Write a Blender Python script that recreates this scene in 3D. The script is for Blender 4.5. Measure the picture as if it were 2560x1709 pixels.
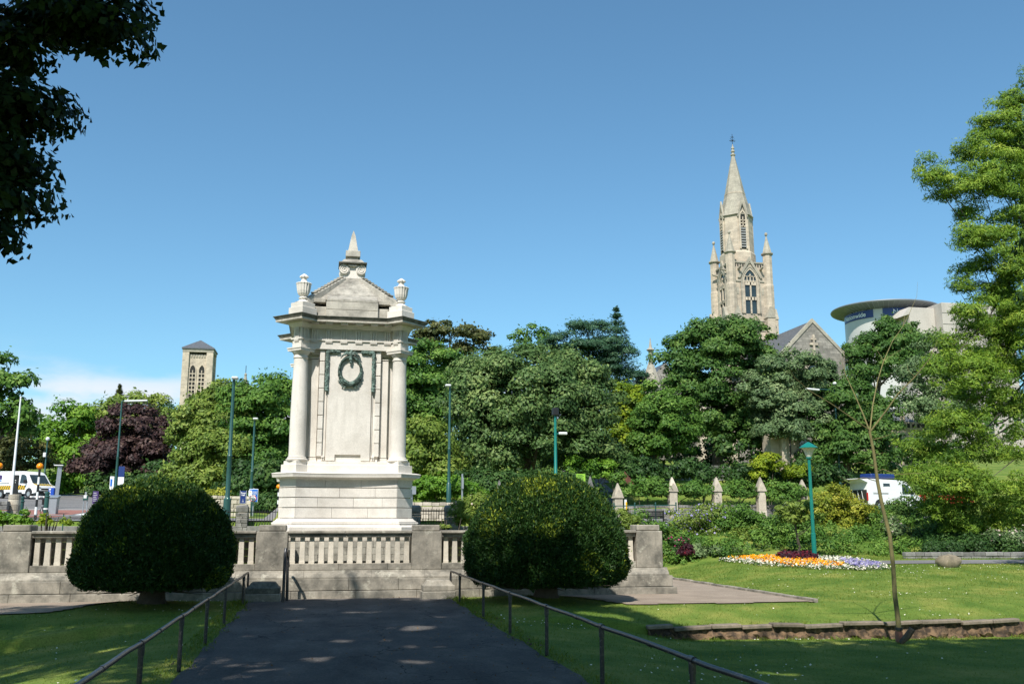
import bpy, bmesh, math, random
import numpy as np
from mathutils import Vector, Matrix
R = math.radians
rnd = random.Random(7)
for o in list(bpy.data.objects): bpy.data.objects.remove(o)
S = bpy.context.scene
C = S.collection

# ------------------------------------------------------------------ camera, sky, sun, exposure
PITCH = math.atan(455/2400.); YAW = R(11); CAM = (-.94, 0, 2.3); FPX = 2400.
cd = bpy.data.cameras.new('camera'); cam = bpy.data.objects.new('camera', cd); C.objects.link(cam)
cam.location = CAM; cam.rotation_euler = (math.pi/2 + PITCH, 0, -YAW)
cd.sensor_width = 36; cd.lens = FPX*36/2560.; cd.clip_end = 3000; cd.clip_start = .05
S.camera = cam
SUN_AZ = (-.469, -.883); SUN_EL = R(50)
wd = bpy.data.worlds.new('World'); S.world = wd; wd.use_nodes = True
nt = wd.node_tree; nt.nodes.clear()
out = nt.nodes.new('ShaderNodeOutputWorld'); bg = nt.nodes.new('ShaderNodeBackground')
sky = nt.nodes.new('ShaderNodeTexSky'); sky.sky_type = 'NISHITA'; sky.sun_disc = False
sky.sun_elevation = SUN_EL; sky.sun_rotation = math.atan2(SUN_AZ[0], SUN_AZ[1])
sky.altitude = 0; sky.air_density = 1.0; sky.dust_density = .7; sky.ozone_density = 6
bg.inputs['Strength'].default_value = .14
tc = nt.nodes.new('ShaderNodeTexCoord'); sp = nt.nodes.new('ShaderNodeSeparateXYZ')
nt.links.new(tc.outputs['Generated'], sp.inputs[0])
mp = nt.nodes.new('ShaderNodeMapping'); mp.inputs['Scale'].default_value = (1, 1, 3.2)
nz = nt.nodes.new('ShaderNodeTexNoise'); nz.inputs['Scale'].default_value = 7.5; nz.inputs['Detail'].default_value = 7
nt.links.new(tc.outputs['Generated'], mp.inputs[0]); nt.links.new(mp.outputs[0], nz.inputs['Vector'])
r1 = nt.nodes.new('ShaderNodeMapRange'); r1.interpolation_type = 'SMOOTHSTEP'
r1.inputs[1].default_value = .46; r1.inputs[2].default_value = .70
nt.links.new(nz.outputs[0], r1.inputs[0])
r2 = nt.nodes.new('ShaderNodeMapRange'); r2.interpolation_type = 'SMOOTHSTEP'
r2.inputs[1].default_value = .175; r2.inputs[2].default_value = .11
nt.links.new(sp.outputs['Z'], r2.inputs[0])
ml = nt.nodes.new('ShaderNodeMath'); ml.operation = 'MULTIPLY'
nt.links.new(r1.outputs[0], ml.inputs[0]); nt.links.new(r2.outputs[0], ml.inputs[1])
mx = nt.nodes.new('ShaderNodeMix'); mx.data_type = 'RGBA'
tn_ = nt.nodes.new('ShaderNodeMix'); tn_.data_type = 'RGBA'; tn_.blend_type = 'MULTIPLY'; tn_.inputs[0].default_value = 1; tn_.inputs[7].default_value = (.83, 1.05, .96, 1)
nt.links.new(sky.outputs[0], tn_.inputs[6])
nt.links.new(ml.outputs[0], mx.inputs[0]); nt.links.new(tn_.outputs[2], mx.inputs[6])
mx.inputs[7].default_value = (5.4, 5.5, 5.9, 1)
nt.links.new(mx.outputs[2], bg.inputs['Color']); nt.links.new(bg.outputs[0], out.inputs['Surface'])
sl = bpy.data.lights.new('sun', 'SUN'); sun = bpy.data.objects.new('sun', sl); C.objects.link(sun)
sl.energy = 5.0; sl.angle = R(.53); sl.color = (1, .955, .88)
sdir = Vector((SUN_AZ[0]*math.cos(SUN_EL), SUN_AZ[1]*math.cos(SUN_EL), math.sin(SUN_EL)))
sun.rotation_euler = sdir.to_track_quat('Z', 'Y').to_euler(); sun.location = (-20, -30, 60)
S.view_settings.view_transform = 'Standard'; S.view_settings.look = 'None'
S.view_settings.exposure = .3; S.view_settings.gamma = 1; S.view_settings.use_curve_mapping = False
S.render.engine = 'CYCLES'

# ------------------------------------------------------------------ geometry of the survey: photo pixel + distance -> place
def at(u, v, y):
    a = (u-1280)/FPX; b = (854.5-v)/FPX
    f = math.cos(PITCH)-b*math.sin(PITCH); z = math.sin(PITCH)+b*math.cos(PITCH)
    rx = a*math.cos(YAW)+f*math.sin(YAW); ry = -a*math.sin(YAW)+f*math.cos(YAW)
    k = y/ry
    return Vector((CAM[0]+rx*k, y, CAM[2]+z*k))
def mpp(u, v, y):            # metres per photo pixel at a place
    return (at(u+1, v, y)-at(u, v, y)).length

# ------------------------------------------------------------------ materials
MATS = {}
def newmat(name):
    m = bpy.data.materials.new(name); m.use_nodes = True
    n = m.node_tree; b = n.nodes['Principled BSDF']
    MATS[name] = m
    return m, n, b
def N(n, t, **kw):
    x = n.nodes.new(t)
    for k, v in kw.items():
        if k.startswith('i_'):
            x.inputs[k[2:]].default_value = v
        else: setattr(x, k, v)
    return x
def rampnode(n, stops):
    r = n.nodes.new('ShaderNodeValToRGB'); e = r.color_ramp.elements
    while len(e) < len(stops): e.new(.5)
    for i, (p, c) in enumerate(stops):
        e[i].position = p; e[i].color = (*c, 1)
    return r
def plain(name, col, rough=.6, metal=0, var=.12, scale=6, bump=0, spec=.5, coat=0):
    m, n, b = newmat(name)
    b.inputs['Roughness'].default_value = rough; b.inputs['Metallic'].default_value = metal
    b.inputs['Specular IOR Level'].default_value = spec; b.inputs['Coat Weight'].default_value = coat
    t = N(n, 'ShaderNodeTexCoord'); z = N(n, 'ShaderNodeTexNoise'); z.inputs['Scale'].default_value = scale; z.inputs['Detail'].default_value = 6
    n.links.new(t.outputs['Object'], z.inputs['Vector'])
    r = rampnode(n, [(.25, tuple(c*(1-var) for c in col)), (.75, tuple(min(1, c*(1+var)) for c in col))])
    n.links.new(z.outputs[0], r.inputs[0]); n.links.new(r.outputs[0], b.inputs['Base Color'])
    if bump:
        k = N(n, 'ShaderNodeBump'); k.inputs['Strength'].default_value = bump; k.inputs['Distance'].default_value = .02
        n.links.new(z.outputs[0], k.inputs['Height']); n.links.new(k.outputs[0], b.inputs['Normal'])
    return m
def stone(name, base, dark, stain=.5, s1=1.2, s2=22, rough=.85, streak=True, objvar=.08, bump=.25, lichen=None, thr=(.42, .68), courses=0):
    """weathered stone: base colour, fine grain, blotchy stains and vertical rain streaks"""
    m, n, b = newmat(name); b.inputs['Roughness'].default_value = rough; b.inputs['Specular IOR Level'].default_value = .25
    g = N(n, 'ShaderNodeNewGeometry')
    fine = N(n, 'ShaderNodeTexNoise'); fine.inputs['Scale'].default_value = s2; fine.inputs['Detail'].default_value = 8
    n.links.new(g.outputs['Position'], fine.inputs['Vector'])
    big = N(n, 'ShaderNodeTexNoise'); big.inputs['Scale'].default_value = s1; big.inputs['Detail'].default_value = 9; big.inputs['Roughness'].default_value = .62
    n.links.new(g.outputs['Position'], big.inputs['Vector'])
    mpn = N(n, 'ShaderNodeMapping'); mpn.inputs['Scale'].default_value = (5, 5, .55)
    n.links.new(g.outputs['Position'], mpn.inputs[0])
    st = N(n, 'ShaderNodeTexNoise'); st.inputs['Scale'].default_value = 1.3; st.inputs['Detail'].default_value = 6
    n.links.new(mpn.outputs[0], st.inputs['Vector'])
    rb = N(n, 'ShaderNodeMapRange'); rb.inputs[1].default_value = thr[0]; rb.inputs[2].default_value = thr[1]; rb.inputs[4].default_value = stain
    n.links.new(big.outputs[0], rb.inputs[0])
    rs = N(n, 'ShaderNodeMapRange'); rs.inputs[1].default_value = .5; rs.inputs[2].default_value = .75; rs.inputs[4].default_value = stain*.7 if streak else 0
    n.links.new(st.outputs[0], rs.inputs[0])
    mxm = N(n, 'ShaderNodeMath', operation='MAXIMUM'); n.links.new(rb.outputs[0], mxm.inputs[0]); n.links.new(rs.outputs[0], mxm.inputs[1])
    oi = N(n, 'ShaderNodeObjectInfo')
    ov = N(n, 'ShaderNodeMapRange'); ov.inputs[3].default_value = 1-objvar; ov.inputs[4].default_value = 1+objvar
    n.links.new(oi.outputs['Random'], ov.inputs[0])
    fr = N(n, 'ShaderNodeMapRange'); fr.inputs[1].default_value = .3; fr.inputs[2].default_value = .7; fr.inputs[3].default_value = .9; fr.inputs[4].default_value = 1.08
    n.links.new(fine.outputs[0], fr.inputs[0])
    mul = N(n, 'ShaderNodeMath', operation='MULTIPLY'); n.links.new(ov.outputs[0], mul.inputs[0]); n.links.new(fr.outputs[0], mul.inputs[1])
    mc = N(n, 'ShaderNodeMix', data_type='RGBA'); mc.inputs[6].default_value = (*base, 1); mc.inputs[7].default_value = (*dark, 1)
    n.links.new(mxm.outputs[0], mc.inputs[0])
    last = mc.outputs[2]
    if lichen:
        v = N(n, 'ShaderNodeTexNoise'); v.inputs['Scale'].default_value = 3.1; v.inputs['Detail'].default_value = 10; v.inputs['Roughness'].default_value = .7
        n.links.new(g.outputs['Position'], v.inputs['Vector'])
        lr = N(n, 'ShaderNodeMapRange'); lr.inputs[1].default_value = .56; lr.inputs[2].default_value = .66; lr.inputs[4].default_value = .75
        n.links.new(v.outputs[0], lr.inputs[0])
        m2 = N(n, 'ShaderNodeMix', data_type='RGBA'); m2.inputs[7].default_value = (*lichen, 1)
        n.links.new(lr.outputs[0], m2.inputs[0]); n.links.new(last, m2.inputs[6]); last = m2.outputs[2]
    if courses:          # far masonry: tone changes stone by stone, course by course
        mq = N(n, 'ShaderNodeMapping'); mq.inputs['Rotation'].default_value = (math.pi/2, 0, .002); n.links.new(g.outputs['Position'], mq.inputs[0])
        bt_ = N(n, 'ShaderNodeTexBrick'); bt_.inputs['Scale'].default_value = 1.0; bt_.inputs['Brick Width'].default_value = .95; bt_.inputs['Row Height'].default_value = .34; bt_.inputs['Mortar Size'].default_value = .018; bt_.inputs['Bias'].default_value = .1
        bt_.inputs['Color1'].default_value = (1-courses,)*3+(1,); bt_.inputs['Color2'].default_value = (1+courses*.6,)*3+(1,); bt_.inputs['Mortar'].default_value = (1-courses*.9,)*3+(1,)
        n.links.new(mq.outputs[0], bt_.inputs['Vector'])
        mm_ = N(n, 'ShaderNodeMix', data_type='RGBA', blend_type='MULTIPLY'); mm_.inputs[0].default_value = 1; n.links.new(last, mm_.inputs[6]); n.links.new(bt_.outputs['Color'], mm_.inputs[7]); last = mm_.outputs[2]
    hs = N(n, 'ShaderNodeHueSaturation'); n.links.new(last, hs.inputs['Color']); n.links.new(mul.outputs[0], hs.inputs['Value'])
    n.links.new(hs.outputs[0], b.inputs['Base Color'])
    k = N(n, 'ShaderNodeBump'); k.inputs['Strength'].default_value = bump; k.inputs['Distance'].default_value = .012
    n.links.new(fine.outputs[0], k.inputs['Height']); n.links.new(k.outputs[0], b.inputs['Normal'])
    return m
def leafmat(name, c0, c1, c2, trans=.3, rough=.55, gain=1.0):
    """leaf colour runs from c0 to c2 with the tint stored on each leaf"""
    m, n, b = newmat(name); b.inputs['Roughness'].default_value = rough; b.inputs['Specular IOR Level'].default_value = .22
    c0, c1, c2 = [tuple(min(.85, q*k_) for q, k_ in zip(c, (gain*1.08, gain*1.0, gain*.86))) for c in (c0, c1, c2)]
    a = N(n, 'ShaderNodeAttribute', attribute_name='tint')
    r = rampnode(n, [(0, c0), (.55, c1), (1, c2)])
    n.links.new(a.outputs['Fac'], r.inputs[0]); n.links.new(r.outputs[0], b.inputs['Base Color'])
    t = N(n, 'ShaderNodeBsdfTranslucent'); ms = N(n, 'ShaderNodeMixShader'); ms.inputs[0].default_value = trans*.72
    hs = N(n, 'ShaderNodeHueSaturation'); hs.inputs['Value'].default_value = 1.25; hs.inputs['Saturation'].default_value = 1.1
    n.links.new(r.outputs[0], hs.inputs['Color']); n.links.new(hs.outputs[0], t.inputs['Color'])
    o = n.nodes['Material Output']
    n.links.new(b.outputs[0], ms.inputs[1]); n.links.new(t.outputs[0], ms.inputs[2]); n.links.new(ms.outputs[0], o.inputs['Surface'])
    return m

M = {}
M['portland'] = stone('pale_stone', (.72, .67, .605), (.44, .40, .345), .55, 1.1, 30, streak=True, objvar=.05, bump=.12)
M['portlandw'] = stone('pale_stone_weathered', (.52, .48, .41), (.22, .205, .175), .85, 1.8, 24, objvar=.07)
M['roofstone'] = stone('lichened_stone', (.40, .37, .315), (.145, .135, .115), .9, 2.6, 26, objvar=.08, lichen=(.33, .28, .245))
M['blackedge'] = stone('sooty_stone', (.10, .10, .085), (.33, .31, .26), .55, 5, 24, streak=False)
M['terrace'] = stone('grey_terrace_stone', (.34, .305, .25), (.10, .095, .08), .9, 1.7, 20, objvar=.09, lichen=(.47, .44, .36), thr=(.40, .66))
M['baluster'] = stone('pale_baluster_stone', (.60, .54, .45), (.34, .31, .25), .5, 2.0, 26, objvar=.12)
M['backblock'] = stone('mottled_block', (.36, .34, .285), (.17, .16, .135), .8, 4, 24, objvar=.16)
M['rubble'] = stone('rubble_stone', (.24, .23, .215), (.10, .10, .095), .75, 3.5, 18, objvar=.28, bump=.5)
M['rubblepale'] = stone('pale_rubble_stone', (.50, .44, .35), (.28, .24, .19), .6, 3.0, 18, objvar=.25, bump=.5)
M['church'] = stone('honey_limestone', (.56, .465, .355), (.30, .26, .21), .7, .8, 5, objvar=.06, bump=.1, courses=.16)
M['churchroof'] = stone('grey_limestone', (.40, .36, .285), (.22, .20, .165), .7, .8, 5, objvar=.05, bump=.1, courses=.14)
M['churchgrey'] = stone('grey_ragstone', (.27, .245, .21), (.15, .14, .125), .8, 1.6, 6, objvar=.14, courses=.35)
M['slate'] = plain('slate', (.10, .105, .115), .5, var=.25, scale=3)
M['darkglass'] = plain('dark_window_glass', (.03, .045, .05), .12, var=.3, scale=1.5)
M['void'] = plain('dark_gap', (.025, .024, .022), .9)  # near-black fill, stands for the dark inside openings and joints
M['louvre'] = plain('lead_louvre', (.28, .28, .27), .6)
M['concrete'] = stone('pale_concrete', (.50, .45, .40), (.36, .325, .29), .5, .35, 4, objvar=.02, bump=.05)
M['panelwhite'] = plain('white_cladding', (.50, .49, .46), .4, var=.04, scale=.3)
M['soffit'] = plain('grey_metal_soffit', (.20, .215, .235), .45, .3, var=.1, scale=.5)
M['navy'] = plain('navy_board', (.012, .035, .16), .4, var=.1)
M['white'] = plain('white_paint', (.80, .80, .79), .35, var=.03, scale=3, coat=.3)
M['offwhite'] = plain('weathered_white', (.66, .66, .64), .5, var=.08)
M['bronze'] = stone('verdigris_bronze', (.075, .105, .09), (.26, .38, .33), .85, 7, 40, rough=.55, streak=False, bump=.5)
M['rail'] = None
M['asphalt'] = None
M['darkgreen'] = plain('dark_green_paint', (.018, .075, .065), .4, var=.12, coat=.2)
M['teal'] = plain('green_paint', (.004, .17, .135), .38, var=.1, coat=.2)
M['greypost'] = plain('galvanised_grey', (.34, .37, .40), .45, .4, var=.1)
M['black'] = plain('black_paint', (.016, .016, .018), .4, var=.15)
M['rubber'] = plain('tyre_rubber', (.02, .02, .021), .85, var=.2)
M['steel'] = plain('pale_metal', (.5, .51, .52), .35, .7, var=.1)
M['blue'] = plain('blue_paint', (.012, .07, .42), .4, var=.06)
M['bluesign'] = plain('blue_sign', (.01, .14, .55), .4, var=.04)
M['red'] = plain('red_paint', (.55, .03, .03), .4, var=.08)
M['yellow'] = plain('yellow_chevron', (.72, .42, .01), .45, var=.04)
M['chevdark'] = plain('green_chevron', (.06, .10, .06), .45, var=.04)
M['purple'] = plain('purple_print', (.06, .03, .13), .45, var=.06)
M['lampglass'] = plain('frosted_lamp_glass', (.66, .64, .56), .35, var=.04)
M['lime'] = plain('lime_board', (.30, .55, .05), .5, var=.05)
M['orange'] = plain('orange_globe', (.9, .27, .0), .3, var=.05)
M['bark'] = stone('bark', (.11, .09, .07), (.05, .043, .035), .8, 2, 14, bump=.8, rough=.95)
M['saplingbark'] = stone('sapling_bark', (.22, .19, .08), (.10, .09, .045), .7, 3, 24, bump=.5, rough=.85)
M['terracotta'] = plain('terracotta_guard', (.27, .12, .085), .8, var=.15)
M['rust'] = plain('rusty_brown_metal', (.13, .045, .03), .8, var=.3)
M['soil'] = stone('soil_bank', (.21, .135, .08), (.04, .03, .022), .95, 5.5, 22, bump=1.0, objvar=.1, thr=(.40,.58), streak=False)
M['boulder'] = stone('boulder_stone', (.28, .23, .16), (.09, .08, .065), .8, 2.2, 14, bump=.8)
M['copingbrown'] = stone('brown_coping_stone', (.235, .19, .145), (.09, .085, .06), .85, 3.2, 18, objvar=.2, bump=.6)
M['gravel'] = None

def ground_mat(name, stops, scale, fine, bump=.6, rough=.95, stretch=(1, 1, 1), extra=None):
    m, n, b = newmat(name); b.inputs['Roughness'].default_value = rough; b.inputs['Specular IOR Level'].default_value = .2
    g = N(n, 'ShaderNodeNewGeometry')
    mpn = N(n, 'ShaderNodeMapping'); mpn.inputs['Scale'].default_value = stretch; n.links.new(g.outputs['Position'], mpn.inputs[0])
    z = N(n, 'ShaderNodeTexNoise'); z.inputs['Scale'].default_value = scale; z.inputs['Detail'].default_value = 8; z.inputs['Roughness'].default_value = .6
    f = N(n, 'ShaderNodeTexNoise'); f.inputs['Scale'].default_value = fine; f.inputs['Detail'].default_value = 6; f.inputs['Roughness'].default_value = .7
    n.links.new(mpn.outputs[0], z.inputs['Vector']); n.links.new(g.outputs['Position'], f.inputs['Vector'])
    r = rampnode(n, stops); n.links.new(z.outputs[0], r.inputs[0])
    fr = N(n, 'ShaderNodeMapRange'); fr.inputs[1].default_value = .3; fr.inputs[2].default_value = .7; fr.inputs[3].default_value = .62; fr.inputs[4].default_value = 1.35
    n.links.new(f.outputs[0], fr.inputs[0])
    hs = N(n, 'ShaderNodeHueSaturation'); n.links.new(r.outputs[0], hs.inputs['Color']); n.links.new(fr.outputs[0], hs.inputs['Value'])
    n.links.new(hs.outputs[0], b.inputs['Base Color'])
    k = N(n, 'ShaderNodeBump'); k.inputs['Strength'].default_value = bump; k.inputs['Distance'].default_value = .03
    n.links.new(f.outputs[0], k.inputs['Height']); n.links.new(k.outputs[0], b.inputs['Normal'])
    return m
M['grass'] = ground_mat('lawn_grass', [(.3, (.06, .125, .015)), (.5, (.13, .19, .03)), (.7, (.26, .262, .06))], .55, 26)
M['asphalt'] = ground_mat('path_asphalt', [(.28, (.065, .062, .061)), (.46, (.098, .092, .088)), (.54, (.115, .105, .097)), (.75, (.18, .16, .145))], 1.1, 26, 1.0, stretch=(1, .45, 1))
n = M['asphalt'].node_tree; b = n.nodes['Principled BSDF']; src = b.inputs['Base Color'].links[0].from_socket
g = N(n, 'ShaderNodeNewGeometry'); wz_ = N(n, 'ShaderNodeTexNoise'); wz_.inputs['Scale'].default_value = 1.6; wz_.inputs['Detail'].default_value = 5
n.links.new(g.outputs['Position'], wz_.inputs['Vector'])
vm = N(n, 'ShaderNodeVectorMath', operation='MULTIPLY_ADD'); vm.inputs[1].default_value = (.9, .9, .9); n.links.new(wz_.outputs['Color'], vm.inputs[0]); n.links.new(g.outputs['Position'], vm.inputs[2])
vo = N(n, 'ShaderNodeTexVoronoi', feature='DISTANCE_TO_EDGE'); vo.inputs['Scale'].default_value = .33; n.links.new(vm.outputs[0], vo.inputs['Vector'])
cr_ = N(n, 'ShaderNodeMapRange'); cr_.inputs[1].default_value = .001; cr_.inputs[2].default_value = .007; n.links.new(vo.outputs['Distance'], cr_.inputs[0])
cm = N(n, 'ShaderNodeMix', data_type='RGBA'); cm.inputs[6].default_value = (.035, .033, .033, 1); n.links.new(cr_.outputs[0], cm.inputs[0]); n.links.new(src, cm.inputs[7]); n.links.new(cm.outputs[2], b.inputs['Base Color'])
M['road'] = ground_mat('road_asphalt', [(.3, (.15, .145, .14)), (.7, (.21, .20, .195))], .4, 30, .2)
M['gravel'] = ground_mat('pinkish_gravel', [(.3, (.25, .20, .155)), (.7, (.36, .29, .225))], 1.1, 70, .5)
M['redroad'] = ground_mat('red_surfacing', [(.3, (.25, .11, .09)), (.7, (.31, .15, .12))], .8, 30, .2)
M['roadpaint'] = plain('road_marking_white', (.72, .71, .68), .7, var=.12, scale=2)
m, n, b = newmat('worn_black_rail'); M['rail'] = m
g = N(n, 'ShaderNodeNewGeometry'); z = N(n, 'ShaderNodeTexNoise'); z.inputs['Scale'].default_value = 22; z.inputs['Detail'].default_value = 8; z.inputs['Roughness'].default_value = .75
n.links.new(g.outputs['Position'], z.inputs['Vector'])
r = rampnode(n, [(.52, (.012, .013, .016)), (.60, (.07, .06, .058)), (.72, (.22, .20, .19))]); n.links.new(z.outputs[0], r.inputs[0]); n.links.new(r.outputs[0], b.inputs['Base Color'])
b.inputs['Roughness'].default_value = .38; b.inputs['Specular IOR Level'].default_value = .6

LEAF = {
 'oak':     leafmat('leaf_oak', (.018, .050, .012), (.038, .085, .018), (.085, .14, .035), gain=1.8),
 'holm':    leafmat('leaf_holm_oak', (.022, .050, .016), (.045, .085, .026), (.12, .165, .062), .2, gain=1.8),
 'mid':     leafmat('leaf_mid_green', (.022, .062, .012), (.048, .105, .018), (.10, .17, .035), gain=1.8),
 'bright':  leafmat('leaf_bright_green', (.045, .12, .012), (.09, .20, .02), (.17, .29, .04), .35, gain=1.25),
 'lime':    leafmat('leaf_yellow_green', (.07, .13, .008), (.15, .22, .014), (.27, .32, .03), .35, gain=1.25),
 'olive':   leafmat('leaf_olive', (.04, .075, .014), (.085, .13, .024), (.16, .20, .05), .3, gain=1.8),
 'copper':  leafmat('leaf_copper', (.012, .008, .010), (.032, .018, .020), (.075, .05, .042), .2, gain=1.8),
 'bronze':  leafmat('leaf_bronze_green', (.018, .028, .009), (.04, .05, .016), (.085, .085, .028), .25, gain=1.8),
 'grey':    leafmat('leaf_grey_green', (.03, .058, .026), (.06, .10, .045), (.125, .17, .085), .2, gain=1.8),
 'pine':    leafmat('leaf_pine', (.012, .040, .022), (.028, .075, .042), (.07, .135, .075), .12, gain=1.3),
 'cypress': leafmat('leaf_feathery', (.034, .078, .011), (.085, .15, .017), (.19, .25, .04), .35, gain=1.8),
 'yew':     leafmat('leaf_yew', (.006, .020, .005), (.014, .038, .008), (.15, .19, .018), .15, gain=2.1),
 'yellow':  leafmat('leaf_variegated_yellow', (.085, .14, .012), (.22, .265, .03), (.44, .43, .075), .25),
 'canopy':  leafmat('leaf_canopy', (.010, .028, .008), (.02, .05, .012), (.04, .085, .02), .25),
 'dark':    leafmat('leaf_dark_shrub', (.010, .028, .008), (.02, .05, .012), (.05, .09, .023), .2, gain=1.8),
 'lilac':   leafmat('petal_lilac', (.16, .15, .40), (.28, .27, .60), (.45, .44, .75), .3),
 'magenta': leafmat('petal_magenta', (.22, .01, .09), (.40, .02, .16), (.6, .08, .3), .3),
 'pinkish': leafmat('petal_pale_pink', (.30, .24, .26), (.45, .36, .40), (.62, .55, .58), .3),
 'marigold': leafmat('petal_marigold', (.75, .22, .0), (.85, .34, .0), (.9, .5, .02), .2),
 'silver':  leafmat('leaf_silver', (.42, .44, .40), (.6, .61, .57), (.78, .78, .75), .2),
 'plum':    leafmat('leaf_plum', (.02, .006, .012), (.045, .012, .022), (.16, .01, .03), .15),
 'blade':   leafmat('leaf_grass_blade', (.07, .135, .017), (.13, .195, .028), (.27, .285, .065), .35),
 'daisy':   leafmat('petal_daisy', (.75, .75, .72), (.8, .8, .78), (.85, .85, .85), .1),
 'litter':  leafmat('leaf_litter_brown', (.05, .03, .015), (.10, .06, .03), (.19, .12, .06), .1),
}

# ------------------------------------------------------------------ mesh helpers
ORG = {}
def thing(name, label, cat, loc, group=None):
    o = bpy.data.objects.new(name, None); C.objects.link(o); o.location = loc
    o.empty_display_size = .2
    o['label'] = label; o['category'] = cat
    if group: o['group'] = group
    ORG[o] = Vector(loc)
    return o
def tag(o, label, cat, group=None, kind=None):
    o['label'] = label; o['category'] = cat
    if group: o['group'] = group
    if kind: o['kind'] = kind
    return o
class MB:
    def __init__(s): s.v = []; s.f = []
    def add(s, vs, fs):
        k = len(s.v); s.v += [tuple(p) for p in vs]; s.f += [tuple(i+k for i in f) for f in fs]; return s
    def box(s, x0, x1, y0, y1, z0, z1):
        return s.add([(x0,y0,z0),(x1,y0,z0),(x1,y1,z0),(x0,y1,z0),(x0,y0,z1),(x1,y0,z1),(x1,y1,z1),(x0,y1,z1)],
                     [(3,2,1,0),(4,5,6,7),(0,1,5,4),(1,2,6,5),(2,3,7,6),(3,0,4,7)])
    def obox(s, c, hx, hy, hz, rz=0, rx=0, ry=0):
        mt = Matrix.Rotation(rz, 3, 'Z') @ Matrix.Rotation(ry, 3, 'Y') @ Matrix.Rotation(rx, 3, 'X'); c = Vector(c)
        vs = [c + mt @ Vector((sx*hx, sy*hy, sz*hz)) for sz in (-1,1) for sx, sy in ((-1,-1),(1,-1),(1,1),(-1,1))]
        return s.add(vs, [(3,2,1,0),(4,5,6,7),(0,1,5,4),(1,2,6,5),(2,3,7,6),(3,0,4,7)])
    def prism(s, poly, z0, z1):
        n = len(poly); vs = [(x,y,z0) for x,y in poly]+[(x,y,z1) for x,y in poly]
        return s.add(vs, [tuple(range(n-1,-1,-1)), tuple(range(n,2*n))]+[(i,(i+1)%n,n+(i+1)%n,n+i) for i in range(n)])
    def slab(s, poly, d, o=(0,0,0), ax=(1,0,0), up=(0,0,1)):
        """outline poly in the (ax, up) plane at o, thickness d along ax x up reversed (towards the back)"""
        ax = Vector(ax).normalized(); up = Vector(up); o = Vector(o); bk = up.cross(ax).normalized()
        n = len(poly); vs = [o+ax*a+up*b for a,b in poly]; vs += [p+bk*d for p in vs]
        return s.add(vs, [tuple(range(n)), tuple(range(2*n-1,n-1,-1))]+[(i,n+i,n+(i+1)%n,(i+1)%n) for i in range(n)])
    def rings(s, rs, cap0=True, cap1=True):
        n = len(rs[0]); k = len(s.v)
        for q in rs: s.v += [tuple(p) for p in q]
        for j in range(len(rs)-1):
            for i in range(n):
                a = k+j*n+i; b2 = k+j*n+(i+1)%n
                s.f.append((a, b2, b2+n, a+n))
        if cap0: s.f.append(tuple(k+i for i in range(n-1,-1,-1)))
        if cap1: s.f.append(tuple(k+(len(rs)-1)*n+i for i in range(n)))
        return s
    def lathe(s, prof, c=(0,0,0), n=16, flute=0, nf=0):
        rs = []
        for r_, z_ in prof:
            rs.append([(c[0]+(r_*(1-flute*(i%2)) if flute else r_)*math.cos(2*math.pi*i/n), c[1]+(r_*(1-flute*(i%2)) if flute else r_)*math.sin(2*math.pi*i/n), c[2]+z_) for i in range(n)])
        return s.rings(rs)
    def tube(s, pts, rad, n=8):
        pts = [Vector(p) for p in pts]; rs = []
        if not hasattr(rad, '__len__'): rad = [rad]*len(pts)
        prev = None
        for i, p in enumerate(pts):
            d = (pts[min(i+1, len(pts)-1)]-pts[max(i-1, 0)]).normalized()
            ref = prev if prev is not None else (Vector((0,0,1)) if abs(d.z) < .9 else Vector((1,0,0)))
            a = (ref - d*ref.dot(d)).normalized(); prev = a; b2 = d.cross(a)
            rs.append([p+(a*math.cos(2*math.pi*k/n)+b2*math.sin(2*math.pi*k/n))*rad[i] for k in range(n)])
        return s.rings(rs)
    def sphere(s, c, rx, ry, rz, n=12, m=8):
        rs = []
        for j in range(m+1):
            t = -math.pi/2+math.pi*j/m; rr = max(math.cos(t), .02)
            rs.append([(c[0]+rx*rr*math.cos(2*math.pi*i/n), c[1]+ry*rr*math.sin(2*math.pi*i/n), c[2]+rz*math.sin(t)) for i in range(n)])
        return s.rings(rs)
    def mesh(s, name, bevel=0, off=(0,0,0), rot=None, smooth=False, seg=1):
        me = bpy.data.meshes.new(name); vs = s.v
        if rot is not None:
            vs = [tuple(rot @ Vector(p)) for p in vs]
        me.from_pydata([(p[0]-off[0], p[1]-off[1], p[2]-off[2]) for p in vs], [], s.f)
        bm = bmesh.new(); bm.from_mesh(me)
        bmesh.ops.recalc_face_normals(bm, faces=bm.faces)
        if bevel:
            ed = [e for e in bm.edges if len(e.link_faces) == 2 and e.calc_face_angle(0) > .5]
            bmesh.ops.bevel(bm, geom=ed, offset=bevel, segments=seg, affect='EDGES', clamp_overlap=True)
        bm.to_mesh(me); bm.free()
        if smooth:
            me.polygons.foreach_set('use_smooth', [True]*len(me.polygons))
            me.set_sharp_from_angle(angle=R(38))
        return me
    def build(s, name, mat, parent=None, bevel=0, smooth=False, loc=None, seg=1):
        """parent: a thing or one of its parts; loc: base point of a top-level mesh"""
        off = ORG.get(parent, Vector((0,0,0))) if parent else Vector(loc or (0,0,0))
        o = bpy.data.objects.new(name, s.mesh(name, bevel, off, smooth=smooth, seg=seg)); C.objects.link(o)
        o.data.materials.append(M[mat] if isinstance(mat, str) else mat)
        if parent: o.parent = parent
        else: o.location = off
        ORG[o] = off
        return o
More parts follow.
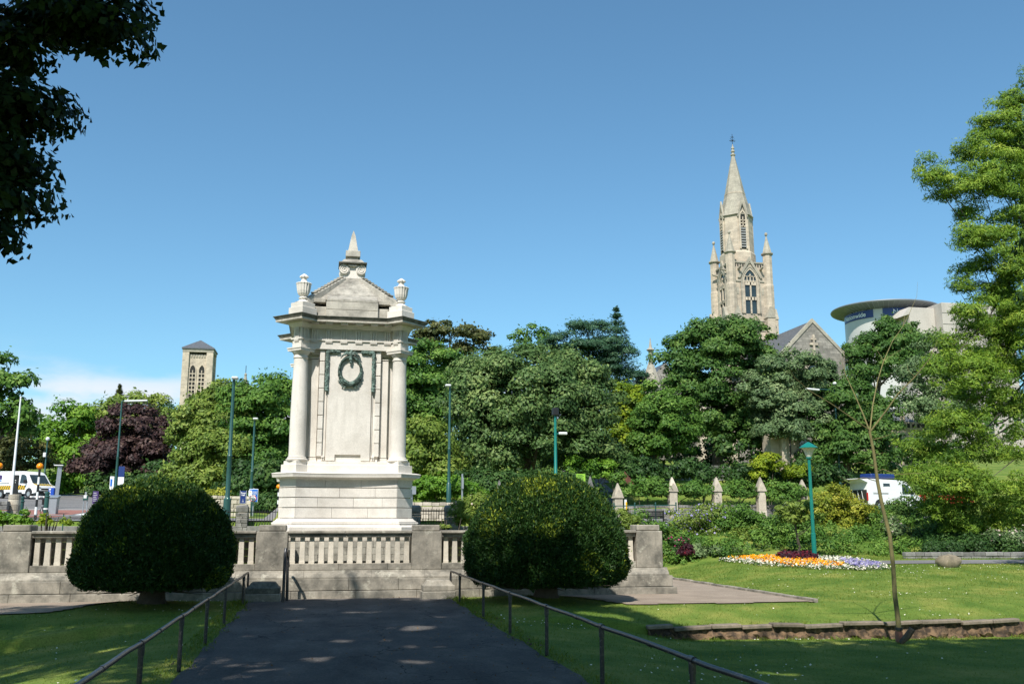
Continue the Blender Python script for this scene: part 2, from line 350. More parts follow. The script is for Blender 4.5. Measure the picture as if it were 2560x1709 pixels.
def inst(me, name, parent, loc, rz=0, sc=None):
    o = bpy.data.objects.new(name, me); C.objects.link(o); o.parent = parent
    o.location = Vector(loc)-ORG[parent]; o.rotation_euler = (0,0,rz)
    if sc: o.scale = sc
    ORG[o] = Vector(loc)
    return o
def withmat(me, mat): me.materials.append(M[mat] if isinstance(mat, str) else mat); return me
def copy_thing(o, loc, rz=None, label=None):
    c = o.copy(); C.objects.link(c); c.location = loc; ORG[c] = Vector(loc)
    if rz is not None: c.rotation_euler = (0,0,rz)
    if label: c['label'] = label
    for ch in list(o.children):
        d = ch.copy(); C.objects.link(d); d.parent = c
        for g2 in list(ch.children):
            e = g2.copy(); C.objects.link(e); e.parent = d
    return c
def structure(o): o['kind'] = 'structure'; return o
def text_mesh(txt, size, font_bold=0):
    cu = bpy.data.curves.new('lettering', 'FONT'); cu.body = txt; cu.size = size; cu.align_x = 'CENTER'; cu.align_y = 'CENTER'
    cu.extrude = .0; cu.offset = font_bold
    o = bpy.data.objects.new('lettering', cu); C.objects.link(o)
    bpy.context.view_layer.update()
    me = bpy.data.meshes.new_from_object(o.evaluated_get(bpy.context.evaluated_depsgraph_get()))
    C.objects.unlink(o); bpy.data.objects.remove(o)
    return me
def put_text(txt, size, parent, mat, fn, bold=0, name='lettering'):
    """fn maps flat (a, b) to a place"""
    me = text_mesh(txt, size, bold); off = ORG[parent]
    for v in me.vertices: v.co = Vector(fn(v.co.x, v.co.y))-off
    me.materials.clear(); me.materials.append(M[mat])
    o = bpy.data.objects.new(name, me); C.objects.link(o); o.parent = parent; ORG[o] = off
    return o

# ------------------------------------------------------------------ foliage helpers (many small leaf faces)
def unit(a): return a/np.maximum(np.linalg.norm(a, axis=1, keepdims=True), 1e-6)
def leaf_mesh(name, cen, nrm, size, aspect, tint, rng, along=None, smooth=False):
    n = len(cen); nrm = unit(nrm)
    t = along if along is not None else rng.normal(size=(n,3))
    t = unit(t-nrm*np.sum(t*nrm, 1, keepdims=True)); b = np.cross(nrm, t)
    s = np.asarray(size)[:,None]; fold = nrm*s*.22
    V = np.empty((n,4,3)); V[:,0] = cen-t*s; V[:,1] = cen+b*s*aspect-fold; V[:,2] = cen+t*s; V[:,3] = cen-b*s*aspect-fold
    me = bpy.data.meshes.new(name)
    me.vertices.add(4*n); me.loops.add(4*n); me.polygons.add(n)
    me.vertices.foreach_set('co', V.reshape(-1))
    me.loops.foreach_set('vertex_index', np.arange(4*n, dtype=np.int32))
    me.polygons.foreach_set('loop_start', np.arange(0,4*n,4, dtype=np.int32))
    me.polygons.foreach_set('loop_total', np.full(n,4, dtype=np.int32))
    me.update(calc_edges=True)
    a = me.attributes.new('tint', 'FLOAT', 'POINT'); a.data.foreach_set('value', np.repeat(np.clip(tint,0,1),4).astype(np.float32))
    return me
def sph(rng, n, zmin=-1):
    d = unit(rng.normal(size=(n*3,3))); d = d[d[:,2] > zmin]
    return d[:n]
def crown_points(blobs, nclump, cr, per, rng, flat=.75, zmin=-.55, inner=.18, shell=(.76, 1.07), stray=.03, thin=0):
    """leaf clumps spread over and inside several ellipsoids"""
    w = np.array([b[1][0]*b[1][2]+b[1][0]*b[1][1] for b in blobs]); w = w/w.sum()
    cen = []; nr = []; tn = []
    for (c, r), wi in zip(blobs, w):
        k = max(3, int(round(nclump*wi))); d = sph(rng, k, zmin); d = d[(d[:,1] < .25) | (rng.uniform(0,1,len(d)) > thin)]; k = len(d)   # fewer clumps on the far side
        cc = np.array(c)+d*np.array(r)*rng.uniform(shell[0], shell[1], (k,1))
        rad = cr*rng.uniform(.55, 1.5, k); ct = rng.normal(0, .15, k)
        cnt = np.maximum(4, (per*(rad/cr)**2*rng.uniform(.7, 1.25, k)).astype(int))
        idx = np.repeat(np.arange(k), cnt); m_ = len(idx)
        e = sph(rng, m_, -.36); m_ = len(e); idx = idx[:m_]
        q = np.where(rng.uniform(0,1,m_) < .78, rng.uniform(.72,1.08,m_), rng.uniform(.1,.8,m_))
        p = cc[idx]+e*(rad[idx]*q)[:,None]*np.array([1,1,flat])
        cen.append(p); nr.append(e*1.0+d[idx]*.3+rng.normal(0,.36,(m_,3))+np.array([0,0,.25]))
        tn.append(.42+ct[idx]+rng.normal(0,.17,m_)+.10*e[:,2])  # random tint, paler towards the top of each clump
        ks = int(m_*stray)
        if ks:
            js = rng.integers(0, k, ks); es = sph(rng, ks, -.2); ks = len(es); js = js[:ks]
            cen.append(cc[js]+es*(rad[js]*rng.uniform(1.0,1.32,ks))[:,None]); nr.append(rng.normal(size=(ks,3))); tn.append(rng.normal(.55,.15,ks))
        ki = int(m_*inner)
        if ki:
            d2 = sph(rng, ki, -.8); ki = len(d2)
            cen.append(np.array(c)+d2*np.array(r)*rng.uniform(.15,.75,(ki,1))); nr.append(rng.normal(size=(ki,3))); tn.append(rng.normal(.3,.15,ki))  # inner leaves get a darker tint
    return np.concatenate(cen), np.concatenate(nr), np.concatenate(tn)
LIMB = {}
def tree(name, label, blobs, base, style, nclump=110, cr=1.0, per=150, leaf=.17, aspect=.55, seed=1, trunk_r=.35, group=None, limbs=6,
         flat=.75, zmin=-.55, inner=.18, bark='bark', shell=(.76,1.07), cat='tree', droop=0, limb_k=1.0, cull=None, stray=.03):
    rng = np.random.default_rng(seed); leaf *= .92; per *= 1.12
    if style not in ('canopy', 'cypress'): cr *= .84; shell = (.70, 1.07); flat = min(flat, .85)
    t = thing(name, label, cat, base, group)
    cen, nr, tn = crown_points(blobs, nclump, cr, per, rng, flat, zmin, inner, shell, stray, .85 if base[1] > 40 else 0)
    if cull is not None:
        kp = cull(cen, rng); cen, nr, tn = cen[kp], nr[kp], tn[kp]
    al = None
    if droop: al = rng.normal(0,.5,(len(cen),3))+np.array([0,0,-droop])
    me = leaf_mesh('crown', cen-np.array(base), nr, leaf*rng.uniform(.65,1.3,len(cen)), aspect, tn, rng, al)
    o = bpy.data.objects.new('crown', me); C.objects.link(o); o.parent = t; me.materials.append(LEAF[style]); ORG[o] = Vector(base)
    mb = MB(); B = Vector(base); top = Vector(blobs[0][0]); rr = random.Random(seed)
    mid = B.lerp(top, .5)+Vector((rr.uniform(-.3,.3), rr.uniform(-.3,.3), 0))
    mb.tube([B-Vector((0,0,.3)), B+Vector((0,0,.3)), B.lerp(mid,.5)+Vector((rr.uniform(-.15,.15),0,0)), mid, top], [trunk_r*1.4, trunk_r*1.1, trunk_r*.9, trunk_r*.7, trunk_r*.2], 8)
    mb.build('trunk', bark, t, smooth=True)
    for k in range(limbs):
        c, r = blobs[k % len(blobs)]; c = Vector(c)
        a = rr.uniform(0, 6.28); e = c+Vector((math.cos(a)*r[0]*.75, math.sin(a)*r[1]*.75, r[2]*rr.uniform(-.2,.6)))
        s0 = B.lerp(mid, rr.uniform(.55,1)) if k % 2 else mid.lerp(top, rr.uniform(0,.5))
        m_ = s0.lerp(e, .5)+Vector((0,0,-.08*(e-s0).length))
        l = MB().tube([s0, m_, e], [trunk_r*.42*limb_k, trunk_r*.26*limb_k, trunk_r*.06*limb_k], 6).build('limb', bark, t, smooth=True)
    return t
def pxblobs(ells, y, depth=.8):
    """ellipses (u, v, half-width, half-height) seen in the photo, as bodies of foliage at distance y"""
    out_ = []
    for e in ells:
        u, v, a, b2 = e[:4]; yy = e[4] if len(e) > 4 else y
        k = mpp(u, v, yy); p = at(u, v, yy)
        out_.append((tuple(p), (a*k, a*k*depth, b2*k)))
    return out_

# ------------------------------------------------------------------ the lie of the land
def ss(a, b, x): t = np.clip((x-a)/(b-a), 0, 1); return t*t*(3-2*t)
def H(x, y):
    x = np.asarray(x, float); y = np.asarray(y, float); ax = np.abs(x)
    # park in front of the terrace: lower lawns fall away from the path, low retaining wall at y = 24.7
    low = -.02-(.50*ss(3.3, 8.2, ax)+.12*ss(8, 17, x))*(1-ss(24.62, 24.78, y))
    low = low-.13*ss(7, 8.6, ax)*ss(22.9, 24.3, y)*(1-ss(24.62, 24.78, y))
    low = low-.30*ss(5.5, 8.2, ax)*ss(24.62, 24.78, y)*(1-ss(24.8, 27.7, y))
    cxm = np.where(x > 0, 5.35, -5.85)
    low = low+.20*np.exp(-(((x-cxm)/1.9)**2+((y-29.0)/1.6)**2))
    lawn = .72*ss(25.5, 43, y)*ss(13.6, 20, x)
    z = low+lawn
    # ground behind the terrace and road level
    terr = (1.6*ss(33, 38, y)+.82*ss(41.75, 42.3, y))*(1-ss(10.5, 11.2, x))
    bank = 1.85*ss(45.5-.30*np.clip(x-16, 0, 10), 53, y)*ss(10.5, 11.2, x)
    z = z+terr+bank+.05*ss(15, 20, x)*ss(44, 50, y)
    # hill: gentle on the left, steep on the right
    left = np.interp(y, [50, 92, 130, 200, 350, 800], [0, 2.1, 4.2, 9, 20, 30])
    right = np.interp(y, [61, 66, 78, 130, 200, 350, 800], [0, .45, 3.9, 9.6, 17, 26, 32])
    mid = .9*ss(51.6, 51.9, y)*ss(-3.6, -3.0, x)*(1-ss(11.0, 11.6, x))*(1-ss(56, 66, y))
    k = ss(-12, 8, x)
    return z+left*(1-k)+right*k+mid
def h(x, y): return float(H(x, y))
def sheet(name, xs, ys, mat, dz=0, mask=None, fx=None):
    X, Y = np.meshgrid(xs, ys)
    if fx: X, Y = fx(X, Y)
    Z = H(X, Y)+dz; nx = len(xs); ny = len(ys)
    me = bpy.data.meshes.new(name)
    V = np.stack([X, Y, Z], -1).reshape(-1, 3)
    i = np.arange((ny-1)*(nx-1)); r_ = i//(nx-1); c_ = i % (nx-1); a = r_*nx+c_
    F = np.stack([a, a+1, a+nx+1, a+nx], -1)
    if mask is not None:
        cx = (X[:-1,:-1]+X[1:,1:])/2; cy = (Y[:-1,:-1]+Y[1:,1:])/2; F = F[mask(cx, cy).reshape(-1)]
    me.from_pydata(V.tolist(), [], F.tolist())
    me.polygons.foreach_set('use_smooth', [True]*len(me.polygons))
    o = bpy.data.objects.new(name, me); C.objects.link(o); me.materials.append(M[mat]); return structure(o)
xs = np.concatenate([[-700,-400,-250,-160,-110,-80,-60,-48], np.arange(-40, 50.1, .5), [55,62,70,80,95,115,150,210,300,450,700]])
ys = np.concatenate([[-120,-70,-40,-20,-10,-4,0,4,7], np.arange(9, 24.4, .45), [24.5, 24.6, 24.66, 24.72, 24.8, 24.9], np.arange(25.2, 66.1, .45), [68,70,73,76,79,83,88,94,100,110,120,135,150,175,200,240,300,380,500,800]])
sheet('ground', xs, ys, 'grass')
# path between the railings
def pathfx(X, Y): return X*(1+.012*np.sin(Y*1.7)+.008*np.sin(Y*4.1+X)), Y
px_ = sheet('path', np.linspace(-3.02, 3.02, 14), np.arange(-12, 31.6, .5), 'asphalt', .035, fx=pathfx)
# gravel walks either side, in front of and beside the terrace
def gm(cx, cy):
    ax = np.abs(cx)
    e = 27.75+.12*np.sin(cx*2.1)+np.clip(7.9-ax, 0, 9)*1.3
    return ((cy > e) & (cy < 32.3) & (ax < 13.7) & (ax > 2.9)) | ((ax > 10.3) & (ax < 13.7) & (cy >= 32.2) & (cy < 41)) | ((ax < 3.1) & (cy > 31.2) & (cy < 32.4))
sheet('gravel_walk', np.arange(-13.8, 13.81, .2), np.arange(27, 41.1, .2), 'gravel', .03, gm)
# roads
sheet('road', np.arange(-60, 10.5, .8), np.arange(42.6, 55.0, .6), 'road', .05, lambda x, y: (y < 51.4) | (x < -3.4))
sheet('road_junction', np.arange(-48, -11.9, .8), np.arange(51.4, 104, .9), 'road', .05, lambda x, y: (x > -.46*y-2) & (x < -9.5-.04*y))
sheet('road_uphill', np.arange(10, 90, .8), np.arange(51, 74, .6), 'road', .05, lambda x, y: (y > 50.5+.16*(x-10)) & (y < 58.5+.16*(x-10)))
sheet('side_road', np.arange(13, 26, .5), np.arange(58, 84, .5), 'road', .06, lambda x, y: (x > 15.4+.16*(y-58)) & (x < 18.6+.16*(y-58)))
sheet('footpath', np.arange(19, 70, .5), np.arange(36, 46, .25), 'road', .03, lambda x, y: (y > 38.6+.9*np.exp(-(x-19)/2.)) & (y < 40.5+.5*np.exp(-(x-19)/2.)))
sheet('red_crossing', np.arange(-21, -14.4, .5), np.arange(54, 64.1, .5), 'redroad', .056)
for i, (x0, x1, y0, y1) in enumerate([(-14.2,-13.0,56,63), (-12.6,-12.2,57,64), (-21,-14.4,64.3,64.7)]):
    sheet('road_marking', np.linspace(x0, x1, 4), np.linspace(y0, y1, 8), 'roadpaint', .062)
sheet('road_marking', np.linspace(15.9, 19.5, 5), np.linspace(63.0, 63.3, 3), 'roadpaint', .07)

#@@MAIN@@
# ------------------------------------------------------------------ terrace wall with balustrade
TW = thing('terrace_wall', 'long grey stone terrace wall with piers and pale slatted balustrade below the monument', 'wall', (0, 32, 0))
def course(x0, x1, yf, yb, z0, z1, step, seed, bev=.012, name='stone_block', mat='terrace', prof=None):
    r_ = random.Random(seed); x = x0
    while x < x1-.05:
        w_ = min(step*r_.uniform(.8, 1.2), x1-x)
        if x1-(x+w_) < step*.35: w_ = x1-x
        m_ = MB()
        d = r_.uniform(-.006, .006)
        if prof:
            pts = [(yb, z0), (yb, z1)]+[(yf+a+d, b_) for a, b_ in prof]
            n_ = len(pts); vs = [(x+.003, a, b_) for a, b_ in pts]+[(x+w_-.003, a, b_) for a, b_ in pts]
            m_.add(vs, [tuple(range(n_)), tuple(range(2*n_-1, n_-1, -1))]+[(i, n_+i, n_+(i+1) % n_, (i+1) % n_) for i in range(n_)])
        else: m_.box(x+.003, x+w_-.003, yf+d, yb, z0, z1)
        m_.build(name, mat, TW, bevel=0 if prof else bev)
        x += w_
XE = 17.0
for xa, xb in ((-XE, 10.75),):
    course(xa, xb+.12, 31.60, 32.95, -.4, .235, 1.9, 3)
    course(xa, xb, 31.68, 32.94, .25, .60, 1.7, 4)
    course(xa, xb-.1, 31.74, 32.93, .605, .86, 2.1, 5, prof=[(.0,.605), (.0,.655), (.04,.70), (.10,.76), (.17,.80), (.20,.86)][::-1])
bays = [(-XE, -10.48), (-9.58, -2.97), (-1.99, 1.95), (2.93, 9.58)]
bal = MB()
bal.rings([[(-.085,-.07,0),(.085,-.07,0),(.085,.07,0),(-.085,.07,0)], [(-.092,-.075,.0),(.092,-.075,.0),(.092,.075,.0),(-.092,.075,.0)],
           [(-.092,-.075,.08),(.092,-.075,.08),(.092,.075,.08),(-.092,.075,.08)], [(-.085,-.07,.09),(.085,-.07,.09),(.085,.07,.09),(-.085,.07,.09)],
           [(-.075,-.062,.84),(.075,-.062,.84),(.075,.062,.84),(-.075,.062,.84)]])
balm = withmat(bal.mesh('baluster', bevel=.006), 'baluster')
for x0, x1 in bays:
    # bottom rail, top rail and coping in lengths
    course(x0, x1, 31.97, 32.6, .865, 1.065, 1.5, int(x0*7)+50, name='bottom_rail')
    course(x0, x1, 31.99, 32.56, 1.885, 2.0, 2.0, int(x0*7)+60, name='top_rail')
    course(x0, x1, 31.90, 32.66, 2.004, 2.10, 2.2, int(x0*7)+70, name='coping_stone', bev=.02)
    n_ = max(1, int(round((x1-x0-.12)/.297))); st_ = (x1-x0)/n_
    for i in range(n_):
        inst(balm, 'baluster', TW, (x0+st_*(i+.5)+rnd.uniform(-.004,.004), 32.16, 1.06))
    # coursed wall of the monument steps seen between the balusters
    z_ = 1.06; yw = 33.38 if abs(x0) < 2 else 32.74
    for k in range(4):
        course(x0-.8*(abs(x0) < 2), x1+.8*(abs(x0) < 2), yw+rnd.uniform(0,.02), yw+.1, z_+.004, z_+.226, .62, int(x0*11)+k, bev=.008, name='back_block', mat='backblock' if k < 3 else 'baluster'); z_ += .23
def pier(x0, x1, wide=0):
    m_ = MB(); m_.box(x0, x1, 31.93, 32.88, .86, 2.075)
    p = m_.build('pier', 'terrace', TW, bevel=.018)
    MB().box(x0+.06, x1-.06, 31.99, 32.82, 2.078, 2.28).build('pier_cap', 'terrace', p, bevel=.03)
for x0, x1 in ((-10.48,-9.58), (-2.97,-1.99), (1.95,2.93), (9.58,10.51)): pier(x0, x1)

# ------------------------------------------------------------------ the monument
MX, MY = -.14, 36.2
MO = thing('war_memorial', 'tall pale stone monument with corner columns, urns, bronze wreath and obelisk finial', 'monument', (MX, MY, 1.2))
def L(pts): return [(MX+x, MY+y) for x, y in pts]
def rot4(side):          # one side's points (front), turned to all four sides
    o_ = []
    for q in range(4):
        a = q*math.pi/2; c_, s_ = round(math.cos(a)), round(math.sin(a))
        o_ += [(x*c_-y*s_, x*s_+y*c_) for x, y in side]
    return o_
def plin(o, sag=.34, nseg=14, a=2.3, hh=1.72):
    """plinth outline: square with cut corners and hollowed sides"""
    A = a+o; h_ = hh+.414*o
    return rot4([(-h_+2*h_*i/nseg, -A+sag*(1-((i/nseg-.5)*2)**2)) for i in range(nseg+1)])
def sweep(name, fn, prof, mat, parent, bevel=0, smooth=False):
    m_ = MB(); m_.rings([[(MX+x, MY+y, z_) for x, y in fn(o)] for o, z_ in prof])
    return m_.build(name, mat, parent, bevel, smooth)
def ringblocks(fn, o, z0, z1, splits, thick, mat, name, seed, taper=0):
    """one course cut into blocks round the outline; splits: positions within a side of 15 points"""
    P0 = fn(o); Pi = fn(o-thick); n_ = len(P0); side = n_//4; r_ = random.Random(seed)
    Pt = fn(o-taper)
    cuts = []
    for q in range(4):
        cuts += [q*side+k for k in splits]
    for a, b_ in zip(cuts, cuts[1:]+[cuts[0]+n_]):
        idx = [i % n_ for i in range(a, b_+1)]
        og = [Vector(P0[i]) for i in idx]; ig = [Vector(Pi[i]) for i in idx]
        def trim(p): # open the joints by a few millimetres
            p = [q_.copy() for q_ in p]; d0 = (p[1]-p[0]).normalized(); d1 = (p[-2]-p[-1]).normalized(); p[0] += d0*.004; p[-1] += d1*.004; return p
        og = trim(og); ig = trim(ig); ot = trim([Vector(Pt[i]) for i in idx])
        k = len(og); vs = [(MX+p.x, MY+p.y, z0) for p in og]+[(MX+p.x, MY+p.y, z0) for p in ig[::-1]]
        vs += [(MX+p.x, MY+p.y, z1) for p in ot]+[(MX+p.x, MY+p.y, z1) for p in ig[::-1]]
        m = 2*k; m_ = MB()
        m_.add(vs, [tuple(range(m-1,-1,-1)), tuple(range(m, 2*m))]+[(i, (i+1) % m, m+(i+1) % m, m+i) for i in range(m)])
        m_.build(name, mat, MO, bevel=.006)
sweep('core', lambda o: plin(o), [(-.12, 1.0), (-.12, 4.0)], 'portland', MO)
sweep('base_step', lambda o: plin(o), [(.45, 1.0), (.45, 2.04), (.43, 2.06)], 'portlandw', MO)
sweep('base_plinth', lambda o: plin(o), [(.36, 2.062), (.36, 2.20), (.34, 2.215), (.22, 2.245), (.20, 2.29), (.22, 2.33), (.20, 2.365)], 'portland', MO)
sweep('base_moulding', lambda o: plin(o), [(.16, 2.368), (.165, 2.39), (.10, 2.42), (.05, 2.47), (.025, 2.495)], 'portland', MO)
z_ = 2.515
for k, zt in enumerate((2.845, 3.185, 3.525, 3.80)):
    ringblocks(plin, 0, z_, zt, [(0,5,10,14), (0,3,8,12,14), (0,6,11,14), (0,4,9,14)][k], .3, 'portland', 'plinth_block', k); z_ = zt+.028
sweep('plinth_cornice', lambda o: plin(o), [(.02, 3.80), (.03, 3.83), (.10, 3.85), (.13, 3.875), (.25, 3.89), (.26, 3.955), (.27, 3.99), (.285, 4.01), (.27, 4.03), (.12, 4.06)], 'portland', MO)
# pedestal stage under columns
def upout(o, r=.43):
    r = r+o*1.414; A = 1.80+o; i_ = 1.75-(r-(A-1.75))
    return rot4([(-i_, -A), (i_, -A), (1.75, -1.75-r)])  # + next side's first point closes the corner
def upout2(o):
    r = .44+o*1.414; A = 1.84+o; i_ = 1.75-(r-(A-1.75)); pts = []
    one = [(-i_, -A), (i_, -A), (1.75, -1.75-r), (1.75+r, -1.75)]
    return rot4(one)
sweep('pedestal_course', upout2, [(.06, 4.05), (.06, 4.33), (0, 4.335), (0, 4.455)], 'portland', MO, bevel=.006)
# core of the upper stage: chamfered block, raised front slabs on the four sides
def oct_(b_, i_): return rot4([(-i_, -b_), (i_, -b_)])
m_ = MB(); m_.prism(L(oct_(1.42, 1.24)), 4.457, 8.50); m_.build('shaft', 'portland', MO)
for sx in (-1, 1):
    for sy in (-1, 1):
        # columns: base, shaft with entasis, ring, echinus, square cap set diagonally
        cx, cy = MX+sx*1.75, MY+sy*1.75
        col = MB().lathe([(.30,.09), (.30,.13), (.285,.17), (.283,.4), (.284,.9), (.28,1.6), (.268,2.4), (.25,3.1), (.238,3.64)], (cx, cy, 4.457), 24).build('column', 'portland', MO, smooth=True)
        MB().lathe([(.36,0), (.375,.03), (.375,.06), (.345,.085), (.32,.095), (.325,.13), (.30,.15)], (cx, cy, 4.457), 24).build('column_base', 'portland', col, smooth=True)
        MB().lathe([(.24,3.60), (.262,3.62), (.262,3.66), (.24,3.68), (.24,3.745), (.262,3.76), (.29,3.80), (.325,3.86)], (cx, cy, 4.457), 24).build('capital', 'portland', col, smooth=True)
        a_ = MB(); r_ = .47
        a_.prism([(cx-r_, cy), (cx, cy-r_), (cx+r_, cy), (cx, cy+r_)], 8.32, 8.40); r_ = .50
        a_.prism([(cx-r_, cy), (cx, cy-r_), (cx+r_, cy), (cx, cy+r_)], 8.402, 8.445); a_.build('abacus', 'portland', col)
        # pilaster responds on the chamfers, either side
        for q in ((1,0), (0,1)):
            px_c, py_c = (MX+sx*1.235, MY+sy*1.40) if q[1] == 0 else (MX+sx*1.40, MY+sy*1.235)
            p_ = MB().box(px_c-.13, px_c+.13, py_c-.13, py_c+.13, 4.62, 8.1).build('pilaster', 'portland', MO, bevel=.006)
            MB().box(px_c-.16, px_c+.16, py_c-.16, py_c+.16, 4.457, 4.535).box(px_c-.145, px_c+.145, py_c-.145, py_c+.145, 4.535, 4.60).build('pilaster_base', 'portland', p_, bevel=.008)
            MB().box(px_c-.15, px_c+.15, py_c-.15, py_c+.15, 8.13, 8.17).box(px_c-.145, px_c+.145, py_c-.145, py_c+.145, 8.27, 8.33).box(px_c-.18, px_c+.18, py_c-.18, py_c+.18, 8.332, 8.44).build('pilaster_cap', 'portland', p_, bevel=.008)
def front(q, m_):
    """turn a front-side MB in monument coordinates to side q"""
    a = q*math.pi/2; c_, s_ = round(math.cos(a)), round(math.sin(a)); n_ = MB()
    n_.v = [(MX+x*c_-y*s_, MY+x*s_+y*c_, z_) for x, y, z_ in m_.v]; n_.f = m_.f; return n_
for q in range(4):
    front(q, MB().box(-1.05, 1.05, -1.60, -1.40, 4.457, 8.499)).build('front_slab', 'portland', MO, bevel=.008)
    # tablet with a notched foot
    t_ = MB().slab([(-.77,4.49), (-.45,4.49), (-.45,4.70), (.45,4.70), (.45,4.49), (.77,4.49), (.77,8.40), (-.77,8.40)], .12, (0,-1.68,0))
    front(q, t_).build('tablet', 'portland', MO, bevel=.01)
    for sx in (-1, 1):
        s_ = MB().box(sx*.80-.022 if sx < 0 else .80-.0, sx*.80+.0 if sx < 0 else .80+.022, -1.64, -1.60, 4.62, 8.38)
        front(q, s_).build('fillet', 'portland', MO)
        d_ = MB().box(sx*.87-.05, sx*.87+.05, -1.70, -1.60, 4.60, 4.66).box(sx*.87-.04, sx*.87-.012, -1.68, -1.60, 4.5, 4.60).box(sx*.87+.012, sx*.87+.04, -1.68, -1.60, 4.5, 4.60)
        front(q, d_).build('drop_ornament', 'portland', MO)
        z0 = 4.64
        for k in range(8):
            z1 = 8.44 if k == 7 else z0+.462
            front(q, MB().box(min(sx*.905, sx*1.085), max(sx*.905, sx*1.085), -1.68, -1.55, z0, z1)).build('quoin_block', 'portland', MO, bevel=.012)
            z0 = z1+.022
# entablature
def ent(o):
    r = .31+o*1.414; A = 1.76+o; i_ = 1.75-(r-(A-1.75))
    return rot4([(-i_, -A), (i_, -A), (1.75, -1.75-r), (1.75+r, -1.75)])
sweep('architrave', ent, [(-.03, 8.446), (0, 8.45), (0, 8.74), (.045, 8.745), (.045, 8.80), (0, 8.803)], 'portland', MO)
sweep('frieze', ent, [(-.02, 8.806), (-.02, 9.17)], 'portland', MO)
sweep('bed_moulding', ent, [(.02, 9.172), (.05, 9.20), (.10, 9.25), (.11, 9.285), (.14, 9.30), (.14, 9.36)], 'portland', MO)
sweep('cornice', ent, [(.17, 9.365), (.38, 9.37), (.44, 9.362), (.44, 9.43), (.42, 9.435)], 'portlandw', MO)
sweep('cornice_edge', ent, [(.42, 9.438), (.455, 9.45), (.475, 9.50), (.51, 9.54), (.51, 9.56), (.40, 9.585), (.0, 9.63)], 'blackedge', MO)
tri = MB()
for k in (-1,0,1): tri.rings([[(k*.083-.034,-.035,0),(k*.083-.012,-.055,0),(k*.083+.012,-.055,0),(k*.083+.034,-.035,0),(k*.083+.034,.0,0),(k*.083-.034,.0,0)],
                              [(k*.083-.034,-.035,.32),(k*.083-.012,-.055,.32),(k*.083+.012,-.055,.32),(k*.083+.034,-.035,.32),(k*.083+.034,.0,.32),(k*.083-.034,.0,.32)]])
tri.box(-.125, .125, -.06, 0, .32, .36)
trim_ = withmat(tri.mesh('triglyph'), 'portland')
gut = MB(); gut.box(-.125, .125, -.045, 0, .045, .075)
for k in range(6): gut.box(-.118+k*.042, -.092+k*.042, -.04, 0, 0, .044)
gutm = withmat(gut.mesh('guttae'), 'portland')
mut = MB(); mut.box(-.13, .13, -.24, 0, 0, .05)
for k in range(7): mut.box(-.12+k*.036, -.098+k*.036, -.23, -.02, -.018, 0)
mutm = withmat(mut.mesh('mutule'), 'portland')
for q in range(4):
    a = q*math.pi/2; c_, s_ = round(math.cos(a)), round(math.sin(a))
    for k in range(6):
        x = (k-2.5)*.53
        if abs(x) > 1.3: x = math.copysign(1.29, x)
        P = lambda y: (MX+x*c_-y*s_, MY+x*s_+y*c_)
        inst(trim_, 'triglyph', MO, (*P(-1.742), 8.806), a)
        inst(gutm, 'guttae', MO, (*P(-1.762), 8.668), a)
        inst(mutm, 'mutule', MO, (*P(-1.905), 9.315), a)
    # triglyphs on the diagonal corner faces
    for fs_, sgn in ((-1,-1), (-1,1), (1,-1)):
        ang = a+sgn*math.pi/4
        fx, fy = 1.75*fs_, -1.75
        # face centre of the rotated square on this corner
        nx, ny = (math.sin(ang-a), -math.cos(ang-a)); d = .31/1.414-.02
        x, y = fx+nx*d, fy+ny*d
        P = (MX+x*c_-y*s_, MY+x*s_+y*c_)
        inst(trim_, 'triglyph', MO, (*P, 8.806), ang, (.85,1,1)); 
        x2, y2 = fx+nx*(d+.022), fy+ny*(d+.022); P2 = (MX+x2*c_-y2*s_, MY+x2*s_+y2*c_)
        inst(gutm, 'guttae', MO, (*P2, 8.668), ang, (.85,1,1))
# attic, hipped stone roof with ribs, urns
sweep('attic_base', lambda o: [(x*(1+o), y*(1+o)) for x, y in oct_(1.66, 1.30)], [(0, 9.60), (0, 10.02)], 'portlandw', MO, bevel=.02)
for q in range(4):
    f1 = MB().box(-.93, .93, -1.78, -1.2, 9.605, 9.90).box(-.93, .93, -1.775, -1.2, 9.906, 10.20)
    front(q, f1).build('attic_block', 'portlandw', MO, bevel=.015)
    f2 = MB(); f2.add([(-.93,-1.77,10.205),(.93,-1.77,10.205),(.93,-1.2,10.205),(-.93,-1.2,10.205),(-.91,-1.76,10.30),(.91,-1.76,10.30),(.91,-1.1,10.62),(-.91,-1.1,10.62)],
                      [(3,2,1,0),(4,5,6,7),(0,1,5,4),(1,2,6,5),(2,3,7,6),(3,0,4,7)])
    front(q, f2).build('attic_capping', 'roofstone', MO, bevel=.012)
    f3 = MB(); f3.box(-1.40, -.95, -1.60, -1.2, 10.19, 10.34).box(.95, 1.40, -1.60, -1.2, 10.19, 10.34)
    front(q, f3).build('eaves_block', 'portlandw', MO, bevel=.015)
    # roof slope of this side, as courses of slabs
    za, zb, wa, wb = 10.34, 11.46, 1.42, .36
    for k in range(4):
        t0, t1 = k/4., (k+1)/4.-.004; w0 = wa+(wb-wa)*t0; w1 = wa+(wb-wa)*t1; z0 = za+(zb-za)*t0; z1 = za+(zb-za)*t1
        f4 = MB(); f4.add([(-w0,-w0,z0),(w0,-w0,z0),(w1,-w1,z1),(-w1,-w1,z1),(-w0+.2,-w0+.2,z0-.05),(w0-.2,-w0+.2,z0-.05),(w1-.15,-w1+.2,z1-.1),(-w1+.15,-w1+.2,z1-.1)],
                     [(0,1,2,3),(7,6,5,4),(0,4,5,1),(1,5,6,2),(2,6,7,3),(3,7,4,0)])
        front(q, f4).build('roof_slab', 'roofstone', MO)
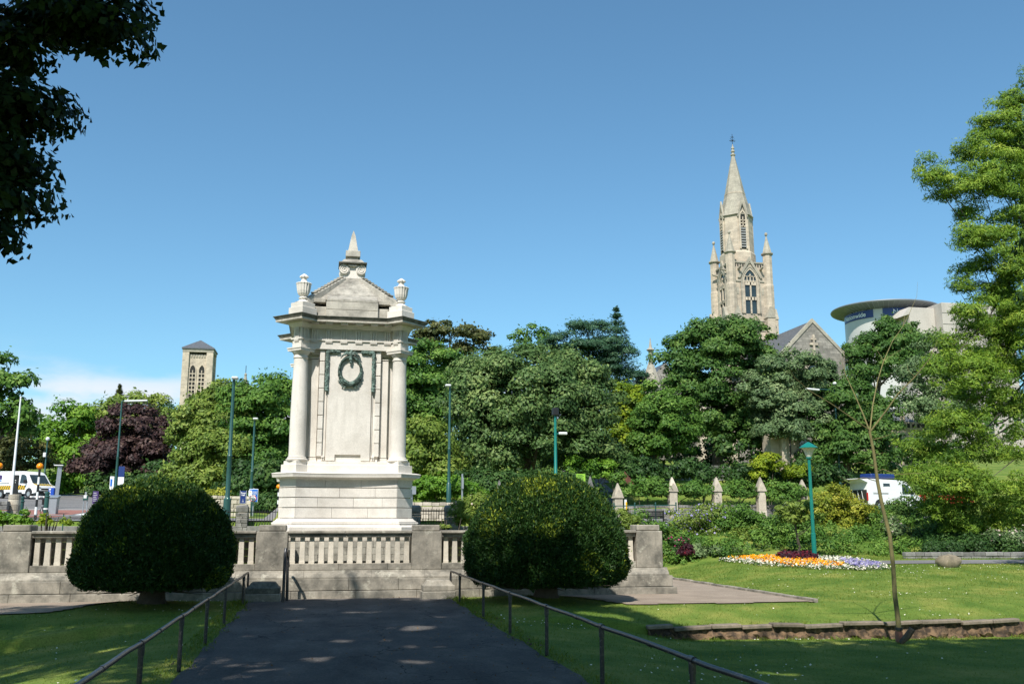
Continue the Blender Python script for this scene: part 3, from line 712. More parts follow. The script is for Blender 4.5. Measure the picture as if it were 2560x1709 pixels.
for q in range(4):
    a = q*math.pi/2
    rr_ = MB(); dd = Vector((1,1,0)).normalized(); pp = Vector((1,-1,0)).normalized()*.16
    p0 = Vector((1.72,1.72,10.25)); p1 = Vector((.36,.36,11.47))
    vs = []
    for p, lo in ((p0,.30), (p1,.30)):
        vs += [p-pp-Vector((0,0,lo)), p+pp-Vector((0,0,lo)), p+pp, p-pp]
    rr_.add(vs, [(0,1,2,3),(7,6,5,4),(0,4,5,1),(1,5,6,2),(2,6,7,3),(3,7,4,0)])
    rr_.v = [tuple(Matrix.Rotation(a,3,'Z') @ Vector(p)+Vector((MX,MY,0))) for p in rr_.v]
    rib = rr_.build('hip_rib', 'portlandw', MO, bevel=.015)
    for k in range(9):
        p = p0.lerp(p1, .26+k*.085); b_ = MB()
        b_.obox(p+Vector((0,0,.018)), .06, .15, .03, math.pi/4, ry=-.50)
        b_.v = [tuple(Matrix.Rotation(a,3,'Z') @ Vector(v_)+Vector((MX,MY,0))) for v_ in b_.v]
        b_.build('ridge_tile', 'roofstone', rib, bevel=.01)
for sx in (-1, 1):
    for sy in (-1, 1):
        cx, cy = MX+sx*1.75, MY+sy*1.75
        pd = MB()
        for r_, z0, z1 in ((.50, 9.60, 9.90), (.43, 9.902, 10.08)):
            pd.prism([(cx-r_, cy), (cx, cy-r_), (cx+r_, cy), (cx, cy+r_)], z0, z1)
        pp_ = pd.build('urn_pedestal', 'portland', MO, bevel=.012)
        U = MB(); pr = [(.28,0), (.30,.02), (.20,.07), (.14,.11), (.12,.15), (.16,.17), (.17,.20), (.13,.23), (.11,.25)]
        U.lathe(pr, (cx, cy, 10.08), 20); u_ = U.build('urn', 'portland', MO, smooth=True)
        MB().lathe([(.10,.25), (.16,.29), (.205,.36), (.235,.46), (.25,.58), (.262,.68), (.285,.73), (.27,.75), (.15,.76)], (cx, cy, 10.08), 32, flute=.10).build('fluted_bowl', 'portland', u_)
        MB().lathe([(.17,.76), (.11,.83), (.09,.88), (.10,.92)], (cx, cy, 10.08), 16).build('lid', 'portland', u_, smooth=True)
        MB().lathe([(.08,.91), (.15,.95), (.165,.98), (.14,1.02), (.07,1.07), (.02,1.10)], (cx, cy, 10.08), 16, flute=.22).build('flame_finial', 'portland', u_)
# finial: scrolled capital block and obelisk
F_ = [MX, MY]
MB().box(MX-.34, MX+.34, MY-.34, MY+.34, 11.40, 12.0).build('finial_block', 'portland', MO, bevel=.01)
ab = MB().box(MX-.53, MX+.53, MY-.53, MY+.53, 12.0, 12.06); ab.build('finial_abacus', 'blackedge', MO, bevel=.015)
st_ = MB(); st_.rings([[(MX-a_, MY-a_, z_), (MX+a_, MY-a_, z_), (MX+a_, MY+a_, z_), (MX-a_, MY+a_, z_)] for a_, z_ in ((.44,12.063),(.33,12.20),(.255,12.215))]); st_.build('finial_step', 'roofstone', MO)
MB().box(MX-.20, MX+.20, MY-.20, MY+.20, 12.218, 12.33).build('finial_neck', 'portlandw', MO)
MB().box(MX-.275, MX+.275, MY-.275, MY+.275, 12.333, 12.57).build('obelisk_base', 'portlandw', MO, bevel=.012)
ob = MB(); ob.rings([[(MX-a_, MY-a_, z_), (MX+a_, MY-a_, z_), (MX+a_, MY+a_, z_), (MX-a_, MY+a_, z_)] for a_, z_ in ((.19,12.573),(.075,13.22),(.005,13.44))]); ob.build('obelisk', 'portlandw', MO, bevel=.006)
for q in (0, 2):
    for sx in (-1, 1):
        if q == 0: MB().tube([(MX+sx*.31, MY-.37, 11.78), (MX+sx*.31, MY-.15, 11.78), (MX+sx*.31, MY, 11.78), (MX+sx*.31, MY+.15, 11.78), (MX+sx*.31, MY+.37, 11.78)], [.18,.14,.11,.14,.18], 16).build('scroll_bolster', 'portland', MO, smooth=True)
        v_ = MB(); cx_, cz_ = sx*.31, 11.78
        # the scroll: a disc behind a raised spiral
        n_ = 20; v_.slab([(cx_+.19*math.cos(2*math.pi*i/n_), cz_+.19*math.sin(2*math.pi*i/n_)) for i in range(n_)], .12, (0,-.40,0))
        sp_ = []
        for i in range(44):
            t_ = i/43.; a_ = math.pi/2-sx*t_*4.6*math.pi; rr = .19*(1-t_*.86); sp_.append((cx_+rr*math.cos(a_), -.41, cz_+rr*math.sin(a_)))
        v_.tube(sp_, [.024-.010*i/43. for i in range(44)], 6)
        front(q, v_).build('volute', 'portland', MO, smooth=True)
    sw = MB(); sw.tube([(-.16,-.40,11.95), (-.06,-.42,11.93), (.06,-.42,11.93), (.16,-.40,11.95)], .03, 6)
    front(q, sw).build('scroll_link', 'portland', MO, smooth=True)
# bronze wreath and garland on the front tablet
WR = thing('bronze_wreath', 'oval green bronze wreath with ribbons fixed on the monument tablet', 'wreath', (MX, MY-1.69, 7.7))
yb = MY-1.72
ring = MB(); pts = []; rad = []
for i in range(49):
    a = math.pi/2+2*math.pi*i/48; pts.append((MX+.385*math.cos(a), yb-.02, 7.70+.49*math.sin(a))); rad.append(.042+.05*ss(.2, -1., math.sin(a)))
ring.tube(pts, [float(q) for q in rad], 8); wring = ring.build('wreath_ring', 'bronze', WR, smooth=True)
rng = np.random.default_rng(5)
lv = MB()
for i in range(320):
    a = rng.uniform(0, 2*math.pi); th = .042+.05*float(ss(.2,-1.,math.sin(a))); ph = rng.uniform(-1.7, 1.7)
    c_ = Vector((MX+(.385+th*math.sin(ph))*math.cos(a), yb-.02-th*math.cos(ph), 7.70+(.49+th*math.sin(ph))*math.sin(a)))
    sgn = 1 if math.cos(a) > 0 else -1
    tdir = Vector((-math.sin(a)*sgn, -.35, math.cos(a)*sgn*1.2)).normalized(); up_ = Vector((math.sin(ph)*math.cos(a), -math.cos(ph), math.sin(ph)*math.sin(a)))
    sd = tdir.cross(up_).normalized()*.022; l_ = .075
    lv.add([c_-tdir*l_*.4, c_+sd+up_*.006, c_+tdir*l_+up_*.014, c_-sd+up_*.006], [(0,1,2,3)])
lv.build('wreath_leaves', 'bronze', WR)
cr_ = MB()
cr_.sphere((MX, yb-.05, 8.29), .075, .06, .13, 10, 8)
for sx in (-1, 1):
    cr_.tube([(MX+sx*.04, yb-.05, 8.27), (MX+sx*.16, yb-.07, 8.31), (MX+sx*.28, yb-.06, 8.24), (MX+sx*.36, yb-.04, 8.12)], [.05,.045,.035,.012], 7)
    cr_.tube([(MX+sx*.05, yb-.06, 8.32), (MX+sx*.15, yb-.07, 8.38), (MX+sx*.22, yb-.05, 8.30), (MX+sx*.17, yb-.04, 8.24)], [.03,.035,.03,.015], 7)
cr_.tube([(MX, yb-.06, 8.36), (MX+.03, yb-.06, 8.42), (MX-.02, yb-.06, 8.45)], [.05,.04,.012], 7)
cr_.build('crest', 'bronze', WR, smooth=True)
MB().lathe([(.02,0), (.055,.05), (.04,.11), (.07,.15), (.05,.22), (.065,.26), (.065,.30)], (MX, yb-.05, 7.93), 10).build('pendant', 'bronze', WR, smooth=True)
rb = MB()
for sx in (-1, 1):
    rb.tube([(MX+sx*.12, yb-.02, 7.22), (MX+sx*.20, yb-.03, 7.09), (MX+sx*.30, yb-.02, 7.13), (MX+sx*.26, yb-.03, 7.22), (MX+sx*.36, yb-.02, 7.29), (MX+sx*.42, yb-.01, 7.34)], .022, 6)
    rb.tube([(MX+sx*.16, yb-.02, 7.25), (MX+sx*.10, yb-.03, 7.13), (MX+sx*.16, yb-.02, 7.08), (MX+sx*.22, yb-.03, 7.12)], .02, 6)
rb.build('ribbon', 'bronze', WR, smooth=True)
for sx, nm in ((-1, 'left'), (1, 'right')):
    G = thing('bronze_garland', 'dark bronze garland bar hanging to the %s of the oval wreath' % nm, 'garland', (MX+sx*.82, MY-1.69, 6.95), 'bronze garlands framing the wreath')
    g_ = MB(); g_.tube([(MX+sx*.38, yb, 8.375), (MX+sx*.83, yb, 8.375)], .052, 8).build('top_bar', 'bronze', G, smooth=True)
    MB().tube([(MX+sx*.82, yb, 8.38), (MX+sx*.82, yb, 7.06)], .052, 8).build('drop_bar', 'bronze', G, smooth=True)
    MB().lathe([(.03,-.06), (.07,-.02), (.062,.04), (.075,.06), (.075,.10), (.055,.12)], (MX+sx*.82, yb, 6.98), 10).build('tassel', 'bronze', G, smooth=True)
    lv = MB()
    for i in range(190):
        t_ = rng.uniform(0, 1.75); ph = rng.uniform(-1.5, 1.5)
        if t_ < .45: c_ = Vector((MX+sx*(.38+t_), yb-.055*math.cos(ph), 8.375+.055*math.sin(ph))); d_ = Vector((sx,0,0))
        else: c_ = Vector((MX+sx*.82+.055*math.sin(ph), yb-.055*math.cos(ph), 8.375-(t_-.45))); d_ = Vector((0,0,-1))
        d_ = (d_+Vector(rng.normal(0,.35,3))).normalized(); up_ = Vector((0,-1,0)); sd = d_.cross(up_).normalized()*.02
        lv.add([c_-d_*.03, c_+sd, c_+d_*.05-Vector((0,.018,0)), c_-sd], [(0,1,2,3)])
    lv.build('garland_leaves', 'bronze', G)

# ------------------------------------------------------------------ handrails beside the path
def handrail(sx, posts, label, y_end):
    x = sx*3.11; t = thing('handrail', label, 'handrail', (x, posts[0], 0), 'black handrails beside the path')
    zt = .84
    pts = [(x, y_end, zt-.12), (x, y_end-.03, zt-.03), (x, y_end-.12, zt)]
    ys_ = [y_end-.5]+sorted([p for p in posts], reverse=True)
    for p in np.arange(y_end-1, posts[0]-4, -1.0): pts.append((x+.006*math.sin(p*3), float(p), zt+.008*math.sin(p*1.7)))
    MB().tube(pts, .031, 12).build('rail', 'rail', t, smooth=True)
    for p in posts:
        MB().tube([(x, p, -.25), (x, p, zt-.05)], .034, 12).build('post', 'rail', t, smooth=True)
        MB().tube([(x, p-.07, zt), (x, p+.07, zt)], .04, 12).build('collar', 'rail', t, smooth=True)
        MB().tube([(x, p, zt-.15), (x, p, zt-.02)], .042, 12).build('collar', 'rail', t, smooth=True)
        MB().tube([(x, p+1.35, zt+.0), (x, p+1.45, zt+.0)], .036, 12).build('collar', 'rail', t, smooth=True)
    MB().tube([(x, y_end, -.25), (x, y_end, zt-.1)], .034, 12).build('post', 'rail', t, smooth=True)
    return t
handrail(1, [6.9, 10.45, 14.0, 17.55, 21.05, 24.6, 28.9], 'worn black tubular handrail along the right edge of the path', 31.0)
handrail(-1, [5.95, 9.55, 13.2, 16.8, 20.4, 24.1, 29.6], 'worn black tubular handrail along the left edge of the path', 31.3)
# stepped stub blocks at the path end
def stub(x, y, label):
    t = thing('stone_stub', label, 'stone block', (x, y, 0), 'chamfered stone stubs at the end of the path')
    MB().box(x-.53, x+.53, y-.42, y+.42, -.2, .25).build('footing', 'terrace', t, bevel=.03)
    m_ = MB(); m_.rings([[(x-a, y-b_, z_), (x+a, y-b_, z_), (x+a, y+b_, z_), (x-a, y+b_, z_)] for a, b_, z_ in ((.5,.39,.255),(.5,.39,.42),(.45,.34,.44),(.36,.26,.56),(.33,.23,.58))])
    m_.build('capstone', 'blackedge' if x < 0 else 'terrace', t, bevel=.015)
stub(-2.62, 30.98, 'dark chamfered stone stub at the left end of the path below the wall')
stub(2.72, 31.1, 'lichened chamfered stone stub at the right end of the path below the wall')
t = thing('step_handrail', 'tall narrow black handrail standing beside the left stone stub', 'handrail', (-1.95, 31.0, 0))
MB().tube([(-2.0, 30.3, -.2), (-2.0, 30.3, 1.44), (-1.99, 30.38, 1.56), (-1.96, 30.6, 1.5), (-1.92, 31.5, 1.02)], .045, 10).build('rail', 'rail', t, smooth=True)
MB().tube([(-1.90, 30.9, -.2), (-1.94, 30.9, 1.34)], .045, 10).build('post', 'rail', t, smooth=True)
# kerb of the gravel walk, low retaining walls across the lawns
def stonerow(name, label, pts, w_, z0f, z1f, mat, step, seed, cat='kerb', cap=None):
    r_ = random.Random(seed); a = Vector((*pts[0],0)); b_ = Vector((*pts[1],0)); ln = (b_-a).length; d = (b_-a)/ln; ang = math.atan2(d.y, d.x)
    t = thing(name, label, cat, (*pts[0], h(*pts[0]))); s_ = 0
    while s_ < ln-.1:
        l_ = min(step*r_.uniform(.75, 1.3), ln-s_); c_ = a+d*(s_+l_/2); z0 = z0f(c_); z1 = z1f(c_)
        MB().obox((c_.x, c_.y, (z0+z1)/2), l_/2-.006, w_/2, (z1-z0)/2, ang+r_.uniform(-.006,.006)).build('stone', mat, t, bevel=.014)
        s_ += l_
    return t
stonerow('kerb', 'long grey stone kerb edging the pink gravel walk beside the lawn', ((13.78, 27.6), (13.78, 41)), .13, lambda c: -.2, lambda c: .09+.008*math.sin(c.y*3), 'terrace', 1.1, 1)
for sx, x0, x1, lab in ((1, 7.4, 40, 'low broken retaining wall with flat coping stones and bare soil below, across the right lawn'), (-1, -9.2, -26, 'low mossy retaining wall with flat coping stones at the left edge of the lawn')):
    t = thing('lawn_retaining_wall', lab, 'wall', (x0, 24.7, -.3)); r_ = random.Random(4); x = x0
    n_ = 260; vs = []; fs = []
    xsn = np.linspace(x0, x1, n_)
    rs = []
    for k, (yy, zz) in enumerate(((24.86, -.38), (24.66, -.38), (24.585, -.42), (24.56, -.52), (24.54, -.80))):
        for i, xx in enumerate(xsn):
            zz2 = zz+.35*0+h(xx, 24.9)+.32 if k < 2 else zz+ (h(xx, 24.4)+.52)
            vs.append((xx, yy+r_.uniform(-.07,.07)*(1 if k > 1 else .3), zz2+r_.uniform(-.04,.04)*(1 if k > 1 else .3)))
    for k in range(4):
        for i in range(n_-1): fs.append((k*n_+i, k*n_+i+1, (k+1)*n_+i+1, (k+1)*n_+i))
    MB().add(vs, fs).build('soil_face', 'soil', t)
    while abs(x-x0) < abs(x1-x0):
        l_ = r_.uniform(.7, 1.25); c_ = x+sx*l_/2; zt = h(c_, 25.0)+.015
        if r_.random() > .06: MB().obox((c_, 24.66+r_.uniform(-.03,.04), zt-.045+r_.uniform(-.035,.015)), l_/2-.012, .15+r_.uniform(-.03,.03), .05, r_.uniform(-.05,.05), ry=r_.uniform(-.04,.04)).build('coping_stone', 'copingbrown', t, bevel=.02)
        x += sx*l_
# ------------------------------------------------------------------ clipped yew domes
def yew(x, y, rx, ry, z0, z1, label, seed):
    rng = np.random.default_rng(seed); gz = h(x, y)
    t = thing('clipped_yew', label, 'topiary', (x, y, gz), 'clipped yew domes')
    prof_t = np.array([0, .06, .16, .30, .45, .60, .74, .86, .94, 1.0]); prof_r = np.array([.84, .95, 1.0, 1.0, .965, .885, .76, .585, .40, .0])
    def pts(n, inn):
        tt = rng.uniform(0, 1, n*2); keep = rng.uniform(0, 1, n*2) < np.interp(tt, prof_t, prof_r)*.75+.3; tt = tt[keep][:n]; n = len(tt)
        a = rng.uniform(0, 2*math.pi, n); kp = (np.sin(a) < .35) | (rng.uniform(0,1,n) < .3); a = a[kp]; tt = tt[kp]; n = len(a); r_ = np.interp(tt, prof_t, prof_r)
        lump = 1+.022*np.sin(a*5+tt*9+seed)+.018*np.sin(a*9-tt*17)+.014*np.sin(a*17+tt*31)
        k = (lump+inn)
        P = np.stack([np.cos(a)*r_*rx*k, np.sin(a)*r_*ry*k, z0+tt*(z1-z0)*(1+.4*inn)], -1)
        slope = np.gradient(np.interp(np.linspace(0,1,200), prof_t, prof_r)); sl = np.interp(tt, np.linspace(0,1,200), slope)*200
        nrm = unit(np.stack([np.cos(a), np.sin(a), np.clip(-sl*.8, -.9, 6)], -1))
        return P, nrm, tt, a
    # outer sprigs
    n = 86000; P, nrm, tt, a = pts(n, rng.normal(-.012, .028, n*2)[:1].repeat(1) if False else 0)
    n = len(P); P += nrm*rng.normal(-.06, .038, (n,1))+rng.normal(0, .02, (n,3))
    patch = np.sin(P[:,0]*2.3+1.1*seed)*np.sin(P[:,2]*2.9+seed)*np.sin(P[:,1]*2.1+.4)
    tint = .30+rng.normal(0,.15,n)+.42*np.clip(nrm[:,2]-.2,0,1)*rng.uniform(0,1,n)+np.where((patch > .34) & (rng.uniform(0,1,n) > .45), .35, 0)  # upward sprigs yellower to imitate sunlit tops; patches are new growth
    sh_ = rng.uniform(0,1,n) < .012; P[sh_] += nrm[sh_]*rng.uniform(.03,.13,(sh_.sum(),1)); tint[sh_] += .2
    stalk = unit(nrm*.55+np.array([0,0,.5])+rng.normal(0,.55,(n,3)))
    fn = np.cross(stalk, rng.normal(size=(n,3)))
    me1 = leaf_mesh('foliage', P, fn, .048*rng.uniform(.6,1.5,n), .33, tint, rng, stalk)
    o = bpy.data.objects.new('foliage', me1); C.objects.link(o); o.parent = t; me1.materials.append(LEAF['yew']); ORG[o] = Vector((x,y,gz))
    # deeper, broader sprigs that close the body
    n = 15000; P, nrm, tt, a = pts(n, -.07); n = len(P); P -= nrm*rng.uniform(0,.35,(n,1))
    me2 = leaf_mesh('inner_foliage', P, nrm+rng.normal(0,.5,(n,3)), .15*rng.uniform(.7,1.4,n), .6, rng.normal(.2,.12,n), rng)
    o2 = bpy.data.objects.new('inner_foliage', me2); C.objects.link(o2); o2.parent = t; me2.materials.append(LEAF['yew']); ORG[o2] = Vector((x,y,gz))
    MB().tube([(x,y,gz-.2),(x,y,gz+.1),(x+.03,y,gz+.45),(x,y,gz+1.6)], [.52,.36,.30,.25], 10).build('trunk', 'bark', t, smooth=True)
    rr = random.Random(seed); tw = MB()
    for k in range(70):       # bare twigs under the skirt
        a_ = rr.uniform(0, 6.28); l_ = rr.uniform(1.0, .92*rx); z_ = rr.uniform(.2, .55)
        p0 = Vector((x+.2*math.cos(a_), y+.2*math.sin(a_), gz+rr.uniform(.25,.7)))
        p1 = Vector((x+l_*.55*math.cos(a_+rr.uniform(-.2,.2)), y+l_*.55*math.sin(a_), gz+z0-.02+rr.uniform(-.08,.1)))
        p2 = Vector((x+l_*math.cos(a_+rr.uniform(-.25,.25)), y+l_*math.sin(a_), gz+z0+rr.uniform(-.12,.15)))
        tw.tube([p0,p1,p2], [.03,.018,.006], 4)
    tw.build('twigs', 'bark', t)
    return t
yew(-5.5, 28.9, 2.14, 2.05, .40, 3.46, 'big dark green clipped yew dome left of the path', 3)
yew(5.72, 28.9, 2.44, 2.25, .36, 3.68, 'big dark green clipped yew dome right of the path', 8)

# ------------------------------------------------------------------ trees behind the terrace and on the hill
def gbase(u, y):
    x = at(u, 1309, y).x; return (x, y, h(x, y))
def T(name, label, ells, y, style, u=None, depth=.8, **kw):
    ells = [(e[0], e[1], e[2]*1.1, e[3]*1.1, *e[4:]) for e in ells]; b_ = pxblobs(ells, y, depth); bx = at(u if u else ells[0][0], 1309, y).x
    return tree(name, label, b_, (bx, y, h(bx, y)), style, **kw)
BG = 'trees on the hill and along the road'
T('leafy_tree', 'tall dark leafy tree at the far left edge behind the flagpole', [(-20,935,55,50),(20,985,48,48),(-10,1060,80,60),(45,1040,32,36)], 96, 'mid', nclump=60, cr=1.1, per=110, leaf=.24, seed=11, group=BG)
T('round_tree', 'round olive green tree behind the white van at left', [(35,1145,85,58),(-40,1150,80,60)], 104, 'bronze', nclump=90, cr=1.0, per=120, leaf=.2, seed=12, group=BG)
T('maple_tree', 'bright green young tree between the van and the copper beech', [(185,1050,45,45),(160,1110,50,45),(215,1120,55,50),(190,1180,75,55),(255,1185,50,50),(150,1215,40,30)], 108, 'bright', nclump=110, cr=1.2, per=110, leaf=.24, seed=13, trunk_r=.25, group=BG)
T('olive_tree', 'olive green tree rising just behind the copper beech', [(345,1035,70,50),(290,1060,75,50),(240,1075,50,45),(400,1070,40,45)], 112, 'olive', nclump=80, cr=1.1, per=120, leaf=.22, seed=14, group=BG)
T('copper_beech', 'dark purple copper beech behind the left yew dome', [(330,1090,78,70),(300,1150,100,60),(375,1155,70,70),(250,1180,60,40),(410,1110,32,45)], 98, 'copper', nclump=150, cr=1.0, per=150, leaf=.2, seed=15, group=BG)
T('dark_pine', 'small dark pine between copper beech and the church tower tree', [(405,1045,34,22),(425,1075,25,26)], 120, 'pine', nclump=26, cr=1.0, per=130, leaf=.2, seed=16, trunk_r=.2, group=BG)
T('lime_tree', 'broad olive green tree in front of the distant square tower', [(505,1032,52,38),(565,992,42,36),(470,1085,40,45),(560,1065,60,50)], 88, 'olive', nclump=140, cr=1.0, per=140, leaf=.19, seed=17, group=BG)
T('sycamore_tree', 'broad dark green tree directly left of the monument', [(655,1005,85,55),(605,1050,60,60),(690,1080,70,80),(650,1130,80,60),(700,1180,60,55)], 82, 'mid', nclump=190, cr=1.0, per=150, leaf=.18, seed=18, group=BG)
T('yellowing_tree', 'pale yellow green tree behind the tall left lamp post', [(545,1150,75,60),(480,1160,55,55),(600,1165,50,45),(540,1200,90,35)], 74, 'olive', nclump=130, cr=.9, per=140, leaf=.16, seed=19, trunk_r=.2, group=BG)
T('dark_understorey_tree', 'dark shady tree behind the blue sign', [(660,1200,70,45),(610,1225,50,35),(720,1215,50,45)], 71, 'dark', nclump=70, cr=.9, per=130, leaf=.17, seed=20, trunk_r=.2, group=BG)
T('bronze_tree', 'bronze green spreading tree top above the right side of the monument', [(1125,838,78,36),(1070,860,45,25),(1190,865,55,35),(1120,890,70,35)], 102, 'bronze', nclump=85, cr=.9, per=85, leaf=.2, seed=21, flat=.5, group=BG)
T('ash_tree', 'mid green tree beside the right columns of the monument', [(1075,930,75,60),(1040,990,60,70),(1110,1000,60,70),(1050,1060,60,60),(1000,1000,50,90)], 84, 'mid', nclump=190, cr=1.0, per=150, leaf=.18, seed=22, group=BG)
T('willow_tree', 'soft light green tree low behind the right side of the plinth', [(1060,1120,55,75),(1020,1150,50,60),(1095,1175,45,50)], 66, 'olive', nclump=100, cr=.8, per=140, leaf=.15, seed=23, trunk_r=.2, group=BG)
T('holm_oak', 'huge round evergreen oak in the middle behind the right yew dome', [(1320,1010,165,120),(1230,1040,110,120),(1430,1040,105,110),(1300,935,100,55),(1400,950,80,50),(1330,1130,180,70),(1210,960,70,55),(1475,1120,60,70)], 69, 'holm', nclump=400, cr=1.1, per=200, leaf=.145, seed=24, trunk_r=.6, group=BG)
T('small_ash', 'small thin leafed tree on the skyline left of the pine', [(1295,850,22,18),(1340,835,25,18),(1320,875,50,25)], 118, 'mid', nclump=26, cr=.9, per=90, leaf=.22, seed=25, trunk_r=.2, group=BG)
T('scots_pine', 'blue green pine with flat layered boughs above the evergreen oak', [(1470,832,58,24),(1420,865,60,26),(1525,876,50,24),(1470,885,70,24),(1545,905,50,28),(1500,930,60,26),(1560,945,40,22),(1590,975,30,24),(1395,890,35,20)], 96, 'pine', nclump=130, cr=1.0, per=190, leaf=.17, aspect=.3, flat=.5, zmin=-.3, seed=26, limbs=9, group=BG)
def conifer(name, label, u, vt, vb, hw, y, style, seed):
    rng = np.random.default_rng(seed); top = at(u, vt, y); bot = at(u, vb, y); km = mpp(u, vt, y); base = (bot.x, y, h(bot.x, y))
    t = thing(name, label, 'tree', base, BG); n = 5200; f = rng.uniform(0, 1, n)**.75; tier = np.floor(f*13)/13+rng.uniform(0,.05,n)
    a = np.floor(rng.uniform(0,9,n))*.7+tier*40+rng.normal(0,.16,n); r_ = rng.uniform(.05,1,n)*(hw*km)*(tier*1.0+.05)*(1+.25*np.sin(a*3))
    cen = np.stack([top.x+r_*np.cos(a), y+r_*np.sin(a), top.z+(bot.z-top.z)*tier+.12*r_+rng.normal(0,.08,n)], -1)
    al = np.stack([np.cos(a), np.sin(a), np.full(n,-.35)], -1)+rng.normal(0,.3,(n,3))
    me = leaf_mesh('crown', cen-np.array(base), rng.normal(0,.5,(n,3))+np.array([0,-.2,1]), .20*rng.uniform(.6,1.3,n), .35, rng.normal(.4,.15,n), rng, al); me.materials.append(LEAF[style])
    o = bpy.data.objects.new('crown', me); C.objects.link(o); o.parent = t; ORG[o] = Vector(base)
    MB().tube([Vector(base), top], [.3,.03], 7).build('trunk', 'bark', t, smooth=True)
conifer('thin_spruce', 'thin pointed conifer standing behind the blue green pine', 1540, 768, 1000, 95, 108, 'pine', 27)
conifer('spiky_conifer', 'dark spiky conifer tip rising behind the copper beech', 300, 962, 1120, 46, 120, 'bronze', 127)
conifer('spiky_conifer', 'small faint conifer tip right of the taller spiky one', 348, 980, 1120, 40, 124, 'bronze', 128)
T('golden_tree', 'yellow green tree between evergreen oak and the church trees', [(1575,1030,45,60),(1560,1090,45,55),(1600,1110,40,50),(1545,1000,30,35)], 76, 'lime', nclump=110, cr=.8, per=140, leaf=.16, seed=28, trunk_r=.2, group=BG)
T('hornbeam_tree', 'slender mid green tree right of the golden tree', [(1640,1030,50,60),(1655,1095,65,55),(1690,1060,45,60),(1620,1110,40,45)], 74, 'mid', nclump=130, cr=.8, per=140, leaf=.15, seed=29, trunk_r=.2, group=BG)
T('broad_oak', 'large dark green tree directly below the church spire', [(1800,880,95,60),(1745,850,65,45),(1860,860,70,50),(1700,930,60,70),(1800,980,115,80),(1900,940,65,60),(1760,1060,100,75),(1850,1080,90,60),(1930,960,40,50)], 82, 'oak', nclump=420, cr=1.0, per=150, leaf=.17, seed=30, trunk_r=.5, group=BG)
T('rounded_maple', 'rounded grey green tree in front of the church gable', [(1985,950,85,60),(1940,1000,70,60),(2040,990,60,60),(1985,1050,95,65),(1930,1070,55,35),(1965,1085,60,22,74.4)], 77, 'grey', nclump=260, cr=.85, per=150, leaf=.15, seed=31, trunk_r=.3, group=BG)
T('shady_tree', 'dark green tree behind the twin headed lamp post', [(2125,1020,70,60),(2085,1080,65,60),(2160,1080,75,55),(2110,1140,100,45),(2200,1050,45,50),(2130,960,40,45)], 75, 'oak', nclump=230, cr=.85, per=150, leaf=.15, seed=32, trunk_r=.3, group=BG)
T('chestnut_tree', 'dense dark green tree below the round office tower', [(2200,838,32,42),(2165,885,46,36),(2250,872,54,42),(2200,920,70,55),(2292,850,28,34)], 112, 'oak', nclump=170, cr=1.1, per=150, leaf=.21, seed=33, group=BG)
T('birch_tree', 'pale grey green feathery tree right of the bare sapling', [(2320,960,60,60),(2280,1010,50,60),(2360,1030,60,60),(2330,900,50,50)], 88, 'grey', nclump=130, cr=1.0, per=120, leaf=.17, seed=34, trunk_r=.2, droop=.8, group=BG)
T('street_tree', 'small bright young tree beside the steep side road', [(1497,1180,30,22),(1470,1180,18,16)], 66, 'bright', nclump=26, cr=.5, per=90, leaf=.13, seed=35, trunk_r=.07, limbs=3, group=BG)
T('street_tree', 'small bright round sapling just above the top of the right yew dome', [(1443,1172,22,22)], 66, 'bright', nclump=20, cr=.5, per=90, leaf=.13, seed=36, trunk_r=.06, limbs=3, group=BG)
# dense far wood that closes the skyline
FW = []
rng = np.random.default_rng(77)
for k in range(46):
    u = -260+k*66; y_ = 170+rng.uniform(-15,25); p = gbase(u, y_); r_ = rng.uniform(5,8); FW.append(((p[0], p[1], p[2]+rng.uniform(4,6)), (r_*1.2, r_, rng.uniform(5,7))))
cen, nr, tn = crown_points(FW, 700, 1.7, 45, rng, thin=.9)
me = leaf_mesh('far_wood', cen, nr, .42*rng.uniform(.7,1.3,len(cen)), .6, tn, rng); me.materials.append(LEAF['oak'])
o = bpy.data.objects.new('far_wood', me); C.objects.link(o); tag(o, 'continuous dark wood on the far hillside behind all the trees', 'wood', kind='stuff')
UG = []
for k in range(60):
    u = 380+k*34; y_ = 84+rng.uniform(-4,8) if u < 1000 else 80+rng.uniform(-3,8); p = gbase(u, y_)
    UG.append(((p[0], p[1], p[2]+rng.uniform(.6,1.8)), (rng.uniform(1.6,2.6), 1.4, rng.uniform(1.5,2.6))))
for k in range(14):
    u = 230+k*16; p = gbase(u, 96+rng.uniform(-2,3)); UG.append(((p[0], p[1], p[2]+.8), (1.6, 1.2, 1.3)))
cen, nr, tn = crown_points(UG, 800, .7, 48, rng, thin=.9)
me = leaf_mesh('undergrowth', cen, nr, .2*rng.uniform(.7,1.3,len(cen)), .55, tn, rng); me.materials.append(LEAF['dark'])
o = bpy.data.objects.new('undergrowth', me); C.objects.link(o); tag(o, 'dark undergrowth filling the ground below the hillside trees', 'undergrowth', kind='stuff')
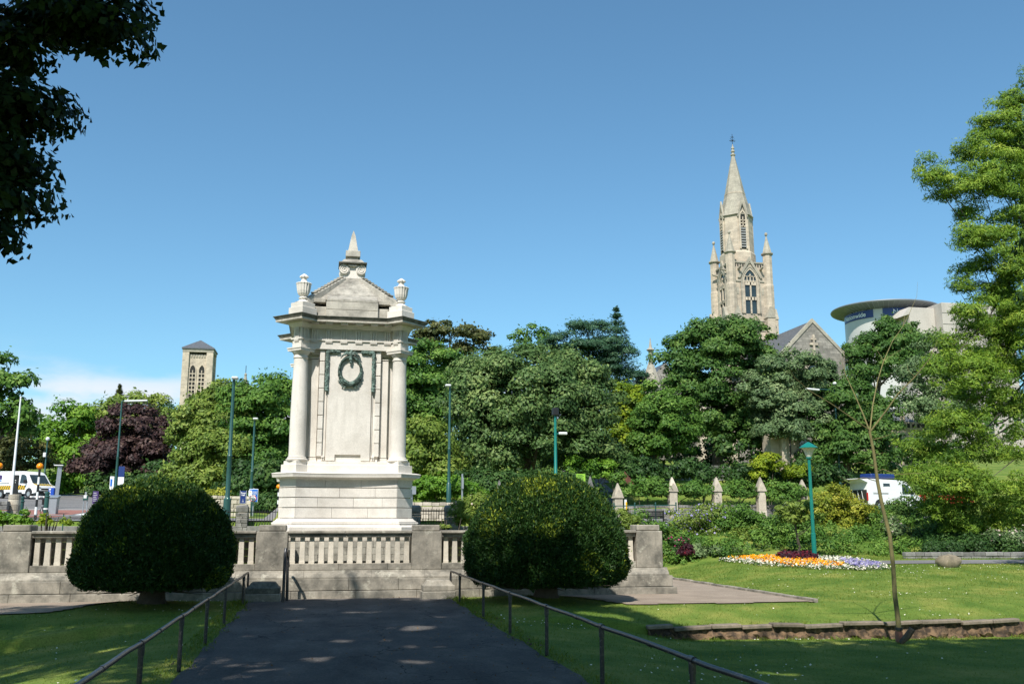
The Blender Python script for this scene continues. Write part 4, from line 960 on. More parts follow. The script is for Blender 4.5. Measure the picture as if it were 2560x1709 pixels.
# feathery cypress on the right
CY = [(2545,255,70,50),(2480,330,60,60),(2540,370,80,70),(2420,400,60,40),(2345,440,50,45),(2400,470,75,50),(2480,470,70,60),(2550,520,70,70),(2340,490,40,38),(2420,540,50,35),(2480,600,70,50),(2540,660,70,70),(2440,670,50,40),
      (2400,720,35,30),(2480,750,70,55),(2550,800,70,70),(2450,830,60,40),(2480,910,90,50),(2560,930,70,60),(2390,870,50,40),(2350,920,55,40),(2420,990,80,45),(2500,1030,80,50),(2360,1080,70,42),(2300,1130,65,40),(2420,1130,100,50),(2540,1130,70,60),
      (2365,1190,100,42),(2310,1250,45,28),(2440,1230,110,50),(2550,1240,70,60),(2500,420,90,80),(2440,600,70,60),(2520,760,80,90),(2430,780,55,50),(2460,960,90,60),(2400,1060,90,60),(2345,1210,75,48),(2590,400,80,200),(2590,800,80,200),(2530,560,70,60),(2500,850,80,60),(2410,920,60,40),(2330,1285,70,38),(2420,1310,100,45),(2530,1320,80,45),(2305,1185,40,30)]
CYB = pxblobs([(*e, 46.5+rnd.uniform(-2.2,2.0)) for e in CY+[(2480,1290,80,40),(2560,1290,60,50),(2390,1250,70,40)]], 47, .55)
bx = at(2640, 1309, 49).x
tree('feathery_cypress', 'tall feathery yellow green conifer filling the right edge', CYB, (bx, 49, h(bx,49)), 'cypress', nclump=1650, cr=.48, per=118, leaf=.125, aspect=.22, seed=40, trunk_r=.6, flat=.75, stray=.06, limbs=30, inner=.12, zmin=-.6, shell=(.3,1.05), droop=.25, limb_k=.25)

# ------------------------------------------------------------------ shade trees round the viewpoint (their crowns reach into the top left corner and shade the path)
DAPPLE = []
for (dx_, dy_), r_ in [((1.55,22.6),.62), ((.35,26.6),.34), ((-1.35,27.9),.36), ((-1.7,24.6),.3), ((-.2,20.3),.4), ((1.1,19.0),.36), ((-.85,17.8),.4), ((.75,17.0),.32), ((2.3,24.8),.3), ((-5.6,16.6),.8), ((-6.8,18.2),.5), ((-5,21),.3), ((4.6,20.6),.3), ((7.5,17.6),.4), ((6.2,25.6),.7), ((-3.6,24.2),.3), ((-2.2,21.5),.22), ((2.4,21.0),.25), ((.1,23.7),.2), ((-9,20),.5)]:
    for k in range(3): DAPPLE.append((dx_+rnd.uniform(-1.3,1.3)*r_, dy_+rnd.uniform(-.6,.6)*r_, r_*rnd.uniform(.45,.85)))  # gaps cut through the crowns so sun patches fall on path and lawns
def shade_cull(c, rng):
    """cuts the crowns to shape the light: keeps the foliage that shades path and near lawns and leaves the monument in the sun"""
    gx = c[:,0]+.394*c[:,2]; gy = c[:,1]+.741*c[:,2]
    lim = np.interp(gx, [-30, -9, -3.4, -2.6, 3.2, 4.0, 6.5, 8.8, 40], [29.8, 29.9, 30.0, 31.2, 31.2, 30.0, 29.0, 23.5, 23.2])+.45*np.sin(gx*1.9)+.3*np.sin(gx*4.3)+rng.normal(0,.25,len(c))
    k = gy < lim
    for x, y, r_ in DAPPLE: k &= ((gx-x)**2+((gy-y)*.8)**2) > (r_*rng.uniform(.85,1.15,len(c)))**2
    return k
def shade_tree(name, label, blobs, base, seed, nclump, per, cr=1.1, leaf=.2, tr=.6, cull=shade_cull):
    return tree(name, label, blobs, base, 'canopy', nclump=nclump, cr=cr, per=per, leaf=leaf, aspect=.6, seed=seed, trunk_r=tr, limbs=4, inner=.25, flat=.55, zmin=-.8, shell=(.35,1.03), limb_k=.13, cull=cull, stray=0, group='park trees shading the path')
VIS = pxblobs([(e[0]-85, e[1], *e[2:]) for e in [(-60,60,130,120),(60,60,110,70),(180,30,110,55),(290,20,75,48),(360,50,45,40),(350,100,40,28),(250,75,60,35),(120,150,90,60),(20,220,110,90),(110,260,60,55),(130,320,40,30),(-20,350,100,80),(60,400,60,55),(120,430,30,22),(-40,480,90,70),(40,520,50,35),(-30,590,50,40),(110,500,30,30),(60,600,40,30)]], 15.5, .9)
shade_tree('overhanging_tree', 'dark leafy branches hanging into the top left corner', VIS+[((-12.5,11,13),(6,6,5)), ((-14,14,17),(6,5,4.5)), ((-10,9,19),(7,6,4)), ((-16,8,16),(6,6,5))], (-12.5, 10, h(-12.5,10)), 51, 430, 125, cr=.62, leaf=.092)
shade_tree('lime_tree_overhead', 'tall park tree behind the viewpoint that shades the middle of the path', [((-7.5,7.3,22),(7.5,6.5,4)), ((-5,4,17),(7,6,4)), ((-12,10.6,24),(6,4.5,3)), ((-3,8.2,20),(5.5,4.5,3))], (-7, -3, 0), 52, 330, 72, cr=1.2, leaf=.30)
shade_tree('plane_tree_overhead', 'tall park tree behind the viewpoint that shades the right lawn', [((6,4.5,18),(8,5,4)), ((-1,3.5,16),(6,5,3.5)), ((14,3.5,18),(7,5,4))], (8, -5, h(8,-5)), 53, 330, 66, cr=1.3, leaf=.32)
shade_tree('added_tree_behind', 'large unseen tree added far behind the viewpoint on the left for deeper shade', [((-16,-6,13),(9,8,8)), ((-24,6,12),(7,8,8)), ((-4,-12,14),(9,7,8))], (-15,-7,h(-15,-7)), 55, 190, 70, cr=1.6, leaf=.4)  # added out of view to block sky light and darken the shade
shade_tree('added_tree_behind', 'large unseen tree added far behind the viewpoint on the right for deeper shade', [((13,-8,13),(9,8,8)), ((24,-2,12),(8,8,8)), ((20,6,13),(6,5,5))], (14,-9,h(14,-9)), 56, 190, 70, cr=1.6, leaf=.4)  # second added tree, blocks sky light from behind right

shade_tree('lawn_tree', 'round park tree standing just beyond the right edge of the lawn', [((27.2,29,10.5),(3.6,3.4,3.6)), ((28.5,30,7.5),(3.4,3.4,2.6))], (27.8, 29.5, h(27.8,29.5)), 54, 60, 90, cr=.9, leaf=.17, tr=.3, cull=None)

# ------------------------------------------------------------------ shrubs of the bank and hedges
def shrub(name, label, ells, y, style, seed, cr=.4, nclump=40, per=110, leaf=.07, group=None, depth=.7, flowers=None, nf=0, aspect=.55, u=None, cat='shrub'):
    b_ = pxblobs(ells, y, depth); rng = np.random.default_rng(seed)
    bx = at(u or ells[0][0], 1309, b_[0][0][1]).x; by = b_[0][0][1]; base = (bx, by, h(bx, by))
    t = thing(name, label, cat, base, group)
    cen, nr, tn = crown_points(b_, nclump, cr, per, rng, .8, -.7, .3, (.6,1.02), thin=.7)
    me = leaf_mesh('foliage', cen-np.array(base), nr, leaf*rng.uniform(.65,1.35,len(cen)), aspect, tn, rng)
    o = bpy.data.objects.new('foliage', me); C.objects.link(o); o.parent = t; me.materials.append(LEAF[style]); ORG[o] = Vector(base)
    if flowers:
        k = rng.choice(len(cen), nf); c2 = cen[k]; top = unit(nr[k]+np.array([0,-.6,.4]))
        me = leaf_mesh('flowers', c2+top*.06-np.array(base), top+rng.normal(0,.3,(nf,3)), leaf*.8*rng.uniform(.7,1.3,nf), .9, rng.uniform(0,1,nf), rng)
        o = bpy.data.objects.new('flowers', me); C.objects.link(o); o.parent = t; me.materials.append(LEAF[flowers]); ORG[o] = Vector(base); o['kind'] = 'stuff'
    st = MB(); B = Vector(base); rr = random.Random(seed)
    for k in range(7):
        c = Vector(rr.choice(b_)[0]); e = c+Vector((rr.uniform(-.5,.5), rr.uniform(-.3,.3), rr.uniform(-.1,.4)))
        st.tube([Vector((c.x*.6+B.x*.4, c.y, h(c.x, c.y)-.1)), e.lerp(B,.3), e], [.035,.025,.01], 5)
    st.build('stems', 'bark', t)
    return t
SB = 'shrubs on the planted bank'
shrub('ceanothus_shrub', 'shrub with a lilac blue flower cluster behind the right terrace pier', [(1720,1320,70,45),(1660,1335,55,40),(1770,1300,45,35),(1690,1370,60,25)], 50, 'olive', 61, nclump=70, flowers='lilac', nf=900, group=SB)
shrub('dark_bay_shrub', 'darker green shrub right beside the stone end pier', [(1640,1345,60,40),(1610,1310,50,30)], 49, 'mid', 62, nclump=45, group=SB)
shrub('mixed_shrub', 'mid green shrub in the middle of the bank behind the flower bed', [(1830,1330,55,40),(1790,1355,50,30),(1880,1320,45,40),(1850,1290,55,25)], 49.5, 'mid', 63, nclump=65, group=SB)
shrub('reddish_shrub', 'olive shrub with reddish tips left of the standard tree', [(1840,1360,60,25),(1900,1350,50,30)], 48.3, 'olive', 64, nclump=40, group=SB)
shrub('choisya_shrub', 'large round golden yellow shrub right of the green park lamp', [(2095,1265,60,55),(2140,1290,50,45),(2050,1290,45,45),(2090,1320,70,35)], 50.5, 'yellow', 65, nclump=110, per=130, group=SB)
shrub('laurel_shrub', 'glossy light green shrub bank below the golden shrub', [(2080,1365,70,30),(2150,1360,60,35),(2020,1350,50,35),(2190,1350,45,35)], 47.8, 'mid', 66, nclump=95, group=SB)
shrub('hebe_shrub', 'greyish flowering shrub beside the trunk of the bare sapling', [(2250,1365,45,32),(2230,1330,40,25)], 47.5, 'grey', 67, nclump=45, flowers='pinkish', nf=200, group=SB)
shrub('laurel_shrub', 'dark green shrub right of the flowering grey shrub', [(2305,1365,40,30),(2340,1345,50,35)], 47.4, 'oak', 68, nclump=45, group=SB)
shrub('low_hedge', 'low dark trailing hedge under the feathery conifer', [(2410,1368,70,17),(2490,1366,60,16),(2350,1374,40,14)], 43.3, 'dark', 69, nclump=60, group=SB)
shrub('pink_ground_cover', 'low pink flowering plants at the far right edge', [(2510,1352,55,12),(2580,1354,50,12)], 43.4, 'grey', 70, nclump=40, flowers='pinkish', nf=350, group=SB)
shrub('bank_shrub', 'low pale green plants along the front foot of the bank', [(1800,1385,60,16),(1880,1385,60,15),(1740,1380,45,16)], 46.8, 'grey', 71, nclump=60, cr=.28, group=SB)
shrub('bank_shrub', 'low leafy plants along the bank foot behind the green lamp', [(1960,1370,55,25),(1930,1340,50,35),(1990,1330,40,35)], 47.6, 'mid', 72, nclump=65, group=SB)
shrub('tamarisk_shrub', 'tall dark shrub between the golden shrub and the feathery conifer', [(2225,1305,50,32),(2265,1285,45,30),(2195,1300,35,28)], 51, 'oak', 73, nclump=60, group=SB)
shrub('magenta_flower_clump', 'small clump of magenta flowers beside the stone end pier', [(1690,1355,26,10),(1700,1372,22,12)], 46.9, 'dark', 74, nclump=22, cr=.22, flowers='magenta', nf=80, group=SB)
shrub('heuchera_clump', 'dark purple leaved clump at the left end of the bank', [(1715,1378,24,9)], 46.4, 'plum', 75, nclump=16, cr=.2, group=SB)
shrub('leaf_hedge', 'leafy hedge growing behind the pointed stone posts', [(1620,1225,65,22),(1740,1230,45,22),(1850,1230,45,22),(1960,1235,50,24)], 61.4, 'mid', 76, nclump=110, cr=.45, leaf=.1, group='hedges by the upper road')
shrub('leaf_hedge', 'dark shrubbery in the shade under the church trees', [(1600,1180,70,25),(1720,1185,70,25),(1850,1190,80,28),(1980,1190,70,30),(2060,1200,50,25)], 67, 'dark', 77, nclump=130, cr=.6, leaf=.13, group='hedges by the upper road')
shrub('leaf_hedge', 'sunlit shrubs left of the church wall above the pointed posts', [(1925,1165,40,25),(1990,1180,30,20),(1895,1190,18,40)], 65.5, 'lime', 78, nclump=45, cr=.4, leaf=.1, group='hedges by the upper road')
shrub('leaf_hedge', 'sunlit green hedge on the rubble wall right of the plinth', [(1095,1225,50,28),(1050,1235,40,26),(1150,1225,40,26),(1180,1240,35,16),(1010,1225,30,30)], 53.6, 'bright', 79, nclump=110, cr=.4, leaf=.095, group='hedges by the upper road')
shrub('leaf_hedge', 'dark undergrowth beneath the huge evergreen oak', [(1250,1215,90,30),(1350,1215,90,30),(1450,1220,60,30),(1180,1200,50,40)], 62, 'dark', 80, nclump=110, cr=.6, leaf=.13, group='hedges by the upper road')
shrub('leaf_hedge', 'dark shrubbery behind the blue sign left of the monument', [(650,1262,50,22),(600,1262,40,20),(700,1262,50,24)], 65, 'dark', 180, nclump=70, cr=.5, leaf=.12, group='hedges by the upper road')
shrub('variegated_hedge', 'low yellow variegated hedge beyond the tall left lamp post', [(525,1245,28,16),(560,1246,22,15)], 66, 'yellow', 81, nclump=45, cr=.4, leaf=.09)
shrub('escallonia_shrub', 'pale shrub with pinkish tips between the stone piers and right yew', [(1165,1285,32,26),(1195,1270,28,28),(1150,1305,20,14)], 40.5, 'olive', 82, nclump=45, cr=.3, leaf=.065, flowers='pinkish', nf=60)
shrub('ivy_clump', 'ivy clump covering the post beside the steep side road', [(1548,1200,16,24),(1562,1230,14,20)], 60.6, 'mid', 83, nclump=22, cr=.3, leaf=.08)
shrub('terrace_plants', 'light green leafy plants sprouting above the terrace wall at far left', [(30,1300,45,9),(62,1290,14,14),(-20,1298,40,12)], 35.5, 'bright', 84, nclump=34, cr=.18, per=70, leaf=.055)
shrub('terrace_plants', 'thin light green weeds above the terrace wall beside the left yew', [(118,1300,14,10),(112,1290,6,14),(165,1306,14,8)], 35.5, 'lime', 85, nclump=12, cr=.14, per=40, leaf=.05)
shrub('terrace_plants', 'small olive weed on the right pier of the monument balustrade', [(1115,1318,12,7)], 33.2, 'olive', 86, nclump=8, cr=.1, per=40, leaf=.04)
shrub('rose_shrub', 'small pale shrub just right of the right yew dome', [(1575,1310,20,22),(1560,1290,14,16),(1585,1335,14,12)], 42, 'olive', 87, nclump=26, cr=.25, leaf=.06)

# standard photinia with a round head beside the park lamp
b_ = pxblobs([(1985,1285,50,34),(1960,1295,36,26),(2015,1290,34,28)], 44, .8); bp = at(1997, 1400, 44)
tree('standard_photinia', 'small round headed standard tree standing in the flower bed', b_, (bp.x, 44, h(bp.x,44)), 'olive', nclump=60, cr=.24, per=46, leaf=.10, aspect=.45, seed=88, trunk_r=.055, limbs=6)

# flower bed: white edging, marigolds, purple and plum plants
def bedding(name, label, outline, dens, style, size, zup, seed, aspect=.8):
    rng = np.random.default_rng(seed); P = []
    o_ = np.array(outline); lo = o_.min(0); hi = o_.max(0); n = int(dens*(hi[0]-lo[0])*(hi[1]-lo[1]))
    q = rng.uniform(lo, hi, (n,2)); ins = np.zeros(n, bool); j = len(o_)-1
    for i in range(len(o_)):
        c = ((o_[i,1] > q[:,1]) != (o_[j,1] > q[:,1])) & (q[:,0] < (o_[j,0]-o_[i,0])*(q[:,1]-o_[i,1])/(o_[j,1]-o_[i,1]+1e-9)+o_[i,0]); ins ^= c; j = i
    q = q[ins]; n = len(q); z = H(q[:,0], q[:,1])+zup*rng.uniform(.3,1.1,n)
    cen = np.stack([q[:,0], q[:,1], z], -1)
    me = leaf_mesh(name, cen, rng.normal(0,.5,(n,3))+np.array([0,-.3,.8]), size*rng.uniform(.6,1.3,n), aspect, rng.uniform(0,1,n), rng); me.materials.append(LEAF[style])
    o = bpy.data.objects.new(name, me); C.objects.link(o); return tag(o, label, 'flowers', kind='stuff')
def gp(u, v, y0=36, y1=60):       # where the line of sight meets the lawn
    lo, hi = y0, y1
    for _ in range(40):
        m_ = (lo+hi)/2; p = at(u, v, m_)
        if p.z > h(p.x, p.y): lo = m_
        else: hi = m_
    return (p.x, p.y)
BED = [gp(u, v) for u, v in ((1795,1403),(1850,1398),(1990,1394),(2120,1398),(2200,1412),(2232,1424),(2150,1428),(2030,1424),(1900,1415))]
bedding('silver_edging', 'band of white silvery edging plants round the flower bed', BED, 120, 'silver', .05, .16, 90)
bedding('bed_leaves', 'dark leaves among the bedding flowers', BED, 60, 'dark', .06, .14, 94)
bedding('marigolds', 'mass of orange marigolds in the flower bed', [gp(u, v) for u, v in ((1815,1400),(1920,1396),(2010,1404),(2115,1416),(2105,1422),(1980,1419),(1905,1408))], 170, 'marigold', .045, .22, 91)
bedding('purple_flowers', 'patch of purple flowers at the right end of the flower bed', [gp(u, v) for u, v in ((2095,1404),(2170,1410),(2205,1418),(2195,1424),(2130,1422))], 170, 'lilac', .05, .22, 92)
bedding('plum_plants', 'dark plum coloured plants round the standard tree', [gp(u, v) for u, v in ((1940,1402),(1960,1390),(2040,1390),(2046,1405),(1990,1407))], 260, 'plum', .07, .3, 93)
# ground cover that hides the soil of the bank
rng = np.random.default_rng(191); BX = []
for k in range(150):
    x = rng.uniform(14.5, 44); y_ = rng.uniform(46.3-.30*min(max(x-16,0),10), 50.5); BX.append(((x, y_, h(x,y_)+.05), (rng.uniform(.6,1.3), rng.uniform(.5,.9), rng.uniform(.3,.6))))
cen, nr, tn = crown_points(BX, 800, .3, 50, rng, .8, -.2, thin=.7)
me = leaf_mesh('bank_ground_cover', cen, nr, .075*rng.uniform(.7,1.3,len(cen)), .5, tn+.1*np.sin(cen[:,0]*1.3)+.1, rng); me.materials.append(LEAF['mid'])
o = bpy.data.objects.new('bank_ground_cover', me); C.objects.link(o); tag(o, 'low leafy ground cover between the shrubs of the bank', 'ground cover', kind='stuff')
# grass blades, daisies and fallen leaves
def lawnscatter(name, label, n, xr, yr, cond, style, hgt, wid, seed, flat=False, cat='grass', clump=None):
    rng = np.random.default_rng(seed)
    x = rng.uniform(*xr, n); y = yr[0]+(yr[1]-yr[0])*rng.uniform(0,1,n)**1.35
    if clump:
        cx = rng.uniform(*xr, clump); cy = rng.uniform(*yr, clump); k = rng.integers(0, clump, n); mk = rng.uniform(0,1,n) < .65
        x = np.where(mk, cx[k]+rng.normal(0,.7,n), x); y = np.where(mk, cy[k]+rng.normal(0,.5,n), y)
    m_ = cond(x, y); x = x[m_]; y = y[m_]; n = len(x); sc = np.clip(y/20, .8, 2.2)
    z = H(x, y)
    if flat:
        cen = np.stack([x, y, z+hgt], -1); nr_ = rng.normal(0,.25,(n,3))+np.array([0,-.25,1]); al = None; size = wid*rng.uniform(.6,1.3,n); asp = .85 if style == 'daisy' else .5
    else:
        hh = hgt*rng.uniform(.5,1.3,n)*sc; al = rng.normal(0,.45,(n,3))+np.array([0,0,1]); cen = np.stack([x, y, z+hh*.5], -1); size = hh; asp = .13; nr_ = rng.normal(size=(n,3))
    me = leaf_mesh(name, cen, nr_, size, asp, np.clip(rng.normal(.48,.2,n)+.2*np.sin(x*.9+1+.5*np.sin(y*.6))*np.sin(y*.7+.8*np.sin(x*.45))+.14*np.sin(x*2.3+y*1.1)*np.sin(y*2.9-x*.7),0,1), rng, al); me.materials.append(LEAF[style])
    o = bpy.data.objects.new(name, me); C.objects.link(o); return tag(o, label, cat, kind='stuff')
def lawn(x, y):
    ax = np.abs(x); on = (ax > 3.05)
    grv = (y > 27.6+np.clip(7.9-ax,0,9)*1.3) & (ax < 13.85) & (y < 42)
    wall = (np.abs(y-24.65) < .25) & (ax > 7.3)
    inview = (x < .78*y+1) & (x > -.33*y-2.5)
    fp = (y > 38.4) & (y < 41) & (x > 19.5)
    return on & ~grv & ~wall & inview & ~fp & ~((ax < 11) & (y > 31.5))
lawnscatter('grass_blades', 'short mown grass blades on the lawns', 250000, (-12, 36), (12, 45), lawn, 'blade', .028, 1, 95)
lawnscatter('edge_grass', 'longer grass tufts along the path edges', 30000, (-3.6, 3.6), (11, 31), lambda x, y: (np.abs(x) > 2.97+.10*np.sin(y*2.3+x)+.06*np.sin(y*6.1)) & (np.abs(x) < 3.5), 'blade', .06, 1, 96)
lawnscatter('wall_tufts', 'straggling grass tufts hanging over the low lawn wall', 5000, (7.3, 30), (24.4, 24.95), lambda x, y: (np.sin(x*1.7)+np.sin(x*4.9+1)+np.sin(x*9.1)) > .1, 'blade', .05, 1, 196)
lawnscatter('daisies', 'small white daisies scattered over the lawns', 1500, (-11, 34), (12, 40), lawn, 'daisy', .05, .022, 97, True, 'daisies', 60)
lawnscatter('fallen_leaves', 'brown fallen leaves along the path edges', 500, (-4, 4), (11, 30), lambda x, y: (np.abs(x) > 2.75) & (np.abs(x) < 3.4), 'litter', .05, .05, 98, True, 'leaf litter', 16)

lawnscatter('path_litter', 'small dry leaves and bits scattered on the tarmac path', 420, (-3, 3), (11, 31), lambda x, y: np.abs(x) < 2.95, 'litter', .062, .028, 199, True, 'leaf litter', 22)

# bare sapling in the right lawn with tie and stake
SY = 22.4; sb = at(2248, 1600, SY)
sp_t = thing('bare_sapling', 'thin bare young tree with spreading leafless branches on the right lawn', 'tree', (sb.x, SY, h(sb.x, SY)))
def pl(pts, dy=0): return [at(u, v, SY+dy*k/len(pts)) for k, (u, v) in enumerate(pts)]
tp = [(2249,1606),(2247,1569),(2244,1539),(2237,1485),(2233,1415),(2224,1335),(2207,1271),(2194,1204),(2184,1128),(2173,1073)]
MB().tube(pl(tp), [.075,.064,.06,.056,.052,.05,.046,.042,.038,.034], 10).build('trunk', 'saplingbark', sp_t, smooth=True)
for br, r0, dy in (([(2174,1075),(2130,1045),(2078,1009),(2021,975),(1985,942),(1975,920)], .028, -1.2), ([(2173,1075),(2160,1040),(2138,989),(2114,936),(2104,900)], .026, .8), ([(2175,1075),(2182,1012),(2194,952),(2209,902),(2231,853),(2257,816),(2262,790)], .022, 1.6),
                   ([(2176,1078),(2221,1019),(2244,985),(2287,942),(2327,893),(2344,850)], .027, -.8), ([(2184,1098),(2215,1090),(2240,1077)], .012, -.5), ([(2191,1180),(2207,1172),(2239,1185),(2302,1182),(2330,1176)], .015, -1),
                   ([(2192,1202),(2159,1193),(2124,1201),(2095,1190)], .015, -.7), ([(2188,1165),(2150,1155),(2130,1160)], .009, .5), ([(2187,1135),(2215,1130)], .008, .4), ([(2209,902),(2225,890),(2262,868)], .012, .3), ([(2209,903),(2196,880),(2180,860)], .010, .3), ([(2287,942),(2270,925),(2268,905)], .008, .3), ([(2257,816),(2275,780),(2292,740),(2294,705)], .009, .3)):
    MB().tube(pl(br, dy), [r0*.85*(1-.8*i/(len(br)-1)) for i in range(len(br))], 6).build('branch', 'saplingbark', sp_t, smooth=True)
MB().tube(pl([(2248,1602),(2247,1577)]), .088, 10).build('trunk_guard', 'terracotta', sp_t, smooth=True)
MB().tube(pl([(2247,1574),(2247,1567)]), .094, 10).build('tree_tie', 'black', sp_t, smooth=True)
st = thing('stake', 'short thick leaning log stake at the foot of the bare sapling', 'stake', tuple(at(2254,1600,SY)))
MB().tube([at(2252,1606,SY-.1), at(2268,1590,SY-.2), at(2281,1571,SY-.28)], [.06,.085,.075], 9).build('log', 'bark', st, smooth=True)
bo = at(2372, 1417, 37.4)
rk = MB().sphere((bo.x, 37.4, h(bo.x,37.4)+.18), .52, .4, .36, 12, 8)
rk.v = [(x+.06*math.sin(y*9+z_*7), y+.05*math.sin(x*8), z_+.05*math.sin(x*7+y*5)) for x, y, z_ in rk.v]
tag(rk.build('boulder', 'boulder', None, loc=(bo.x, 37.4, h(bo.x,37.4)), smooth=True), 'brown boulder at the lawn edge by the far footpath', 'boulder')
# ------------------------------------------------------------------ church with tall spire
def lancet(w_, hgt, n=7, k=1.15):
    """pointed arch outline, base at 0, springing at hgt - rise"""
    r_ = w_*k; rise = math.sqrt(max(r_*r_-(r_-w_/2)**2, .01)); sp_ = hgt-rise; pts = [(-w_/2, 0), (w_/2, 0)]
    for i in range(n+1):
        t_ = i/n; x = w_/2*(1-t_); c_ = w_/2-r_; pts.append((x, sp_+math.sqrt(max(r_*r_-(x-c_)**2, 0))))
    for i in range(1, n+1):
        t_ = i/n; x = -w_/2*t_; c_ = -(w_/2-r_); pts.append((x, sp_+math.sqrt(max(r_*r_-(x-c_)**2, 0))))
    return pts
def arch_band(m_, w_, hgt, band, d, o, ax, k=1.15):
    a = lancet(w_, hgt, k=k); b_ = lancet(w_+2*band, hgt+band*1.25, k=k); n_ = len(a)
    ax = Vector(ax); up = Vector((0,0,1)); bk = up.cross(ax).normalized(); o = Vector(o)
    vs = [o+ax*p+up*q for p, q in b_]+[o+ax*p+up*q for p, q in a]; vs += [v_+bk*d for v_ in vs]
    fs = []
    for i in range(1, n_):
        j = (i+1) % n_
        fs += [(i, j, n_+j, n_+i), (2*n_+i, 3*n_+i, 3*n_+j, 2*n_+j), (n_+i, n_+j, 3*n_+j, 3*n_+i), (i, 2*n_+i, 2*n_+j, j)]
    return m_.add(vs, fs)
CY_ = 132.; cp = at(1853, 700, CY_); CX_ = cp.x
def zc(v): return at(1853, v, CY_-3).z
def zcc(v): return at(1835, v, CY_).z
CH = thing('church_tower', 'honey stone church tower with tall grey octagonal spire and pinnacles', 'church tower', (CX_, CY_, h(CX_, CY_)))
W = 2.95                     # half width of the square stage
zb, zs, zw0, zw1, zp = h(CX_,CY_)-1, zc(801), zc(784), zc(668), zc(657)
MB().box(CX_-W-.35, CX_+W+.35, CY_-W-.35, CY_+W+.35, zb, zc(826)).build('lower_stage', 'church', CH, bevel=.08)
MB().box(CX_-W-.2, CX_+W+.2, CY_-W-.2, CY_+W+.2, zc(826), zs).build('middle_stage', 'church', CH, bevel=.05)
MB().box(CX_-W, CX_+W, CY_-W, CY_+W, zs, zp).build('upper_stage', 'church', CH)
for zz, o_ in ((zs, .32), (zc(826), .45), (zc(702), .12)):
    MB().box(CX_-W-o_, CX_+W+o_, CY_-W-o_, CY_+W+o_, zz-.12, zz+.14).build('string_course', 'churchroof', CH, bevel=.06)
sides = [((0,-1), (1,0)), ((-1,0), (0,-1)), ((1,0), (0,1)), ((0,1), (-1,0))]
for (nx, ny), (ax_, ay) in sides:
    f0 = Vector((CX_+nx*W, CY_+ny*W, 0)); A = Vector((ax_, ay, 0)); Nn = Vector((nx, ny, 0))
    ww = 2.5; hh = zw1-zw0
    # window: dark glass, stone surround, mullion, transoms and tracery
    w_ = MB().slab(lancet(ww-.5, hh-.4), .1, f0+Nn*.03+Vector((0,0,zw0+.1)), A).build('window', 'darkglass', CH)
    fr = MB(); arch_band(fr, ww-.5, hh-.4, .32, .3, f0+Nn*.16+Vector((0,0,zw0+.1)), A); fr.build('surround', 'church', w_)
    hm = MB(); arch_band(hm, ww+.2, hh-.05, .18, .2, f0+Nn*.24+Vector((0,0,zw0+.1)), A); hm.build('hood_mould', 'churchroof', w_)
    mu = MB()
    def bar(a0, a1, z0, z1): 
        c_ = f0+Nn*.10+A*((a0+a1)/2); mu.obox((c_.x, c_.y, (z0+z1)/2), (a1-a0)/2, .1, (z1-z0)/2, math.atan2(ay, ax_))
    bar(-.10, .10, zw0+.1, zw1-1.0)
    for fz in (.34, .66): bar(-.95, .95, zw0+hh*fz-.30, zw0+hh*fz+.18)
    for q in (-.5, .5): bar(q-.06, q+.06, zw0+hh*.66, zw1-1.3); bar(q-.06, q+.06, zw0+hh*.34-.3, zw0+hh*.34+.2)
    bar(-.75, .75, zw0+hh*.80, zw0+hh*.80+.12)
    for q in (-.98, .98): bar(q-.07, q+.07, zw0+.1, zw0+hh*.7)
    mu.build('tracery', 'church', w_)
    # gable over the window, parapet, niches
    g_ = MB(); gz = zc(672); top = zc(640)
    g_.slab([(-1.95, zc(694)), (-1.6, zc(694)), (0, top-.75), (1.6, zc(694)), (1.95, zc(694)), (0, top)], .3, f0+Nn*.22, A); g_.build('gable_coping', 'churchroof', CH)
    MB().slab([(-.85, zp-.1), (.85, zp-.1), (0, top-.35)], .3, f0+Nn*.05, A).build('gable_panel', 'church', CH)
    pz = MB(); pz.slab([(-W, zp), (W, zp), (W, zp+.22), (-W, zp+.22)], .35, f0+Nn*.14, A); pz.build('parapet', 'churchroof', CH)
    ht = MB()
    for i in range(12):
        a_ = -W+.75+i*(2*W-1.5)/11
        if abs(a_) < .95: continue
        c_ = f0+Nn*.02+A*a_; ht.obox((c_.x, c_.y, zp-.32), .09, .03, .20, math.atan2(ay, ax_))
    ht.build('parapet_openings', 'void', CH)
    for q in (-1, 1):
        c_ = f0+A*(q*1.98)+Vector((0,0,0))
        MB().slab(lancet(.42, 1.15), .05, c_+Nn*.04+Vector((0,0,zc(735))), A).build('niche', 'churchroof', CH)
    # gargoyles
    for q in (-1, 1):
        c_ = f0+A*(q*1.75)+Vector((0,0,zc(672)))
        MB().tube([c_, c_+Nn*.7+Vector((0,0,.12)), c_+Nn*1.0+Vector((0,0,.25))], [.2,.16,.1], 6).build('gargoyle', 'churchroof', CH)
